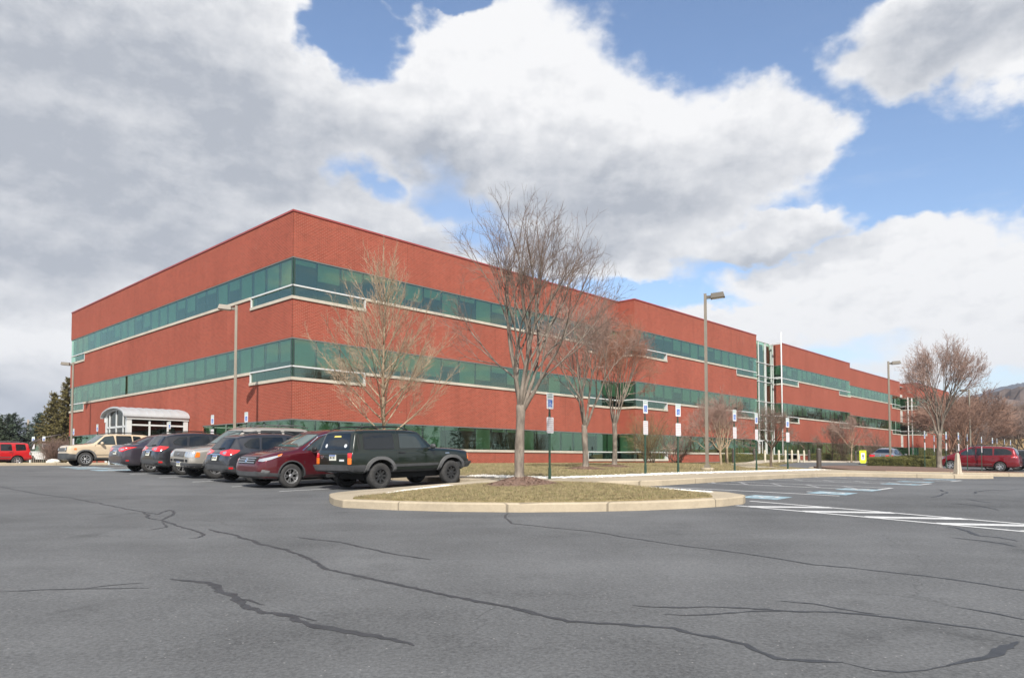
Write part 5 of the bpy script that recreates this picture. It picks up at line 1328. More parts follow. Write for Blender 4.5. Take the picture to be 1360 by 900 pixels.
RENEG = dict(paint='paint_tan', L=4.23, W=1.81, wbase=2.57, fo=.83, wr=.35, arch=.42, rim=.225, rimc=True, spokes=6, split=True, tw=.225,
  zt=[(0,.86),(.05,.98),(.14,1.04),(.6,1.09),(1.05,1.13),(1.2,1.17),(1.72,1.60),(1.95,1.665),(2.3,1.68),(3.7,1.66),(3.95,1.61),(4.1,1.2),(4.2,1.0),(4.23,.8)],
  zb=[(0,.82),(.05,.90),(.14,.98),(1.1,1.06),(4.1,1.10),(4.23,.75)], zl=[(0,.34),(.2,.29),(4.0,.32),(4.23,.40)],
  wb=[(0,.72),(.05,.82),(.2,.875),(.5,.90),(3.8,.905),(4.1,.88),(4.23,.82)], wt=[(0,.64),(.14,.72),(1.1,.80),(1.3,.78),(1.8,.70),(3.8,.68),(4.1,.74),(4.23,.7)], xs=[.02,.1,4.19],
  side_windows=[[(1.36,1.13),(1.74,1.50),(2.14,1.56),(2.2,1.13)],[(2.28,1.13),(2.28,1.56),(3.0,1.56),(3.04,1.14)],[(3.12,1.15),(3.10,1.56),(3.46,1.53),(3.50,1.18)]], side_glass=['carglass_t','carglass','carglass'],
  windshield=sym([(.70,1.19),(.62,1.56)]), rear_window=[(.64,1.15),(.56,1.5),(-.56,1.5),(-.64,1.15)], doors=[[(1.22,.42),(1.26,1.08),(2.24,1.10),(2.24,.42)],[(2.27,.42),(2.27,1.10),(3.08,1.12),(2.98,.8),(2.92,.42)]], handles=[(2.1,.98),(2.9,1.0)], mirror=(1.55,1.14), mirror_m='paint_tan', msize=1.2,
  flare=('plastic_l', .07, .03), sqarch=.05,
  panels=[('front_bumper',[(-.84,.32),(.84,.32),(.84,.64),(-.84,.64)],0,'plastic',.02),('front_bumper',[(-.34,.33),(.26,.31),(.26,.60),(-.34,.64)],45,'plastic',.018,True),('grille',[(-.44,.74),(.44,.74),(.44,.92),(-.44,.92)],0,'plastic_l',.012),
    ('headlight',[(.60+.115*math.cos(k*PI/6),.84+.115*math.sin(k*PI/6)) for k in range(12)],0,'black',.012,True),('headlight',[(.60+.075*math.cos(k*PI/6),.84+.075*math.sin(k*PI/6)) for k in range(12)],0,'lamp_clear',.02,True),('indicator',[(.28,.82),(.40,.80),(.42,.90),(.32,.92)],90,'lamp_orange',.014,True),
    ('sill_trim',[(1.28,.31),(2.96,.31),(2.96,.43),(1.28,.43)],90,'plastic_l',.014,True),('side_trim',[(1.3,.56),(2.1,.57),(2.1,.59),(1.3,.58)],90,'plastic',.012,True)],
  rails=(1.9,3.8,.62,1.655,'black'))
LIBERTY = dict(paint='paint_red', L=4.49, W=1.84, wbase=2.69, fo=.85, wr=.37, arch=.44, rim=.21, rimc=True, spokes=5, sw=(.05,.035), sub=1,
  zt=[(0,.92),(.06,1.0),(.6,1.07),(1.15,1.12),(1.3,1.16),(1.85,1.68),(2.0,1.74),(2.4,1.77),(4.0,1.76),(4.25,1.72),(4.38,1.15),(4.46,1.0),(4.49,.8)],
  zb=[(0,.86),(.06,.96),(1.2,1.08),(4.38,1.12),(4.49,.75)], zl=[(0,.45),(.3,.38),(4.2,.40),(4.49,.48)],
  wb=[(0,.76),(.06,.86),(.4,.91),(4.0,.92),(4.38,.89),(4.49,.86)], wt=[(0,.7),(1.2,.82),(1.4,.82),(1.95,.73),(4.1,.73),(4.35,.80),(4.49,.78)], xs=[.03,1.25,4.2,4.3,4.45],
  side_windows=[[(1.45,1.15),(1.92,1.60),(2.3,1.63),(2.34,1.15)],[(2.48,1.15),(2.48,1.63),(3.16,1.63),(3.2,1.15)],[(3.46,1.15),(3.44,1.63),(4.04,1.62),(4.1,1.2)]],
  windshield=sym([(.7,1.2),(.64,1.62)]), rear_window=[(.64,1.16),(.6,1.62),(-.6,1.62),(-.64,1.16)], doors=[[(1.3,.48),(1.34,1.10),(2.4,1.12),(2.4,.48)],[(2.43,.48),(2.43,1.12),(3.28,1.12),(3.2,.8),(3.1,.48)]], handles=[(2.25,1.0),(3.12,1.02)], handle_m='black', mirror=(1.6,1.17), mirror_m='black',
  flare=('paint_red', .06, .03), panels=[('taillight',[(4.30,.82),(4.42,.82),(4.42,1.02),(4.30,1.06)],90,'lamp_clear',.012,True),('side_trim',[(1.3,.62),(3.2,.62),(3.2,.67),(1.3,.67)],90,'plastic',.012,True),('sill_trim',[(1.3,.38),(3.1,.38),(3.1,.46),(1.3,.46)],90,'plastic',.012,True),('rear_bumper',[(3.98,.44),(4.52,.46),(4.52,.66),(4.02,.66)],90,'paint_red',.03,True,.05),('rear_bumper',[(-.86,.44),(.86,.44),(.86,.66),(-.86,.66)],180,'paint_red',.06,False,.10)],
  rails=(2.1,4.1,.66,1.76,'plastic_l'))
VAN = dict(paint='paint_crimson', L=5.09, W=1.98, wbase=3.03, fo=.95, wr=.34, arch=.40, rim=.215, rimc=True, spokes=5, sw=(.06,.045),
  zt=[(0,.60),(.05,.76),(.2,.90),(.8,1.10),(1.0,1.18),(1.9,1.66),(2.2,1.74),(2.8,1.79),(4.2,1.76),(4.7,1.69),(4.9,1.3),(5.05,1.0),(5.09,.7)],
  zb=[(0,.55),(.05,.66),(.2,.80),(1.0,1.03),(2.6,1.10),(4.85,1.14),(5.09,.62)], zl=[(0,.30),(.2,.24),(4.8,.28),(5.09,.38)],
  wb=[(0,.62),(.06,.76),(.2,.88),(.6,.96),(4.5,.985),(4.9,.95),(5.05,.88),(5.09,.8)], wt=[(0,.54),(.2,.72),(1.0,.86),(1.9,.76),(2.4,.74),(4.5,.72),(4.9,.80),(5.09,.7)], xs=[.02,5.06,.12],
  side_windows=[[(1.38,1.12),(1.85,1.42),(2.15,1.55),(2.42,1.59),(2.46,1.13)],[(2.56,1.13),(2.56,1.61),(3.48,1.62),(3.52,1.14)],[(3.62,1.15),(3.62,1.62),(4.3,1.59),(4.62,1.40),(4.64,1.20)]], side_glass=['carglass_t','carglass','carglass'],
  windshield=sym([(.78,1.2),(.66,1.62)]), rear_window=[(.74,1.2),(.6,1.62),(-.6,1.62),(-.74,1.2)], doors=[[(1.25,.36),(1.3,1.08),(2.5,1.11),(2.5,.36)],[(2.53,.36),(2.53,1.11),(3.58,1.13),(3.5,.8),(3.48,.36)]], handles=[(2.36,1.0),(2.7,1.0)], handle_m='paint_crimson', mirror=(1.6,1.14), mirror_m='paint_crimson',
  panels=[('taillight',[(4.62,.98),(4.98,.98),(5.02,1.08),(4.80,1.12),(4.62,1.04)],90,'lamp_red',.014,True),('taillight',[(4.72,1.0),(4.96,1.0),(4.94,1.05),(4.72,1.05)],90,'lamp_clear',.018,True),('headlight',[(.12,.70),(.35,.74),(.62,.90),(.42,.90),(.16,.80)],90,'lamp_clear',.014,True),('side_trim',[(1.3,.50),(3.5,.50),(3.5,.515),(1.3,.515)],90,'chrome',.01,True)],
  rails=(2.2,4.5,.66,1.77,'plastic'))
JETTA = dict(SENTRA); JETTA.update(paint='paint_blue', handle_m='paint_blue', spokes=5,
  panels=[('taillight',[(-.34,.80),(-.34,.96),(-.05,.98),(.22,.96),(.10,.84),(-.1,.80)],135,'lamp_red',.014,True,.02),('emblem',[(.055*math.cos(k*PI/5),.93+.055*math.sin(k*PI/5)) for k in range(10)],180,'chrome',.014),
    ('rear_bumper',[(-.76,.32),(.76,.32),(.76,.44),(-.76,.44)],180,'plastic',.014),('bumper_gap',[(-.74,.62),(.74,.62),(.74,.63),(-.74,.63)],180,'black',.004)])
WSUV = dict(EXPL); WSUV.update(paint='paint_white', plate_f=None)
GHATCH = hatch('paint_grey')

JW = -14.83
car_at(JEEP, 'dark green boxy two-door SUV with grey fender flares beside the kerbed tree island', 'car', -6.24+1.288, JW, 'u+', 'parked_suv')
car_at(CRV, 'maroon SUV backed in with its silver grille facing out beside the green boxy SUV', 'car', -7.42+1.31, JW+2.60, 'u-', 'parked_suv')
car_at(IMPREZA, 'dark slate hatchback with roof bars and red tail lamps between the maroon and silver SUVs', 'car', -7.11+1.3175, JW+5.32, 'u+', 'parked_hatchback')
car_at(EXPL, 'silver SUV backed in with its grille and amber lamps facing out', 'car', -7.15+1.445, JW+8.02, 'u-', 'parked_suv')
car_at(CROSS, 'charcoal hatchback with black roof rails and red tail lamps, left of the silver SUV', 'car', -7.15+1.3175, JW+10.72, 'u+', 'parked_hatchback')
car_at(SENTRA, 'plum grey sedan parked nose in with a chrome strip across its boot', 'car', -7.3+1.35, JW+13.35, 'u+', 'parked_sedan')
car_at(RENEG, 'sandy tan compact SUV with round headlamps in front of the white vestibule', 'car', -6.33+1.285, 9.85, 'u-', 'parked_suv')
car_at(LIBERTY, 'bright red boxy SUV cut by the left edge, in front of the dark conifers', 'car', -4.1-1.345, 33.9, 'u-', 'parked_suv')
car_at(VAN, 'crimson minivan seen side on beyond the hedge and bare tree', 'car', 43.1, -20.9, 'w+', 'parked_minivan')
car_at(JETTA, 'blue grey sedan seen from behind past the hedge and lamp post', 'car', 42.4, -15.2, 'u+', 'parked_sedan')
car_at(GHATCH, 'dark grey hatchback just behind the tail of the crimson minivan', 'car', 46.0, -22.6, 'w+', 'parked_hatchback')
car_at(WSUV, 'white SUV cut by the right edge behind the crimson minivan', 'car', 49.0, -24.0, 'w+', 'parked_suv')
# ================================================================== trees
def rot_about(v, ax, a): return Matrix.Rotation(a, 3, ax) @ v
class Tree:
    """bare deciduous tree: trunk with limbs in one mesh, fine twigs in another"""
    def __init__(s, seed): s.r = random.Random(seed); s.wood = MB(); s.fine = MB(); s.n = 0
    def branch(s, p, d, ln, r0, lvl, prm):
        r = s.r; nseg = max(3, int(ln/prm['seg'][lvl])); pts = [p.copy()]; rad = [r0]; d = d.normalized(); tip = prm['tip'][lvl]
        cur = p.copy(); ups = prm['up'][lvl]; wob = prm['wob'][lvl]
        dirs = [d.copy()]
        for i in range(nseg):
            d = (d+Vector((r.gauss(0, wob), r.gauss(0, wob), r.gauss(0, wob)*.6))+Vector((0, 0, ups))).normalized()
            cur = cur+d*(ln/nseg); pts.append(cur.copy()); t = (i+1)/nseg; rad.append(lerp(r0, r0*tip, t**.8)); dirs.append(d.copy())
        sides = prm['sides'][lvl]; tgt = s.wood if lvl < prm['fine'] else s.fine
        tgt.tube(pts, rad, sides, None, cap=(lvl < 1), smooth=True); s.n += 1
        if lvl+1 >= prm['levels']: return
        k = prm['kids'][lvl]; cnt = max(1, int(round(k*(ln/prm['len0'][lvl])))) if lvl > 0 else k
        st = prm['start'][lvl]; az = r.uniform(0, 2*PI)
        for j in range(cnt):
            t = st+(1-st)*((j+r.uniform(.2, .8))/cnt); t = min(.98, t); f = t*nseg; i = min(nseg-1, int(f)); q = pts[i].lerp(pts[i+1], f-i)
            dd = dirs[i+1]; ax = dd.orthogonal().normalized(); az += 2.4+r.uniform(-.5, .5); ax = rot_about(ax, dd, az)
            ang = R(r.uniform(*prm['ang'][lvl])); nd = rot_about(dd, ax, ang)
            l2 = ln*prm['ratio'][lvl]*(1-.62*(t-st)/(1-st+.01))*r.uniform(.7, 1.2)
            rr_ = lerp(rad[i], rad[i+1], f-i)*prm['rr'][lvl]
            if l2 > prm['minlen'][lvl]: s.branch(q, nd, l2, max(rr_, prm['minr'][lvl+1]), lvl+1, prm)
def vase_tree(root, seed, H, trunk_h, r0, nl, spread, prm_over=None, bark='bark', twig='twig', lean=0.):
    T_ = Tree(seed); r = T_.r
    prm = dict(levels=4, seg=[.35,.26,.16,.12], tip=[.16,.16,.25,.4], up=[.025,.045,.05,.03], wob=[.055,.07,.09,.10], sides=[7,5,3,3], fine=2,
               kids=[13,11,7,4], len0=[H*.7,H*.28,H*.10,.3], start=[.18,.12,.15,.2], ang=[(16,36),(18,42),(20,48),(25,50)], ratio=[.42,.42,.45,.4], rr=[.55,.6,.6,.6],
               minlen=[.3,.16,.08,.05], minr=[.01,.006,.004,.003,.003])
    if prm_over: prm.update(prm_over)
    # trunk
    pts = []; rad = []; n = 9
    for i in range(n+1):
        t = i/n; pts.append(Vector((lean*t+.02*math.sin(3*t+seed), .02*math.cos(4*t+seed), -.12+(trunk_h+.12)*t))); flare = 1+.35*max(0, 1-t*6)
        rad.append(r0*(1-.12*t)*flare*(1+.04*math.sin(9*t+seed)))
    T_.wood.tube(pts, rad, 12); top = pts[-1]
    for j in range(nl):
        a = 2*PI*j/nl*1.0+r.uniform(-.35, .35)+seed; sp = R(lerp(spread[0], spread[1], ((j*7919) % nl)/max(1, nl-1))+r.uniform(-4, 4))
        zz = trunk_h*r.uniform(.80, 1.0); p = pts[-1]*(zz/trunk_h); d = Vector((math.sin(sp)*math.cos(a), math.sin(sp)*math.sin(a), math.cos(sp)))
        ln = (H-zz)/max(.55, math.cos(sp*.75))*r.uniform(.86, 1.03)
        T_.branch(Vector((p.x, p.y, zz))-d*.05, d, ln, r0*r.uniform(.36, .52), 0, prm)
    T_.wood.build('trunk', bark, root); T_.fine.build('crown', twig, root)
    return T_
class Fork(Tree):
    """limbs that fork again and again, with side twigs on the outer orders"""
    def grow(s, p, d, r0, ln, lvl, q):
        r = s.r; n = max(3, int(ln/q['seg'])); pts = [p.copy()]; cur = p.copy(); d = d.normalized(); dirs = [d.copy()]; wob = q['wob']
        bow = Vector((r.gauss(0, 1), r.gauss(0, 1), 0))*.02
        for i in range(n):
            out = Vector((cur.x, cur.y, 0)); out = out.normalized()*q['out'] if out.length > .05 else out
            d = (d+Vector((r.gauss(0, wob), r.gauss(0, wob), r.gauss(0, wob)*.7))+bow+out+Vector((0, 0, q['up']))).normalized(); cur = cur+d*(ln/n); pts.append(cur.copy()); dirs.append(d.copy())
        r1 = r0*q['taper']; rad = [lerp(r0, r1, i/n) for i in range(n+1)]; last = lvl >= q['levels']
        if last: rad = [lerp(r0, q['tipr'], i/n) for i in range(n+1)]
        (s.wood if lvl < q['fine'] else s.fine).tube(pts, rad, 8 if lvl < 2 else 6 if lvl < 3 else 4 if lvl < q['fine'] else 3, None, cap=False)
        if lvl >= q['twig0']:
            for k in range(int(ln*q['dens']*(1+.25*(lvl-q['twig0']))*r.uniform(.7, 1.3))):
                t = r.uniform(.1, 1)*n; i = min(n-1, int(t)); b = pts[i].lerp(pts[i+1], t-i); dd = dirs[i+1]; ax = rot_about(dd.orthogonal().normalized(), dd, r.uniform(0, 2*PI))
                s.twig(b, rot_about(dd, ax, R(r.uniform(22, 52))), r.uniform(.18, .62)*q['tw'], 0, q)
        if last: return
        k = 3 if r.random() < q['three'] else 2; a0 = r.uniform(0, 2*PI)
        for j in range(k):
            ang = R(r.uniform(*q['a1'])) if j == 0 else R(r.uniform(*q['a2'])); ax = rot_about(d.orthogonal().normalized(), d, a0+j*2*PI/k+r.uniform(-.4, .4))
            s.grow(cur, rot_about(d, ax, ang), r1*(.90 if j == 0 else r.uniform(.62, .78)), ln*r.uniform(*q['lr'])*(1 if j == 0 else .9), lvl+1, q)
    def twig(s, p, d, ln, o, q):
        r = s.r; n = 3; pts = [p.copy()]; cur = p.copy()
        for i in range(n):
            d = (d+Vector((r.gauss(0, .10), r.gauss(0, .10), r.gauss(0, .08)+.05))).normalized(); cur = cur+d*(ln/n); pts.append(cur.copy())
        s.fine.tube(pts, [q['twr']*(1.2-.4*o), q['twr']*(1.-.3*o), q['twr']*.7, q['twr']*.45], 3, None, cap=False, smooth=False)
        if o < q['ord']:
            for k in range(r.randint(2, 4)):
                i = r.randint(1, 3) if k else 2; ax = rot_about(d.orthogonal().normalized(), d, r.uniform(0, 2*PI)); s.twig(pts[min(i, 2)].lerp(pts[min(i+1, 3)], r.random()), rot_about(d, ax, R(r.uniform(22, 46))), ln*r.uniform(.4, .7), o+1, q)
def fork_tree(root, seed, H, th, r0, nl, spread, bark, twig, over=None, lean=0., W=None):
    T_ = Fork(seed); r = T_.r; L = H-th
    q = dict(levels=5, seg=.16, wob=.045, out=.004, up=.012, taper=.80, tipr=.003, fine=4, twig0=3, dens=9., tw=.9, twr=.0034, ord=1, three=.22, a1=(5, 14), a2=(20, 34), lr=(.76, .96)); 
    if over: q.update(over)
    pts = []; rad = []; n = 12
    for i in range(n+1):
        t = i/n; pts.append(Vector((lean*t+.025*math.sin(3*t+seed), .02*math.cos(4*t+seed)-.02, -.12+(th+.12)*t))); fl = 1+.45*max(0, 1-t*7)
        rad.append(r0*(1-.10*t+.10*smooth((t-.8)/.2))*fl*(1+.05*math.sin(9*t+seed)))
    T_.wood.tube(pts, rad, 14)
    tot = sum(.86**k for k in range(q['levels']+1))
    for j in range(nl):
        az = 2*PI*j/nl+r.uniform(-.3, .3)+seed*.7; sp = R(lerp(spread[0], spread[1], ((j*5) % nl)/max(1, nl-1))+r.uniform(-3, 3)); z = th*lerp(.86, 1., ((j*3) % nl)/nl); i = z/th*n
        d = Vector((math.sin(sp)*math.cos(az), math.sin(sp)*math.sin(az), math.cos(sp))); b = pts[min(n, int(i))].copy(); b.z = z
        T_.grow(b-d*.06, d, r0*r.uniform(.40, .56), L/tot*r.uniform(.92, 1.08)*(1+.10*math.sin(sp)), 0, q)
    # trim the crown to the height and width the tree really has
    V = T_.fine.v; zt = sorted(v[2] for v in V)[int(len(V)*.998)]; kz = (H-th)/(zt-th); kw = 1.
    if W: rr_ = sorted(math.hypot(v[0], v[1]) for v in V)[int(len(V)*.985)]; kw = W*.5/rr_
    for mb in (T_.wood, T_.fine):
        mb.v = [v if v[2] < th*.8 else (v[0]*lerp(1, kw, smooth((v[2]-th*.8)/1.1)), v[1]*lerp(1, kw, smooth((v[2]-th*.8)/1.1)), v[2] if v[2] < th else th+(v[2]-th)*kz) for v in mb.v]
    T_.wood.build('trunk', bark, root); T_.fine.build('crown', twig, root); return T_
def shrub(root, seed, H, W, stems=24, twig='twig_olive', bark='bark_dark', dens=1.):
    T_ = Tree(seed); r = T_.r
    prm = dict(levels=3, seg=[.2,.15,.12], tip=[.3,.4,.5], up=[.03,.03,.02], wob=[.12,.14,.15], sides=[4,3,3], fine=1, kids=[int(12*dens),int(7*dens),3], len0=[H,H*.4,.3], start=[.15,.1,.1],
               ang=[(20,55),(25,60),(25,60)], ratio=[.42,.5,.4], rr=[.6,.6,.6], minlen=[.12,.06,.05], minr=[.008,.005,.004,.003])
    for j in range(stems):
        a = r.uniform(0, 2*PI); sp = R(r.uniform(3, 48)); d = Vector((math.sin(sp)*math.cos(a), math.sin(sp)*math.sin(a), math.cos(sp)))
        T_.branch(Vector((r.uniform(-.15, .15)*W, r.uniform(-.15, .15)*W, -.03)), d, H*r.uniform(.7, 1.05)/max(.8, math.cos(sp)), .022, 0, prm)
    T_.wood.build('stems', bark, root); T_.fine.build('crown', twig, root)

# main zelkova on the front island
x, y = hit(690, 643, Kz); x0_, y0_ = P(-5.9, -20.7)
MT = (.19, 16.3)
def mound(name, x, y, r, h, zf, seed):
    rr2 = random.Random(seed); vs = [(0, 0, h)]; n = 40; rings = 10
    for k in range(1, rings+1):
        t = k/rings
        for j in range(n):
            a = 2*PI*j/n; rr_ = r*t*(1+.07*math.sin(3*a+seed)+.05*math.sin(7*a)); px, py = rr_*math.cos(a), rr_*math.sin(a)
            vs.append((px, py, (zf(x+px, y+py)-zf(x, y))+h*(1-smooth(t))+rr2.uniform(-.012, .016)*(t < .99)+.004-.03*(t > .95)))
    fs = [(0, 1+j, 1+(j+1)%n) for j in range(n)]+[(1+(k-1)*n+j, 1+k*n+j, 1+k*n+(j+1)%n, 1+(k-1)*n+(j+1)%n) for k in range(1, rings) for j in range(n)]
    me = bpy.data.meshes.new(name); me.from_pydata(vs, [], fs); me.materials.append(M['mulch']); me.update()
    o = bpy.data.objects.new(name, me); COL.objects.link(o); o.location = (x, y, zf(x, y)); o['kind'] = 'structure'
    mb = MB()
    for _ in range(int(1500*r*r)):
        a = rr2.uniform(0, 2*PI); q = r*math.sqrt(rr2.random())*1.02; px, py = q*math.cos(a), q*math.sin(a); z = (zf(x+px, y+py))+h*(1-smooth(q/r))+.012
        b = rr2.uniform(0, PI); l = rr2.uniform(.012, .035); w_ = l*.3; dz = rr2.uniform(-.4, .4)*l
        mb.add([(x+px-l*math.cos(b), y+py-l*math.sin(b), z-dz), (x+px+w_*math.sin(b), y+py-w_*math.cos(b), z+.008), (x+px+l*math.cos(b), y+py+l*math.sin(b), z+dz), (x+px-w_*math.sin(b), y+py+w_*math.cos(b), z+.004)], [(0,1,2,3)])
    mm = mb.build('bark_mulch', 'mulch'); mm['kind'] = 'stuff'
mound('mulch_mound', MT[0], MT[1], .98, .19, Iz, 1)
t = thing('zelkova_tree', 'large bare vase-shaped tree standing in mulch on the front grass island', 'tree', (MT[0], MT[1], Iz(*MT)+.13), 0, 'bare trees around the lot')
fork_tree(t, 23, 6.35, 1.7, .112, 8, (5, 36), 'bark', 'twig', dict(dens=4.2, out=.0, up=.02, a2=(17, 30)), W=5.9)
def ztree(px, py, Y, H, th, r0, nl, spread, seed, label, bark='bark', twig='twig', zf=Lz, mnd=.9, over=None, W=None):
    d = ray(px, py); x = d.x/d.y*Y; z = zf(x, Y)
    if mnd: mound('mulch_mound', x, Y, mnd, .1, zf, seed)
    t = thing('zelkova_tree', label, 'tree', (x, Y, z+(.06 if mnd else 0)), 0, 'bare trees around the lot')
    fork_tree(t, seed, H, th, r0, nl, spread, bark, twig, over, W=W); return t
ztree(777, 622, 29.0, 7.2, 1.75, .125, 6, (6, 32), 14, 'bare tree in mulch on the lawn, right of the first accessible parking sign', 'bark', 'twig_pink', over=dict(dens=8.5, twr=.0048, tipr=.005, out=0, up=.012), W=5.6)
ztree(816, 618, 33.5, 7.1, 2.0, .115, 7, (6, 34), 25, 'bare reddish tree in mulch on the lawn, nearest the inner corner of the brick block', 'bark', 'twig_red', over=dict(dens=10., twr=.005, tipr=.005, out=0, up=.018), W=4.8)
ztree(1248, 624, 43.5, 8.0, 2.1, .15, 8, (5, 26), 36, 'large bare pinkish tree in the planting bed behind the concrete obelisk', 'bark', 'twig_pink', I2z, 0, dict(dens=5.5, twr=.0075, tipr=.007), W=5.6)
# young tan tree behind the green SUV
d = ray(509, 600); yx = d.x/d.y*27.0
t = thing('young_tree', 'slender pale tan young tree rising behind the dark green boxy SUV', 'tree', (yx, 27.0, Lz(yx, 27.)), 0, 'bare trees around the lot')
def young(root):
    T_ = Tree(77); r = T_.r; H = 9.3
    prm = dict(levels=4, seg=[.3,.22,.15,.12], tip=[.12,.16,.3,.4], up=[.03,.09,.05,.03], wob=[.04,.05,.08,.1], sides=[6,4,3,3], fine=2, kids=[16,12,8,3], len0=[3,1.,.4,.3], start=[.2,.2,.2,.2],
               ang=[(18,34),(22,42),(25,45),(25,45)], ratio=[.34,.36,.4,.4], rr=[.5,.6,.6,.6], minlen=[.3,.14,.08,.06], minr=[.012,.008,.006,.005,.005])
    pts = [Vector((.03*math.sin(i*.7), .03*math.cos(i*.9), -.1+(H*.93+.1)*i/16)) for i in range(17)]; rad = [lerp(.085, .008, (i/16)**.85) for i in range(17)]
    T_.wood.tube(pts, rad, 9)
    for j in range(38):
        t_ = j/38; z = lerp(1.2, 6.9, t_**.95); a = j*2.4+r.uniform(-.3, .3); sp = R(lerp(56, 18, t_)+r.uniform(-7, 7)); i = z/(H*.93)*16; base = pts[int(i)].copy(); base.z = z
        dd = Vector((math.sin(sp)*math.cos(a), math.sin(sp)*math.sin(a), math.cos(sp)))
        T_.branch(base, dd, lerp(4.4, 2.0, t_)*r.uniform(.85, 1.15), lerp(.036, .016, t_), 0, prm)
    T_.wood.build('trunk', 'bark_light', root); T_.fine.build('crown', 'twig_light', root)
    # a few leaves that never fell
    lf = MB()
    for _ in range(46):
        a = r.uniform(0, 2*PI); q = r.uniform(.1, .8); p = Vector((q*math.cos(a), q*math.sin(a), r.uniform(1.5, 2.7))); e = [Vector((r.uniform(-1,1), r.uniform(-1,1), r.uniform(-1,1))).normalized()*.05 for _ in range(3)]
        lf.add([p+e[0], p+e[1], p+e[2]], [(0,1,2)])
    lf.build('dry_leaves', 'twig_light', root)
young(t)

# small multi-stem trees by the entrance, and shrubs against the brick
def small_tree(px, py, Y, H, seed, label, twig='twig_pink', bark='bark_light', th=.9, nl=8, spread=(8, 56), lean=0., zf=Lz):
    d = ray(px, py); x = d.x/d.y*Y; t = thing('ornamental_tree', label, 'tree', (x, Y, zf(x, Y)), 0, 'small ornamental trees near the entrance')
    fork_tree(t, seed, H, th, .075, nl, spread, bark, twig, dict(levels=4, seg=.2, wob=.09, fine=3, twig0=2, dens=8., twr=.006, tipr=.006, a2=(22, 38)), lean, W=H*.85); return t
small_tree(938, 617, 45., 4.4, 51, 'small bare pink-twigged tree directly behind the tall lamp post', th=1.0)
small_tree(957, 616, 43.5, 4.6, 52, 'small bare pink-twigged tree just right of the tall lamp post')
small_tree(966, 614, 47., 4.7, 53, 'small bare pink-twigged tree behind the two dark bollards at the lawn edge', th=1.1)
small_tree(1024, 619, 38.5, 3.4, 54, 'small dark leaning bare tree in front of the main entrance', 'twig', 'bark_dark', 1.1, 9, (10, 62), .05)
small_tree(1131, 612, 72., 4.8, 55, 'pale bare ornamental tree beside the yellow pedestrian sign', 'twig_pink', 'bark_light', 1.5, 8, (10, 60), 0, lambda x, y: G(x, y)+.16)
small_tree(1105, 611, 76., 4.6, 56, 'low spreading bare tree against the brick wing left of the yellow sign', 'twig', 'bark_dark', .8, 10, (12, 64), 0, lambda x, y: G(x, y)+.16)
def bush(px, Y, H, W, seed, label, twig, zf, name='shrub', stems=26, dens=1.):
    d = ray(px, 610); x = d.x/d.y*Y; t = thing(name, label, 'shrub', (x, Y, zf(x, Y)), 0, 'bare shrubs against the buildings'); shrub(t, seed, H, W, stems, twig, dens=dens)
bush(862, 47.5, 3.0, 2.6, 61, 'olive brown twiggy shrub against the ground floor windows right of the reddish tree', 'twig_olive', Lz, dens=1.3)
bush(897, 49.0, 2.7, 2.4, 62, 'brown leafless shrub beside the low brick wall, left of the tall lamp post', 'twig', Lz)
bush(1118, 74., 3.9, 3.8, 63, 'dark brown leafless shrub at the foot of the brick wing left of the yellow sign', 'twig', lambda x, y: G(x, y)+.16)
bush(1160, 84., 3.6, 3.4, 64, 'dark brown leafless shrub beyond the yellow sign', 'twig', lambda x, y: G(x, y)+.16)
bush(74, 62, 2.0, 1.6, 65, 'round dense brown bush at the far left corner of the brick block', 'twig_pink', lambda x, y: G(x, y)+.15, stems=110, dens=1.7)

# far bare trees: four patterns, copied
protos = []
for k, (tw, bk) in enumerate((('twig_far','bark'),('twig_far_red','bark_red'),('twig_far','bark_dark'),('twig_olive','bark_dark'))):
    t = thing('bare_tree', 'x', 'tree', (0, 0, 0), 0, 'bare trees beyond the far end of the lot')
    fork_tree(t, 80+k, 10.5, 2.2, .17, 6, (6, 40), bk, tw, dict(levels=5, seg=.4, fine=3, twig0=3, dens=3.5, tw=2.0, twr=.017, tipr=.012, ord=1)); protos.append(t)
far = [(1262,70,.82,1),(1280,74,.95,1),(1270,92,1.0,0),(1296,84,.98,1),(1288,104,1.05,2),(1310,96,.72,0),(1322,112,1.0,2),(1333,100,.80,0),(1342,94,.72,0),(1352,88,.9,0),(1366,84,1.0,2),(1380,92,1.0,0),
       (1300,128,1.0,3),(1316,140,1.1,2),(1328,128,.9,0),(1340,150,1.1,2),(1354,136,1.0,3),(1370,130,1.1,2),(1308,160,1.2,2),(1334,172,1.2,0),(1290,150,1.1,3),(1275,140,1.1,2),(1362,165,1.2,0)]
first = set(); lb = {0: 'greyish pink', 1: 'reddish brown', 2: 'grey brown', 3: 'olive brown'}
for i, (px, Y, sc, k) in enumerate(far):
    d = ray(px, 590); x = d.x/d.y*Y; loc = (x, Y, T(x, Y)-.1)
    where = 'left of' if px < 1250 else 'behind' if px < 1290 else 'right of'
    nth = sum(1 for q in far[:i] if (q[0] < 1250, q[0] < 1290) == (px < 1250, px < 1290))+1
    o = protos[k] if k not in first else dup(protos[k]); first.add(k)
    o.location = loc; o.rotation_euler = (0, 0, i*1.3); sc *= .84 if px < 1290 else .66; o.scale = (sc, sc, sc)
    if i: o['group'] = 'bare trees beyond the far end of the lot'
    dist = 'near' if Y < 90 else 'mid-distance' if Y < 118 else 'distant'
    o['label'] = f'{dist} {lb[k]} bare tree {where} the large island tree, {["first","second","third","fourth","fifth","sixth","seventh","eighth","ninth","tenth","eleventh","twelfth","thirteenth","fourteenth","fifteenth","sixteenth","seventeenth","eighteenth","nineteenth","twentieth"][nth-1]} of that stand'

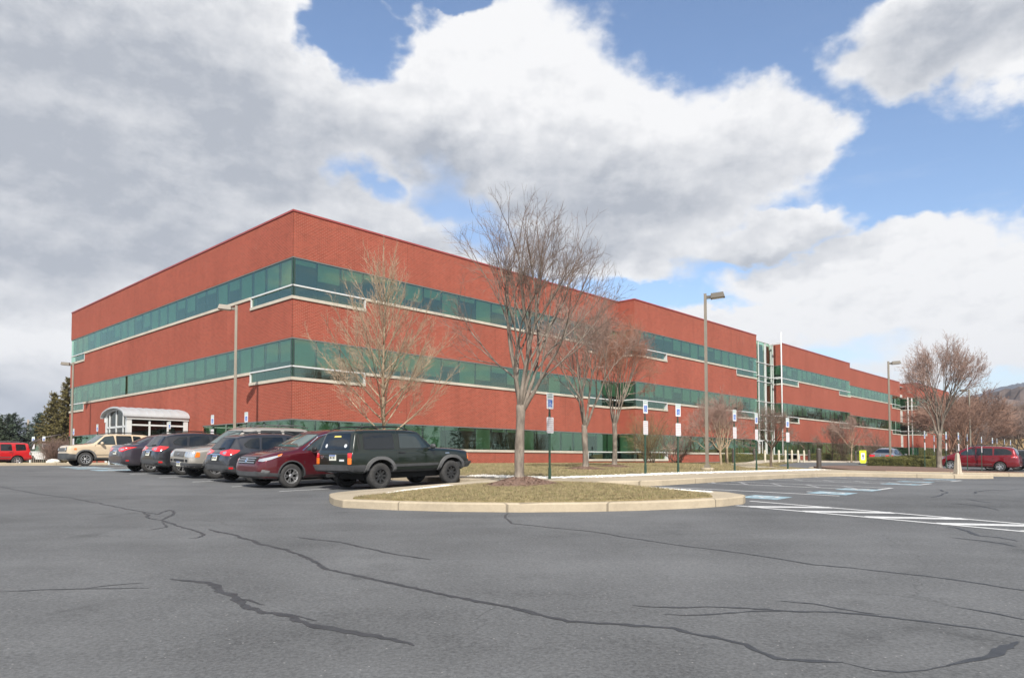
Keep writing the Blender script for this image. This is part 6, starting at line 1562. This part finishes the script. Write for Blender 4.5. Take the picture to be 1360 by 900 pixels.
# a mass of woodland on the lower slope
def wood_mass(name, seed, n, px0, px1, Y0, Y1, h0, h1, m, hz):
    r = random.Random(seed); mb = MB()
    for _ in range(n):
        px = r.uniform(px0, px1); Y = Y0+(Y1-Y0)*r.random()**.8; d = ray(px, 590); x = d.x/d.y*Y; z = T(x, Y)+hz(Y); h = r.uniform(h0, h1); w_ = h*.22
        mb.tube([(x, Y, z-.5), (x, Y, z+h*.5)], [.16, .07], 3, None, cap=False)
        for _k in range(40):
            a = r.uniform(0, 2*PI); q = r.random(); b = Vector((x, Y, z+h*r.uniform(.15, .6))); e = Vector((x+w_*math.cos(a)*q*1.5, Y+w_*math.sin(a)*q*1.5, z+h*r.uniform(.6, 1.)*(1-.2*q)))
            nrm = Vector((-math.sin(a), math.cos(a), 0))*.05; mb.add([b-nrm, b+nrm, e], [(0, 1, 2)])
            e2 = e+Vector((r.uniform(-.6,.6), r.uniform(-.6,.6), r.uniform(.2,1.))); c = b.lerp(e, .6); mb.add([c-nrm*.6, c+nrm*.6, e2], [(0,1,2)])
    o = mb.build(name, m); o['kind'] = 'stuff'
wood_mass('woodland', 5, 330, 1180, 1440, 185, 330, 9, 14, 'twig_far', lambda Y: (Y-180)*.06)
wood_mass('woodland', 6, 200, 1180, 1440, 150, 260, 7, 11, 'twig_far', lambda Y: (Y-180)*.03)
wood_mass('woodland', 7, 70, 1225, 1440, 100, 150, 3, 5, 'twig_far_red', lambda Y: 0)

# conifers at the left
def conifer(px, Y, H, W, seed, label, m, zf=None, drop=.32, dens=1.):
    r = random.Random(seed); d = ray(px, 600); x = d.x/d.y*Y; z0 = T(x, Y)
    t = thing('conifer_tree', label, 'tree', (x, Y, z0), 0, 'evergreens at the left of the lot')
    tr = MB(); tr.tube([(0, 0, -.2), (.05, 0, H*.5), (0, .03, H*.97)], [.22, .13, .02], 8); cr = MB()
    nlev = int(H*6.5*dens)
    for i in range(nlev):
        t_ = i/nlev; z = lerp(.35, H*.97, t_); L = W*.5*(1-t_)**.75*r.uniform(.75, 1.15)+.12; nb_ = max(4, int((9-4*t_)*dens))
        for j in range(nb_):
            a = r.uniform(0, 2*PI); ll = L*r.uniform(.7, 1.12); up = lerp(-.12, .55, t_)+r.uniform(-.1, .1); dv = Vector((math.cos(a), math.sin(a), up)); e = Vector((0, 0, z))+dv*ll; b = Vector((0, 0, z))
            tr.tube([b, b.lerp(e, .5)+Vector((0, 0, -.03)), e], [.03, .018, .006], 3, None, cap=False)
            ns = max(12, int(ll*44*dens))
            for k in range(ns):
                q = r.uniform(.12, 1.06); p = b.lerp(e, q); sd = Vector((-math.sin(a), math.cos(a), 0))*r.uniform(-1, 1)*ll*.26*(1.15-q); p = p+sd+Vector((0, 0, r.uniform(-.10, .08)-abs(sd.length)*.25))
                s_ = r.uniform(.07, .17); v1 = Vector((r.uniform(-1,1), r.uniform(-1,1), r.uniform(-.3,.9))).normalized()*s_*1.5; v2 = Vector((r.uniform(-1,1), r.uniform(-1,1), r.uniform(-.6,.6))).normalized()*s_*.5
                cr.add([p-v2, p+v2, p+v1], [(0, 1, 2)])
    tr.build('trunk', 'bark_dark', t); cr.build('crown', m, t)
conifer(-18, 66, 5.3, 6.4, 91, 'dark conifer cut by the left edge behind the red SUV', 'needle')
conifer(15, 70, 5.2, 5.6, 92, 'broad dark green conifer behind the red SUV', 'needle_b')
conifer(-6, 80, 5.7, 6., 97, 'dark conifer partly hidden behind the broad one above the red SUV', 'needle')
conifer(52, 78, 5.8, 4.6, 93, 'mid green conifer between the far pole and the bronzed evergreen', 'needle_b')
conifer(70, 76, 8.0, 4.4, 94, 'bronzed evergreen left of the corner of the brick block', 'needle_y')
conifer(88, 74, 9.4, 4.0, 95, 'tallest bronzed dark evergreen touching the left corner of the brick block', 'needle_y')
# small arborvitae beside the vestibule
_x, _y = P(-1.1, 17.4); t = thing('arborvitae', 'narrow bronzed arborvitae left of the white vestibule', 'shrub', (_x, _y, Kz(_x, _y)), 0)
r = random.Random(5); cr = MB()
for _ in range(9000):
    z = r.uniform(.05, 2.9); q = .62*math.sin(PI*min(1, (z/2.95)**.75*.9+.1))**.7*r.random()**.33; a = r.uniform(0, 2*PI); p = Vector((q*math.cos(a), q*math.sin(a), z)); v = Vector((r.uniform(-.4,.4)+math.cos(a)*.4, r.uniform(-.4,.4)+math.sin(a)*.4, 1)).normalized()*.10; s_ = Vector((-math.sin(a), math.cos(a), 0))*.018
    cr.add([p-s_, p+s_, p+v], [(0, 1, 2)])
st = MB(); st.tube([(0,0,-.05),(0,0,2.5)], [.05,.015], 6); st.build('stem', 'bark_dark', t); cr.build('crown', 'needle_y', t)

# clipped hedges: box of leaf-sized faces over a dark leafy core
def hedge(name, label, u0, u1, w0, w1, h, zf, seed, n=None, sag=.05, group=None):
    r = random.Random(seed); cu, cw_ = (u0+u1)/2, (w0+w1)/2; x, y = P(cu, cw_); z0 = zf(x, y); t = thing(name, label, 'hedge', (x, y, z0), TH, group or 'clipped hedges')
    du, dw = (u1-u0)/2, (w1-w0)/2; co_ = MB()
    segs = max(2, int((u1-u0)/.5)); segw = max(2, int((w1-w0)/.4)); 
    def top(a, b): return h*(1+.06*math.sin(a*2.3+seed)+.05*math.sin(b*3.1+a)) - .05
    ua = [lerp(-du+.06, du-.06, i/segs) for i in range(segs+1)]; wa = [lerp(-dw+.06, dw-.06, j/segw) for j in range(segw+1)]
    vs = [(a, b, top(a, b)-.04) for a in ua for b in wa]; m_ = segw+1; fs = [(i*m_+j, (i+1)*m_+j, (i+1)*m_+j+1, i*m_+j+1) for i in range(segs) for j in range(segw)]
    co_.add(vs, fs); 
    rim = [i*m_ for i in range(segs+1)]+[segs*m_+j for j in range(1, segw+1)]+[i*m_+segw for i in range(segs-1, -1, -1)]+[j for j in range(segw-1, 0, -1)]
    k = len(rim); co_.add([vs[i] for i in rim]+[(vs[i][0], vs[i][1], -.1) for i in rim], [(i, (i+1)%k, k+(i+1)%k, k+i) for i in range(k)])
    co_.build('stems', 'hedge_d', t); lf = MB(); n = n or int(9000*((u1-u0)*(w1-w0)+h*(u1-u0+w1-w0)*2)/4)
    for _ in range(n):
        a, b = r.uniform(-du, du), r.uniform(-dw, dw); f = r.random(); A = (4*du*dw); B = h*4*(du+dw)
        if f < A/(A+B): z = top(a, b)+r.uniform(-.05, .05)
        else:
            z = r.uniform(0, top(a, b)+.02)
            if r.random() < du/(du+dw): b = math.copysign(dw, b)+r.uniform(-.07, .05)
            else: a = math.copysign(du, a)+r.uniform(-.07, .05)
        s_ = r.uniform(.018, .04); p = Vector((a, b, z)); e = [Vector((r.uniform(-1,1), r.uniform(-1,1), r.uniform(-.6,1))).normalized()*s_ for _ in range(3)]
        lf.add([p+e[0], p+e[1], p+e[2]], [(0,1,2)])
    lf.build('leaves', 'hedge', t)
hedge('clipped_hedge', 'low clipped green hedge in the planting bed in front of the blue grey sedan', 30.2, 31.9, -19.3, -17.2, .55, I2z, 1, 16000)
hedge('clipped_hedge', 'shorter clipped hedge block left of the large pinkish tree', 30.6, 32.2, -20.4, -19.45, .50, I2z, 2, 9000)
hedge('clipped_hedge', 'paler clipped hedge behind the front one in the planting bed', 33.0, 35.2, -20.2, -17.6, .72, I2z, 6, 16000)
hedge('clipped_hedge', 'long clipped hedge before the brick wall left of the main entrance', 38.2, 46.0, -4.4, -3.3, .72, Lz, 3, 22000)
hedge('clipped_hedge', 'short clipped hedge just left of the main entrance doors', 46.8, 49.3, -4.2, -3.2, .66, Lz, 4, 9000)
hedge('clipped_hedge', 'clipped hedge behind the cream bollards right of the entrance', 58.5, 65.0, -4.2, -3.2, .74, lambda x, y: G(x, y)+.16, 5, 16000)
hedge('clipped_hedge', 'clipped hedge behind the large dark bollard', 65.6, 70.0, -4.1, -3.2, .7, lambda x, y: G(x, y)+.16, 7, 12000)
hedge('clipped_hedge', 'clipped hedge left of the yellow pedestrian sign', 70.8, 76.0, -4.1, -3.2, .66, lambda x, y: G(x, y)+.16, 8, 12000)

# ================================================================== lamp posts
def lamp(name_loc, label, H=7.55, arm=1, rz=0.):
    x, y = name_loc; z = max(G(x, y)+.12, Lz(x, y)-.3) if False else G(x, y)+.13
    t = thing('lamp_post', label, 'lamp post', (x, y, z), rz, 'bronze parking lot lamp posts')
    b = MB(); b.lathe([(.26, -.3), (.26, .12), (.24, .14), (0, .14)], 20, 'concrete', smooth=False); b.build('base', None, t)
    p = MB(); p.box((-.10, -.10, .14), (.10, .10, .17)); 
    w0, w1 = .066, .056
    p.add([(-w0,-w0,.17),(w0,-w0,.17),(w0,w0,.17),(-w0,w0,.17),(-w1,-w1,H),(w1,-w1,H),(w1,w1,H),(-w1,w1,H)], [(0,1,5,4),(1,2,6,5),(2,3,7,6),(3,0,4,7),(4,5,6,7)])
    p.box((-.15,-.15,.14),(.15,.15,.30)) if False else p.box((-.12,-.12,.14),(.12,.12,.26)); p.build('pole', 'pole', t)
    hd_ = MB(); hd_.box((.058, -.05, H-.22), (.22, .05, H-.10))
    vs = [(.22,-.17,H-.24),(.80,-.17,H-.20),(.80,.17,H-.20),(.22,.17,H-.24),(.24,-.15,H-.03),(.74,-.15,H-.0),(.74,.15,H-.0),(.24,.15,H-.03)]
    hd_.add(vs, [(0,3,2,1),(4,5,6,7),(0,1,5,4),(1,2,6,5),(2,3,7,6),(3,0,4,7)]); h = hd_.build('lamp_head', 'lamp_head', t)
    ln = MB(); ln.add([(.28,-.13,H-.245),(.74,-.13,H-.215),(.74,.13,H-.215),(.28,.13,H-.245)], [(3,2,1,0)]); ln.build('lens', 'lens', h)
    return t
def at(px, py, Y): d = ray(px, py); return (d.x/d.y*Y, Y)
lamp(at(939, 600, 29.6), 'tall bronze lamp post on the lawn between the accessible parking signs', 7.45, rz=R(-20))
lamp(at(1181.5, 560, 50.5), 'bronze lamp post standing in front of the blue grey sedan', 7.55, rz=R(-18))
lamp(at(313, 480, 33.0), 'bronze lamp post between the parked cars and the left brick front', 7.5, rz=R(196))
lamp(at(96, 540, 52.5), 'farther bronze lamp post at the left end of the brick block', 7.5, rz=R(196))
lamp(at(1288, 560, 70.), 'distant bronze lamp post right of the large pinkish tree', 7.4, rz=R(170))
# wooden utility pole far left
x, y = at(37, 580, 95); t = thing('utility_pole', 'thin wooden pole between the dark conifers at far left', 'pole', (x, y, T(x, y))); b = MB(); b.tube([(0,0,-.3),(0,0,6.1)], [.16,.12], 8); b.build('pole', 'wood', t)

# ================================================================== accessible parking signs
def text_mesh(txt, size, m, parent, name, loc, rx=PI/2, bold=0.):
    cu = bpy.data.curves.new('txt', 'FONT'); cu.body = txt; cu.size = size; cu.align_x = 'CENTER'; cu.align_y = 'CENTER'; cu.offset = bold; cu.resolution_u = 3
    o = bpy.data.objects.new('txt', cu); COL.objects.link(o); dg = bpy.context.evaluated_depsgraph_get(); me = bpy.data.meshes.new_from_object(o.evaluated_get(dg)); bpy.data.objects.remove(o)
    me.name = name; me.materials.clear(); me.materials.append(M[m]); q = bpy.data.objects.new(name, me); COL.objects.link(q); q.parent = parent; q.location = loc; q.rotation_euler = (rx, 0, 0); return q
def make_sign():
    t = thing('parking_sign', 'x', 'sign', (0,0,0), 0, 'accessible parking signs')
    p = MB(); p.box((-.027,-.018,0),(.027,.018,1.86),None); p.box((-.035,-.026,-.05),(.035,.026,.30)); p.build('post', 'post_green', t)
    q = MB(); q.box((-.022,-.016,1.5),(.022,.016,2.40)); q.build('post_extension', 'bollard_dark', t)
    s = MB(); s.prism(round2([(-.138,-.225),(.138,-.225),(.138,.225),(-.138,.225)], .03), -.001, .003, None, Matrix.Translation((0,-.021,2.20)) @ Matrix.Rotation(PI/2, 4, 'X')); sp = s.build('sign_panel', 'sign_white', t)
    text_mesh('RESERVED', .050, 'sign_green', sp, 'lettering', (0,-.0262,2.385)); text_mesh('PARKING', .056, 'sign_green', sp, 'lettering', (0,-.0262,2.315))
    b = MB(); b.box((-.078,-.0258,2.03),(.078,-.0245,2.20+.035)); bp = b.build('blue_square', 'sign_blue', sp)
    w_ = MB(); yy = -.0275
    def st(pts, r_=.0075):
        for (a, c) in zip(pts[:-1], pts[1:]):
            dx, dz = c[0]-a[0], c[1]-a[1]; l = math.hypot(dx, dz); nx, nz = -dz/l*r_, dx/l*r_
            w_.add([(a[0]-nx, yy, a[1]-nz), (a[0]+nx, yy, a[1]+nz), (c[0]+nx, yy, c[1]+nz), (c[0]-nx, yy, c[1]-nz)], [(0,3,2,1)])
    zc = 2.125
    st([(-.012,zc+.055),(-.008,zc+.0),(.028,zc-.002),(.042,zc-.05),(.054,zc-.046)]); st([(-.01,zc+.028),(.024,zc+.028)])
    st([(-.02,zc+.004),(-.044,zc-.015),(-.046,zc-.045),(-.024,zc-.068),(.008,zc-.066),(.026,zc-.04)], .006)
    w_.add([(-.014+.016*math.cos(k*PI/5), yy, zc+.078+.016*math.sin(k*PI/5)) for k in range(10)], [tuple(range(10))])
    w_.build('wheelchair_symbol', 'sign_white', sp)
    s2 = MB(); s2.prism(round2([(-.138,-.225),(.138,-.225),(.138,.225),(-.138,.225)], .03), -.001, .003, None, Matrix.Translation((0,-.0215,1.51)) @ Matrix.Rotation(PI/2, 4, 'X')); s3 = s2.build('sign_panel', 'sign_white', t)
    l = MB(); rr2 = random.Random(2)
    for k in range(7):
        z = 1.69-k*.06; x = -.12
        while x < .10:
            ww = rr2.uniform(.02, .05); l.box((x, -.0262, z-.016), (min(x+ww, .125), -.0255, z+.016)); x += ww+.010
    l.build('lettering', 'sign_red', s3)
    return t
sg0 = make_sign(); lbls = [
 ((-2.56+.05,-18.62), 'accessible parking sign nearest the viewer, just right of the large island tree'),
 ((2.05,-18.75), 'accessible parking sign second along the lawn edge, left of the brown shrubs'),
 ((4.35,-18.65), 'accessible parking sign third along the lawn edge, left of the tall lamp post'),
 ((8.27,-18.8), 'accessible parking sign fourth along the lawn edge, first right of the tall lamp post'),
 ((11.12,-18.5), 'accessible parking sign fifth along the lawn edge, left of the leaning bare tree'),
 ((14.57,-18.44), 'accessible parking sign sixth along the lawn edge, left of the large dark bollard')]
pxs = [730, 857, 900.5, 975.5, 1004.5, 1046]; Ys = [20.2, 23.2, 25.0, 28.0, 30.1, 33.6]
def signat(o, px, Y, label, zf, rz=0.):
    d = ray(px, 600); x = d.x/d.y*Y; o.location = (x, Y, zf(x, Y)); o.rotation_euler = (0, 0, rz); o['label'] = label
for i, (px, Y) in enumerate(zip(pxs, Ys)):
    o = sg0 if i == 0 else dup(sg0); signat(o, px, Y, lbls[i][1], lambda x, y: max(Kz(x, y), Lz(x, y)), TH+R(-4+5*math.sin(i*2.2)))
fars = [(1228,569),(1240.5,575),(1256.5,569.5),(1272.8,570),(1284.5,572),(1303.5,575.5),(1318,577.5),(1324,579),(1334,580.5),(1342,583)]
ords = ['first','second','third','fourth','fifth','sixth','seventh','eighth','ninth','tenth']
for i, (px, yt) in enumerate(fars):
    Y = 1.93*F_/(611.5-yt); o = dup(sg0); signat(o, px, Y, f'{ords[i]} from the left of the distant signs standing beyond the crimson minivan', lambda x, y: G(x, y)+.02, TH+R(4*math.sin(i*1.9)))
for px, Y, lab in ((225.,41.5,'accessible parking sign just right of the white vestibule'),(282,34.5,'accessible parking sign left of the lamp post by the left brick front'),(327,31.5,'accessible parking sign right of the lamp post by the left brick front'),
                   (97.5,49.5,'accessible parking sign at the foot of the farther left lamp post'),(129,44.5,'accessible parking sign above the bonnet of the sandy tan SUV'),
                   (44,66.,'small white sign left of the dark digger arm at far left'),(58,65.,'small white sign right of the dark digger arm at far left')):
    o = dup(sg0); signat(o, px, Y, lab, lambda x, y: G(x, y)+.13, R(-38) if px > 60 else R(0))

# ================================================================== bollards, obelisk, yellow sign
def make_bollard(m, r, h, label, kind='dome', group=''):
    t = thing('bollard', label, 'bollard', (0,0,0), 0, group); b = MB()
    b.lathe([(r, -.1), (r, h*.86), (r*.9, h*.87), (r*.9, h*.90), (r, h*.91), (r, h*.94), (r*.75, h*.985), (r*.3, h), (0, h)] if kind == 'dome' else [(r, -.1), (r, h-.06), (r*.8, h-.01), (r*.4, h+.02), (0, h+.03)], 20)
    b.build('post', m, t, sharp=40)
    if kind == 'dome': c = MB(); c.lathe([(r*.86, h*.865), (r*.86, h*.915)], 20); c.build('band', 'lens', t)
    return t
bd = make_bollard('bollard_dark', .115, 1.06, 'x', 'dome', 'dark bollards around the driveway')
for i, (px, Y, lab) in enumerate(((1087.5,34.6,'large dark bollard at the end of the white stones'),(974,52.,'dark bollard behind the fourth accessible parking sign'),(965,56.,'dark bollard just left of the one behind the fourth sign'),
    (1001.5,62.5,'dark bollard left of the main entrance walk'),(1074.5,66.,'dark bollard right of the row of cream bollards'),(1136.5,76.,'dark bollard left of the yellow pedestrian sign'))):
    o = bd if i == 0 else dup(bd); d = ray(px, 605); x = d.x/d.y*Y; o.location = (x, Y, max(G(x, Y)+.12, Lz(x, Y) if px < 1010 else -9)); o['label'] = lab
bc = make_bollard('cream', .085, .96, 'x', 'post', 'cream bollards before the main entrance')
for i in range(7):
    o = bc if i == 0 else dup(bc); x, y = P(38.2+1.38*i, -7.15); o.location = (x, y, G(x, y)+.13); o['label'] = f'cream post in front of the main entrance, {ords[i]} of seven from the left'
x, y = at(1272, 629, 26.9); t = thing('concrete_obelisk', 'tapering pale concrete obelisk post on the kerb before the planting bed', 'bollard', (x, y, Kz(x, y)), R(10)); b = MB()
def tap(b, a, c, z0, z1): b.add([(-a,-a,z0),(a,-a,z0),(a,a,z0),(-a,a,z0),(-c,-c,z1),(c,-c,z1),(c,c,z1),(-c,c,z1)], [(0,1,5,4),(1,2,6,5),(2,3,7,6),(3,0,4,7),(4,5,6,7),(3,2,1,0)])
tap(b, .125, .12, -.02, .05); tap(b, .10, .052, .05, .72); tap(b, .052, .025, .72, .80); b.build('obelisk_shaft', 'walk', t)
x, y = at(1146, 605, 62); t = thing('pedestrian_sign', 'fluorescent yellow pedestrian crossing sign standing on the driveway', 'sign', (x, y, G(x, y)), R(-10))
b = MB(); b.prism(round2([(-.30,-.16),(.30,-.16),(.34,.16),(-.34,.16)], .04), 0, .09); b.build('base', 'black', t)
b = MB(); b.prism(round2([(-.20,.12),(.20,.12),(.27,.30),(.27,1.22),(-.27,1.22),(-.27,.30)], .04), -.015, .015, None, Matrix.Rotation(PI/2, 4, 'X')); sp = b.build('sign_panel', 'yellow', t)
b = MB(); b.prism(round2([(-.15,.40),(.15,.40),(.15,1.0),(-.15,1.0)], .03), .016, .019, None, Matrix.Rotation(PI/2, 4, 'X')); b.build('white_field', 'sign_white', sp)
b = MB(); zz = .48
for q in ([(-.06,.0),(-.03,0),(.01,.16),(-.01,.2)],[(.04,0),(.07,0),(.03,.2),(-.0,.2)],[(-.035,.18),(.035,.18),(.04,.36),(-.03,.36)],[(-.09,.2),(-.07,.19),(-.02,.33),(-.04,.35)],[(.09,.2),(.07,.19),(.02,.33),(.04,.35)]): b.add([(a, -.021, zz+c) for a, c in q], [(0,1,2,3)])
b.add([(.035*math.cos(k*PI/5), -.021, zz+.41+.035*math.sin(k*PI/5)) for k in range(10)], [tuple(range(10))]); b.build('pedestrian_symbol', 'black', sp)
text_mesh('STATE LAW', .075, 'black', sp, 'lettering', (0,-.018,1.13)); text_mesh('WITHIN', .05, 'black', sp, 'lettering', (0,-.018,.34)) if False else None

# ================================================================== far left clutter: small loader, white gate, boulders
x, y = at(57, 605, 66); t = thing('loader', 'dark green loader with a raised curved arm and white body at far left', 'loader', (x, y, G(x, y)+.1), R(15))
b = MB(); b.box((-1.1,-.8,.35),(1.2,.8,.95)); b.box((.9,-.7,.5),(1.5,.7,.85)); b.build('body', 'paint_white', t)
b = MB(); b.add([(-.5,-.6,.96),(.5,-.6,.96),(.5,.6,.96),(-.5,.6,.96),(-.35,-.5,1.75),(.35,-.5,1.75),(.35,.5,1.75),(-.35,.5,1.75)], [(0,1,5,4),(1,2,6,5),(2,3,7,6),(3,0,4,7),(4,5,6,7)]); b.build('cab', 'post_green', t)
b = MB(); b.tube([(-1.0,-.3,1.0),(-.7,-.3,1.9),(.1,-.3,2.35),(1.5,-.3,2.65)], [.09,.09,.08,.06], 6); b.tube([(-1.5,.1,.9),(-1.1,.1,1.9),(-.6,.1,2.2)], [.07,.07,.05], 6); b.build('arm', 'bollard_dark', t)
for sx in (-.75, .8):
    for sy in (-.8, .8): b = MB(); b.lathe([(0,-.1),(.30,-.1),(.38,-.07),(.38,.07),(.30,.1),(0,.1)], 18, None, Matrix.Translation((sx, sy, .38)) @ Matrix.Rotation(PI/2, 4, 'X')); b.build('wheel', 'rubber', t)
x, y = at(56, 612, 62); t = thing('white_gate', 'low white slatted gate left of the brown bush', 'gate', (x, y, G(x, y)+.12), R(5)); b = MB()
for k in (0, 1): b.box((-1.05+k*2.0,-.06,0),(-.93+k*2.0,.06,1.05))
b.box((-1.05,-.03,.96),(1.07,.03,1.04)); b.build('gate_frame', 'white_metal', t); b = MB()
for k in range(11): b.box((-.88+k*.165,-.02,.05),(-.84+k*.165,.02,.95))
b.build('slats', 'wood', t)
def boulder(seed, px, Y, s, lab):
    r = random.Random(seed); bm = bmesh.new(); bmesh.ops.create_icosphere(bm, subdivisions=3, radius=1)
    for v in bm.verts: v.co *= 1+.16*math.sin(v.co.x*3+seed)*math.cos(v.co.y*4+seed)+r.uniform(-.03, .03); v.co.z *= .7
    me = bpy.data.meshes.new('boulder'); bm.to_mesh(me); bm.free(); me.materials.append(M['stone']); o = bpy.data.objects.new('boulder', me); COL.objects.link(o)
    d = ray(px, 612); x = d.x/d.y*Y; o.location = (x, Y, G(x, Y)+.15+s*.3); o.scale = (s, s, s); tag(o, lab, 'boulder', 'pale boulders beside the white gate')
boulder(1, 66.5, 60, .30, 'pale boulder touching the right end of the white gate'); boulder(2, 71.5, 59, .36, 'larger pale boulder below the round brown bush'); boulder(3, 75.5, 60, .26, 'small pale boulder farthest right below the round brown bush')
# one white car far away beyond the planting bed
JC = dict(SENTRA); JC.update(paint='paint_white', handle_m='paint_white')
car_at(JC, 'white sedan far beyond the planting bed, left of the large pinkish tree', 'car', 78.5, -15.5, 'w+', 'parked_sedan')

# woods standing off to both sides of the lot (outside the picture, seen mirrored in the windows)
def side_woods(seed, n, X0, X1, Y0, Y1, m):
    r = random.Random(seed); mb = MB()
    for _ in range(n):
        x, Y = r.uniform(X0, X1), r.uniform(Y0, Y1); z = T(x, Y); h = r.uniform(7, 13); mb.tube([(x, Y, z-.5), (x, Y, z+h*.6)], [.18, .08], 3, None, cap=False)
        for _k in range(110):
            t = r.random()**1.2; rad = h*.24*(1-t)+.2; a = r.uniform(0, 2*PI); q = math.sqrt(r.random()); c = Vector((x+rad*q*math.cos(a), Y+rad*q*math.sin(a), z+.8+(h-.8)*t)); e = [Vector((r.uniform(-1,1), r.uniform(-1,1), r.uniform(-.7,.7)))*r.uniform(.3, .8) for _ in range(3)]
            mb.add([c+e[0], c+e[1], c+e[2]], [(0, 1, 2)])
    o = mb.build('woodland', m); o['kind'] = 'stuff'
side_woods(31, 110, 118, 150, -60, 60, 'needle'); side_woods(32, 90, -150, -112, -60, 70, 'needle')
# ================================================================== the air: thin even haze round the whole scene
hz = MB(); hz.box((-4300, -3300, -16), (4300, 3900, 215)); ho = hz.build('haze', None); ho['kind'] = 'stuff'
hm = bpy.data.materials.new('thin haze'); hm.use_nodes = True; nt = hm.node_tree
for n_ in list(nt.nodes):
    if n_.type == 'BSDF_PRINCIPLED': nt.nodes.remove(n_)
pv = nt.nodes.new('ShaderNodeVolumePrincipled'); pv.inputs['Color'].default_value = (.80, .86, .95, 1); pv.inputs['Density'].default_value = .00022; pv.inputs['Anisotropy'].default_value = .2
nt.links.new(pv.outputs[0], [n_ for n_ in nt.nodes if n_.type == 'OUTPUT_MATERIAL'][0].inputs['Volume']); ho.data.materials.clear(); ho.data.materials.append(hm)
scene.cycles.volume_bounces = 0
litter('fallen_leaves', 600, near_lawn, Lz, 42)
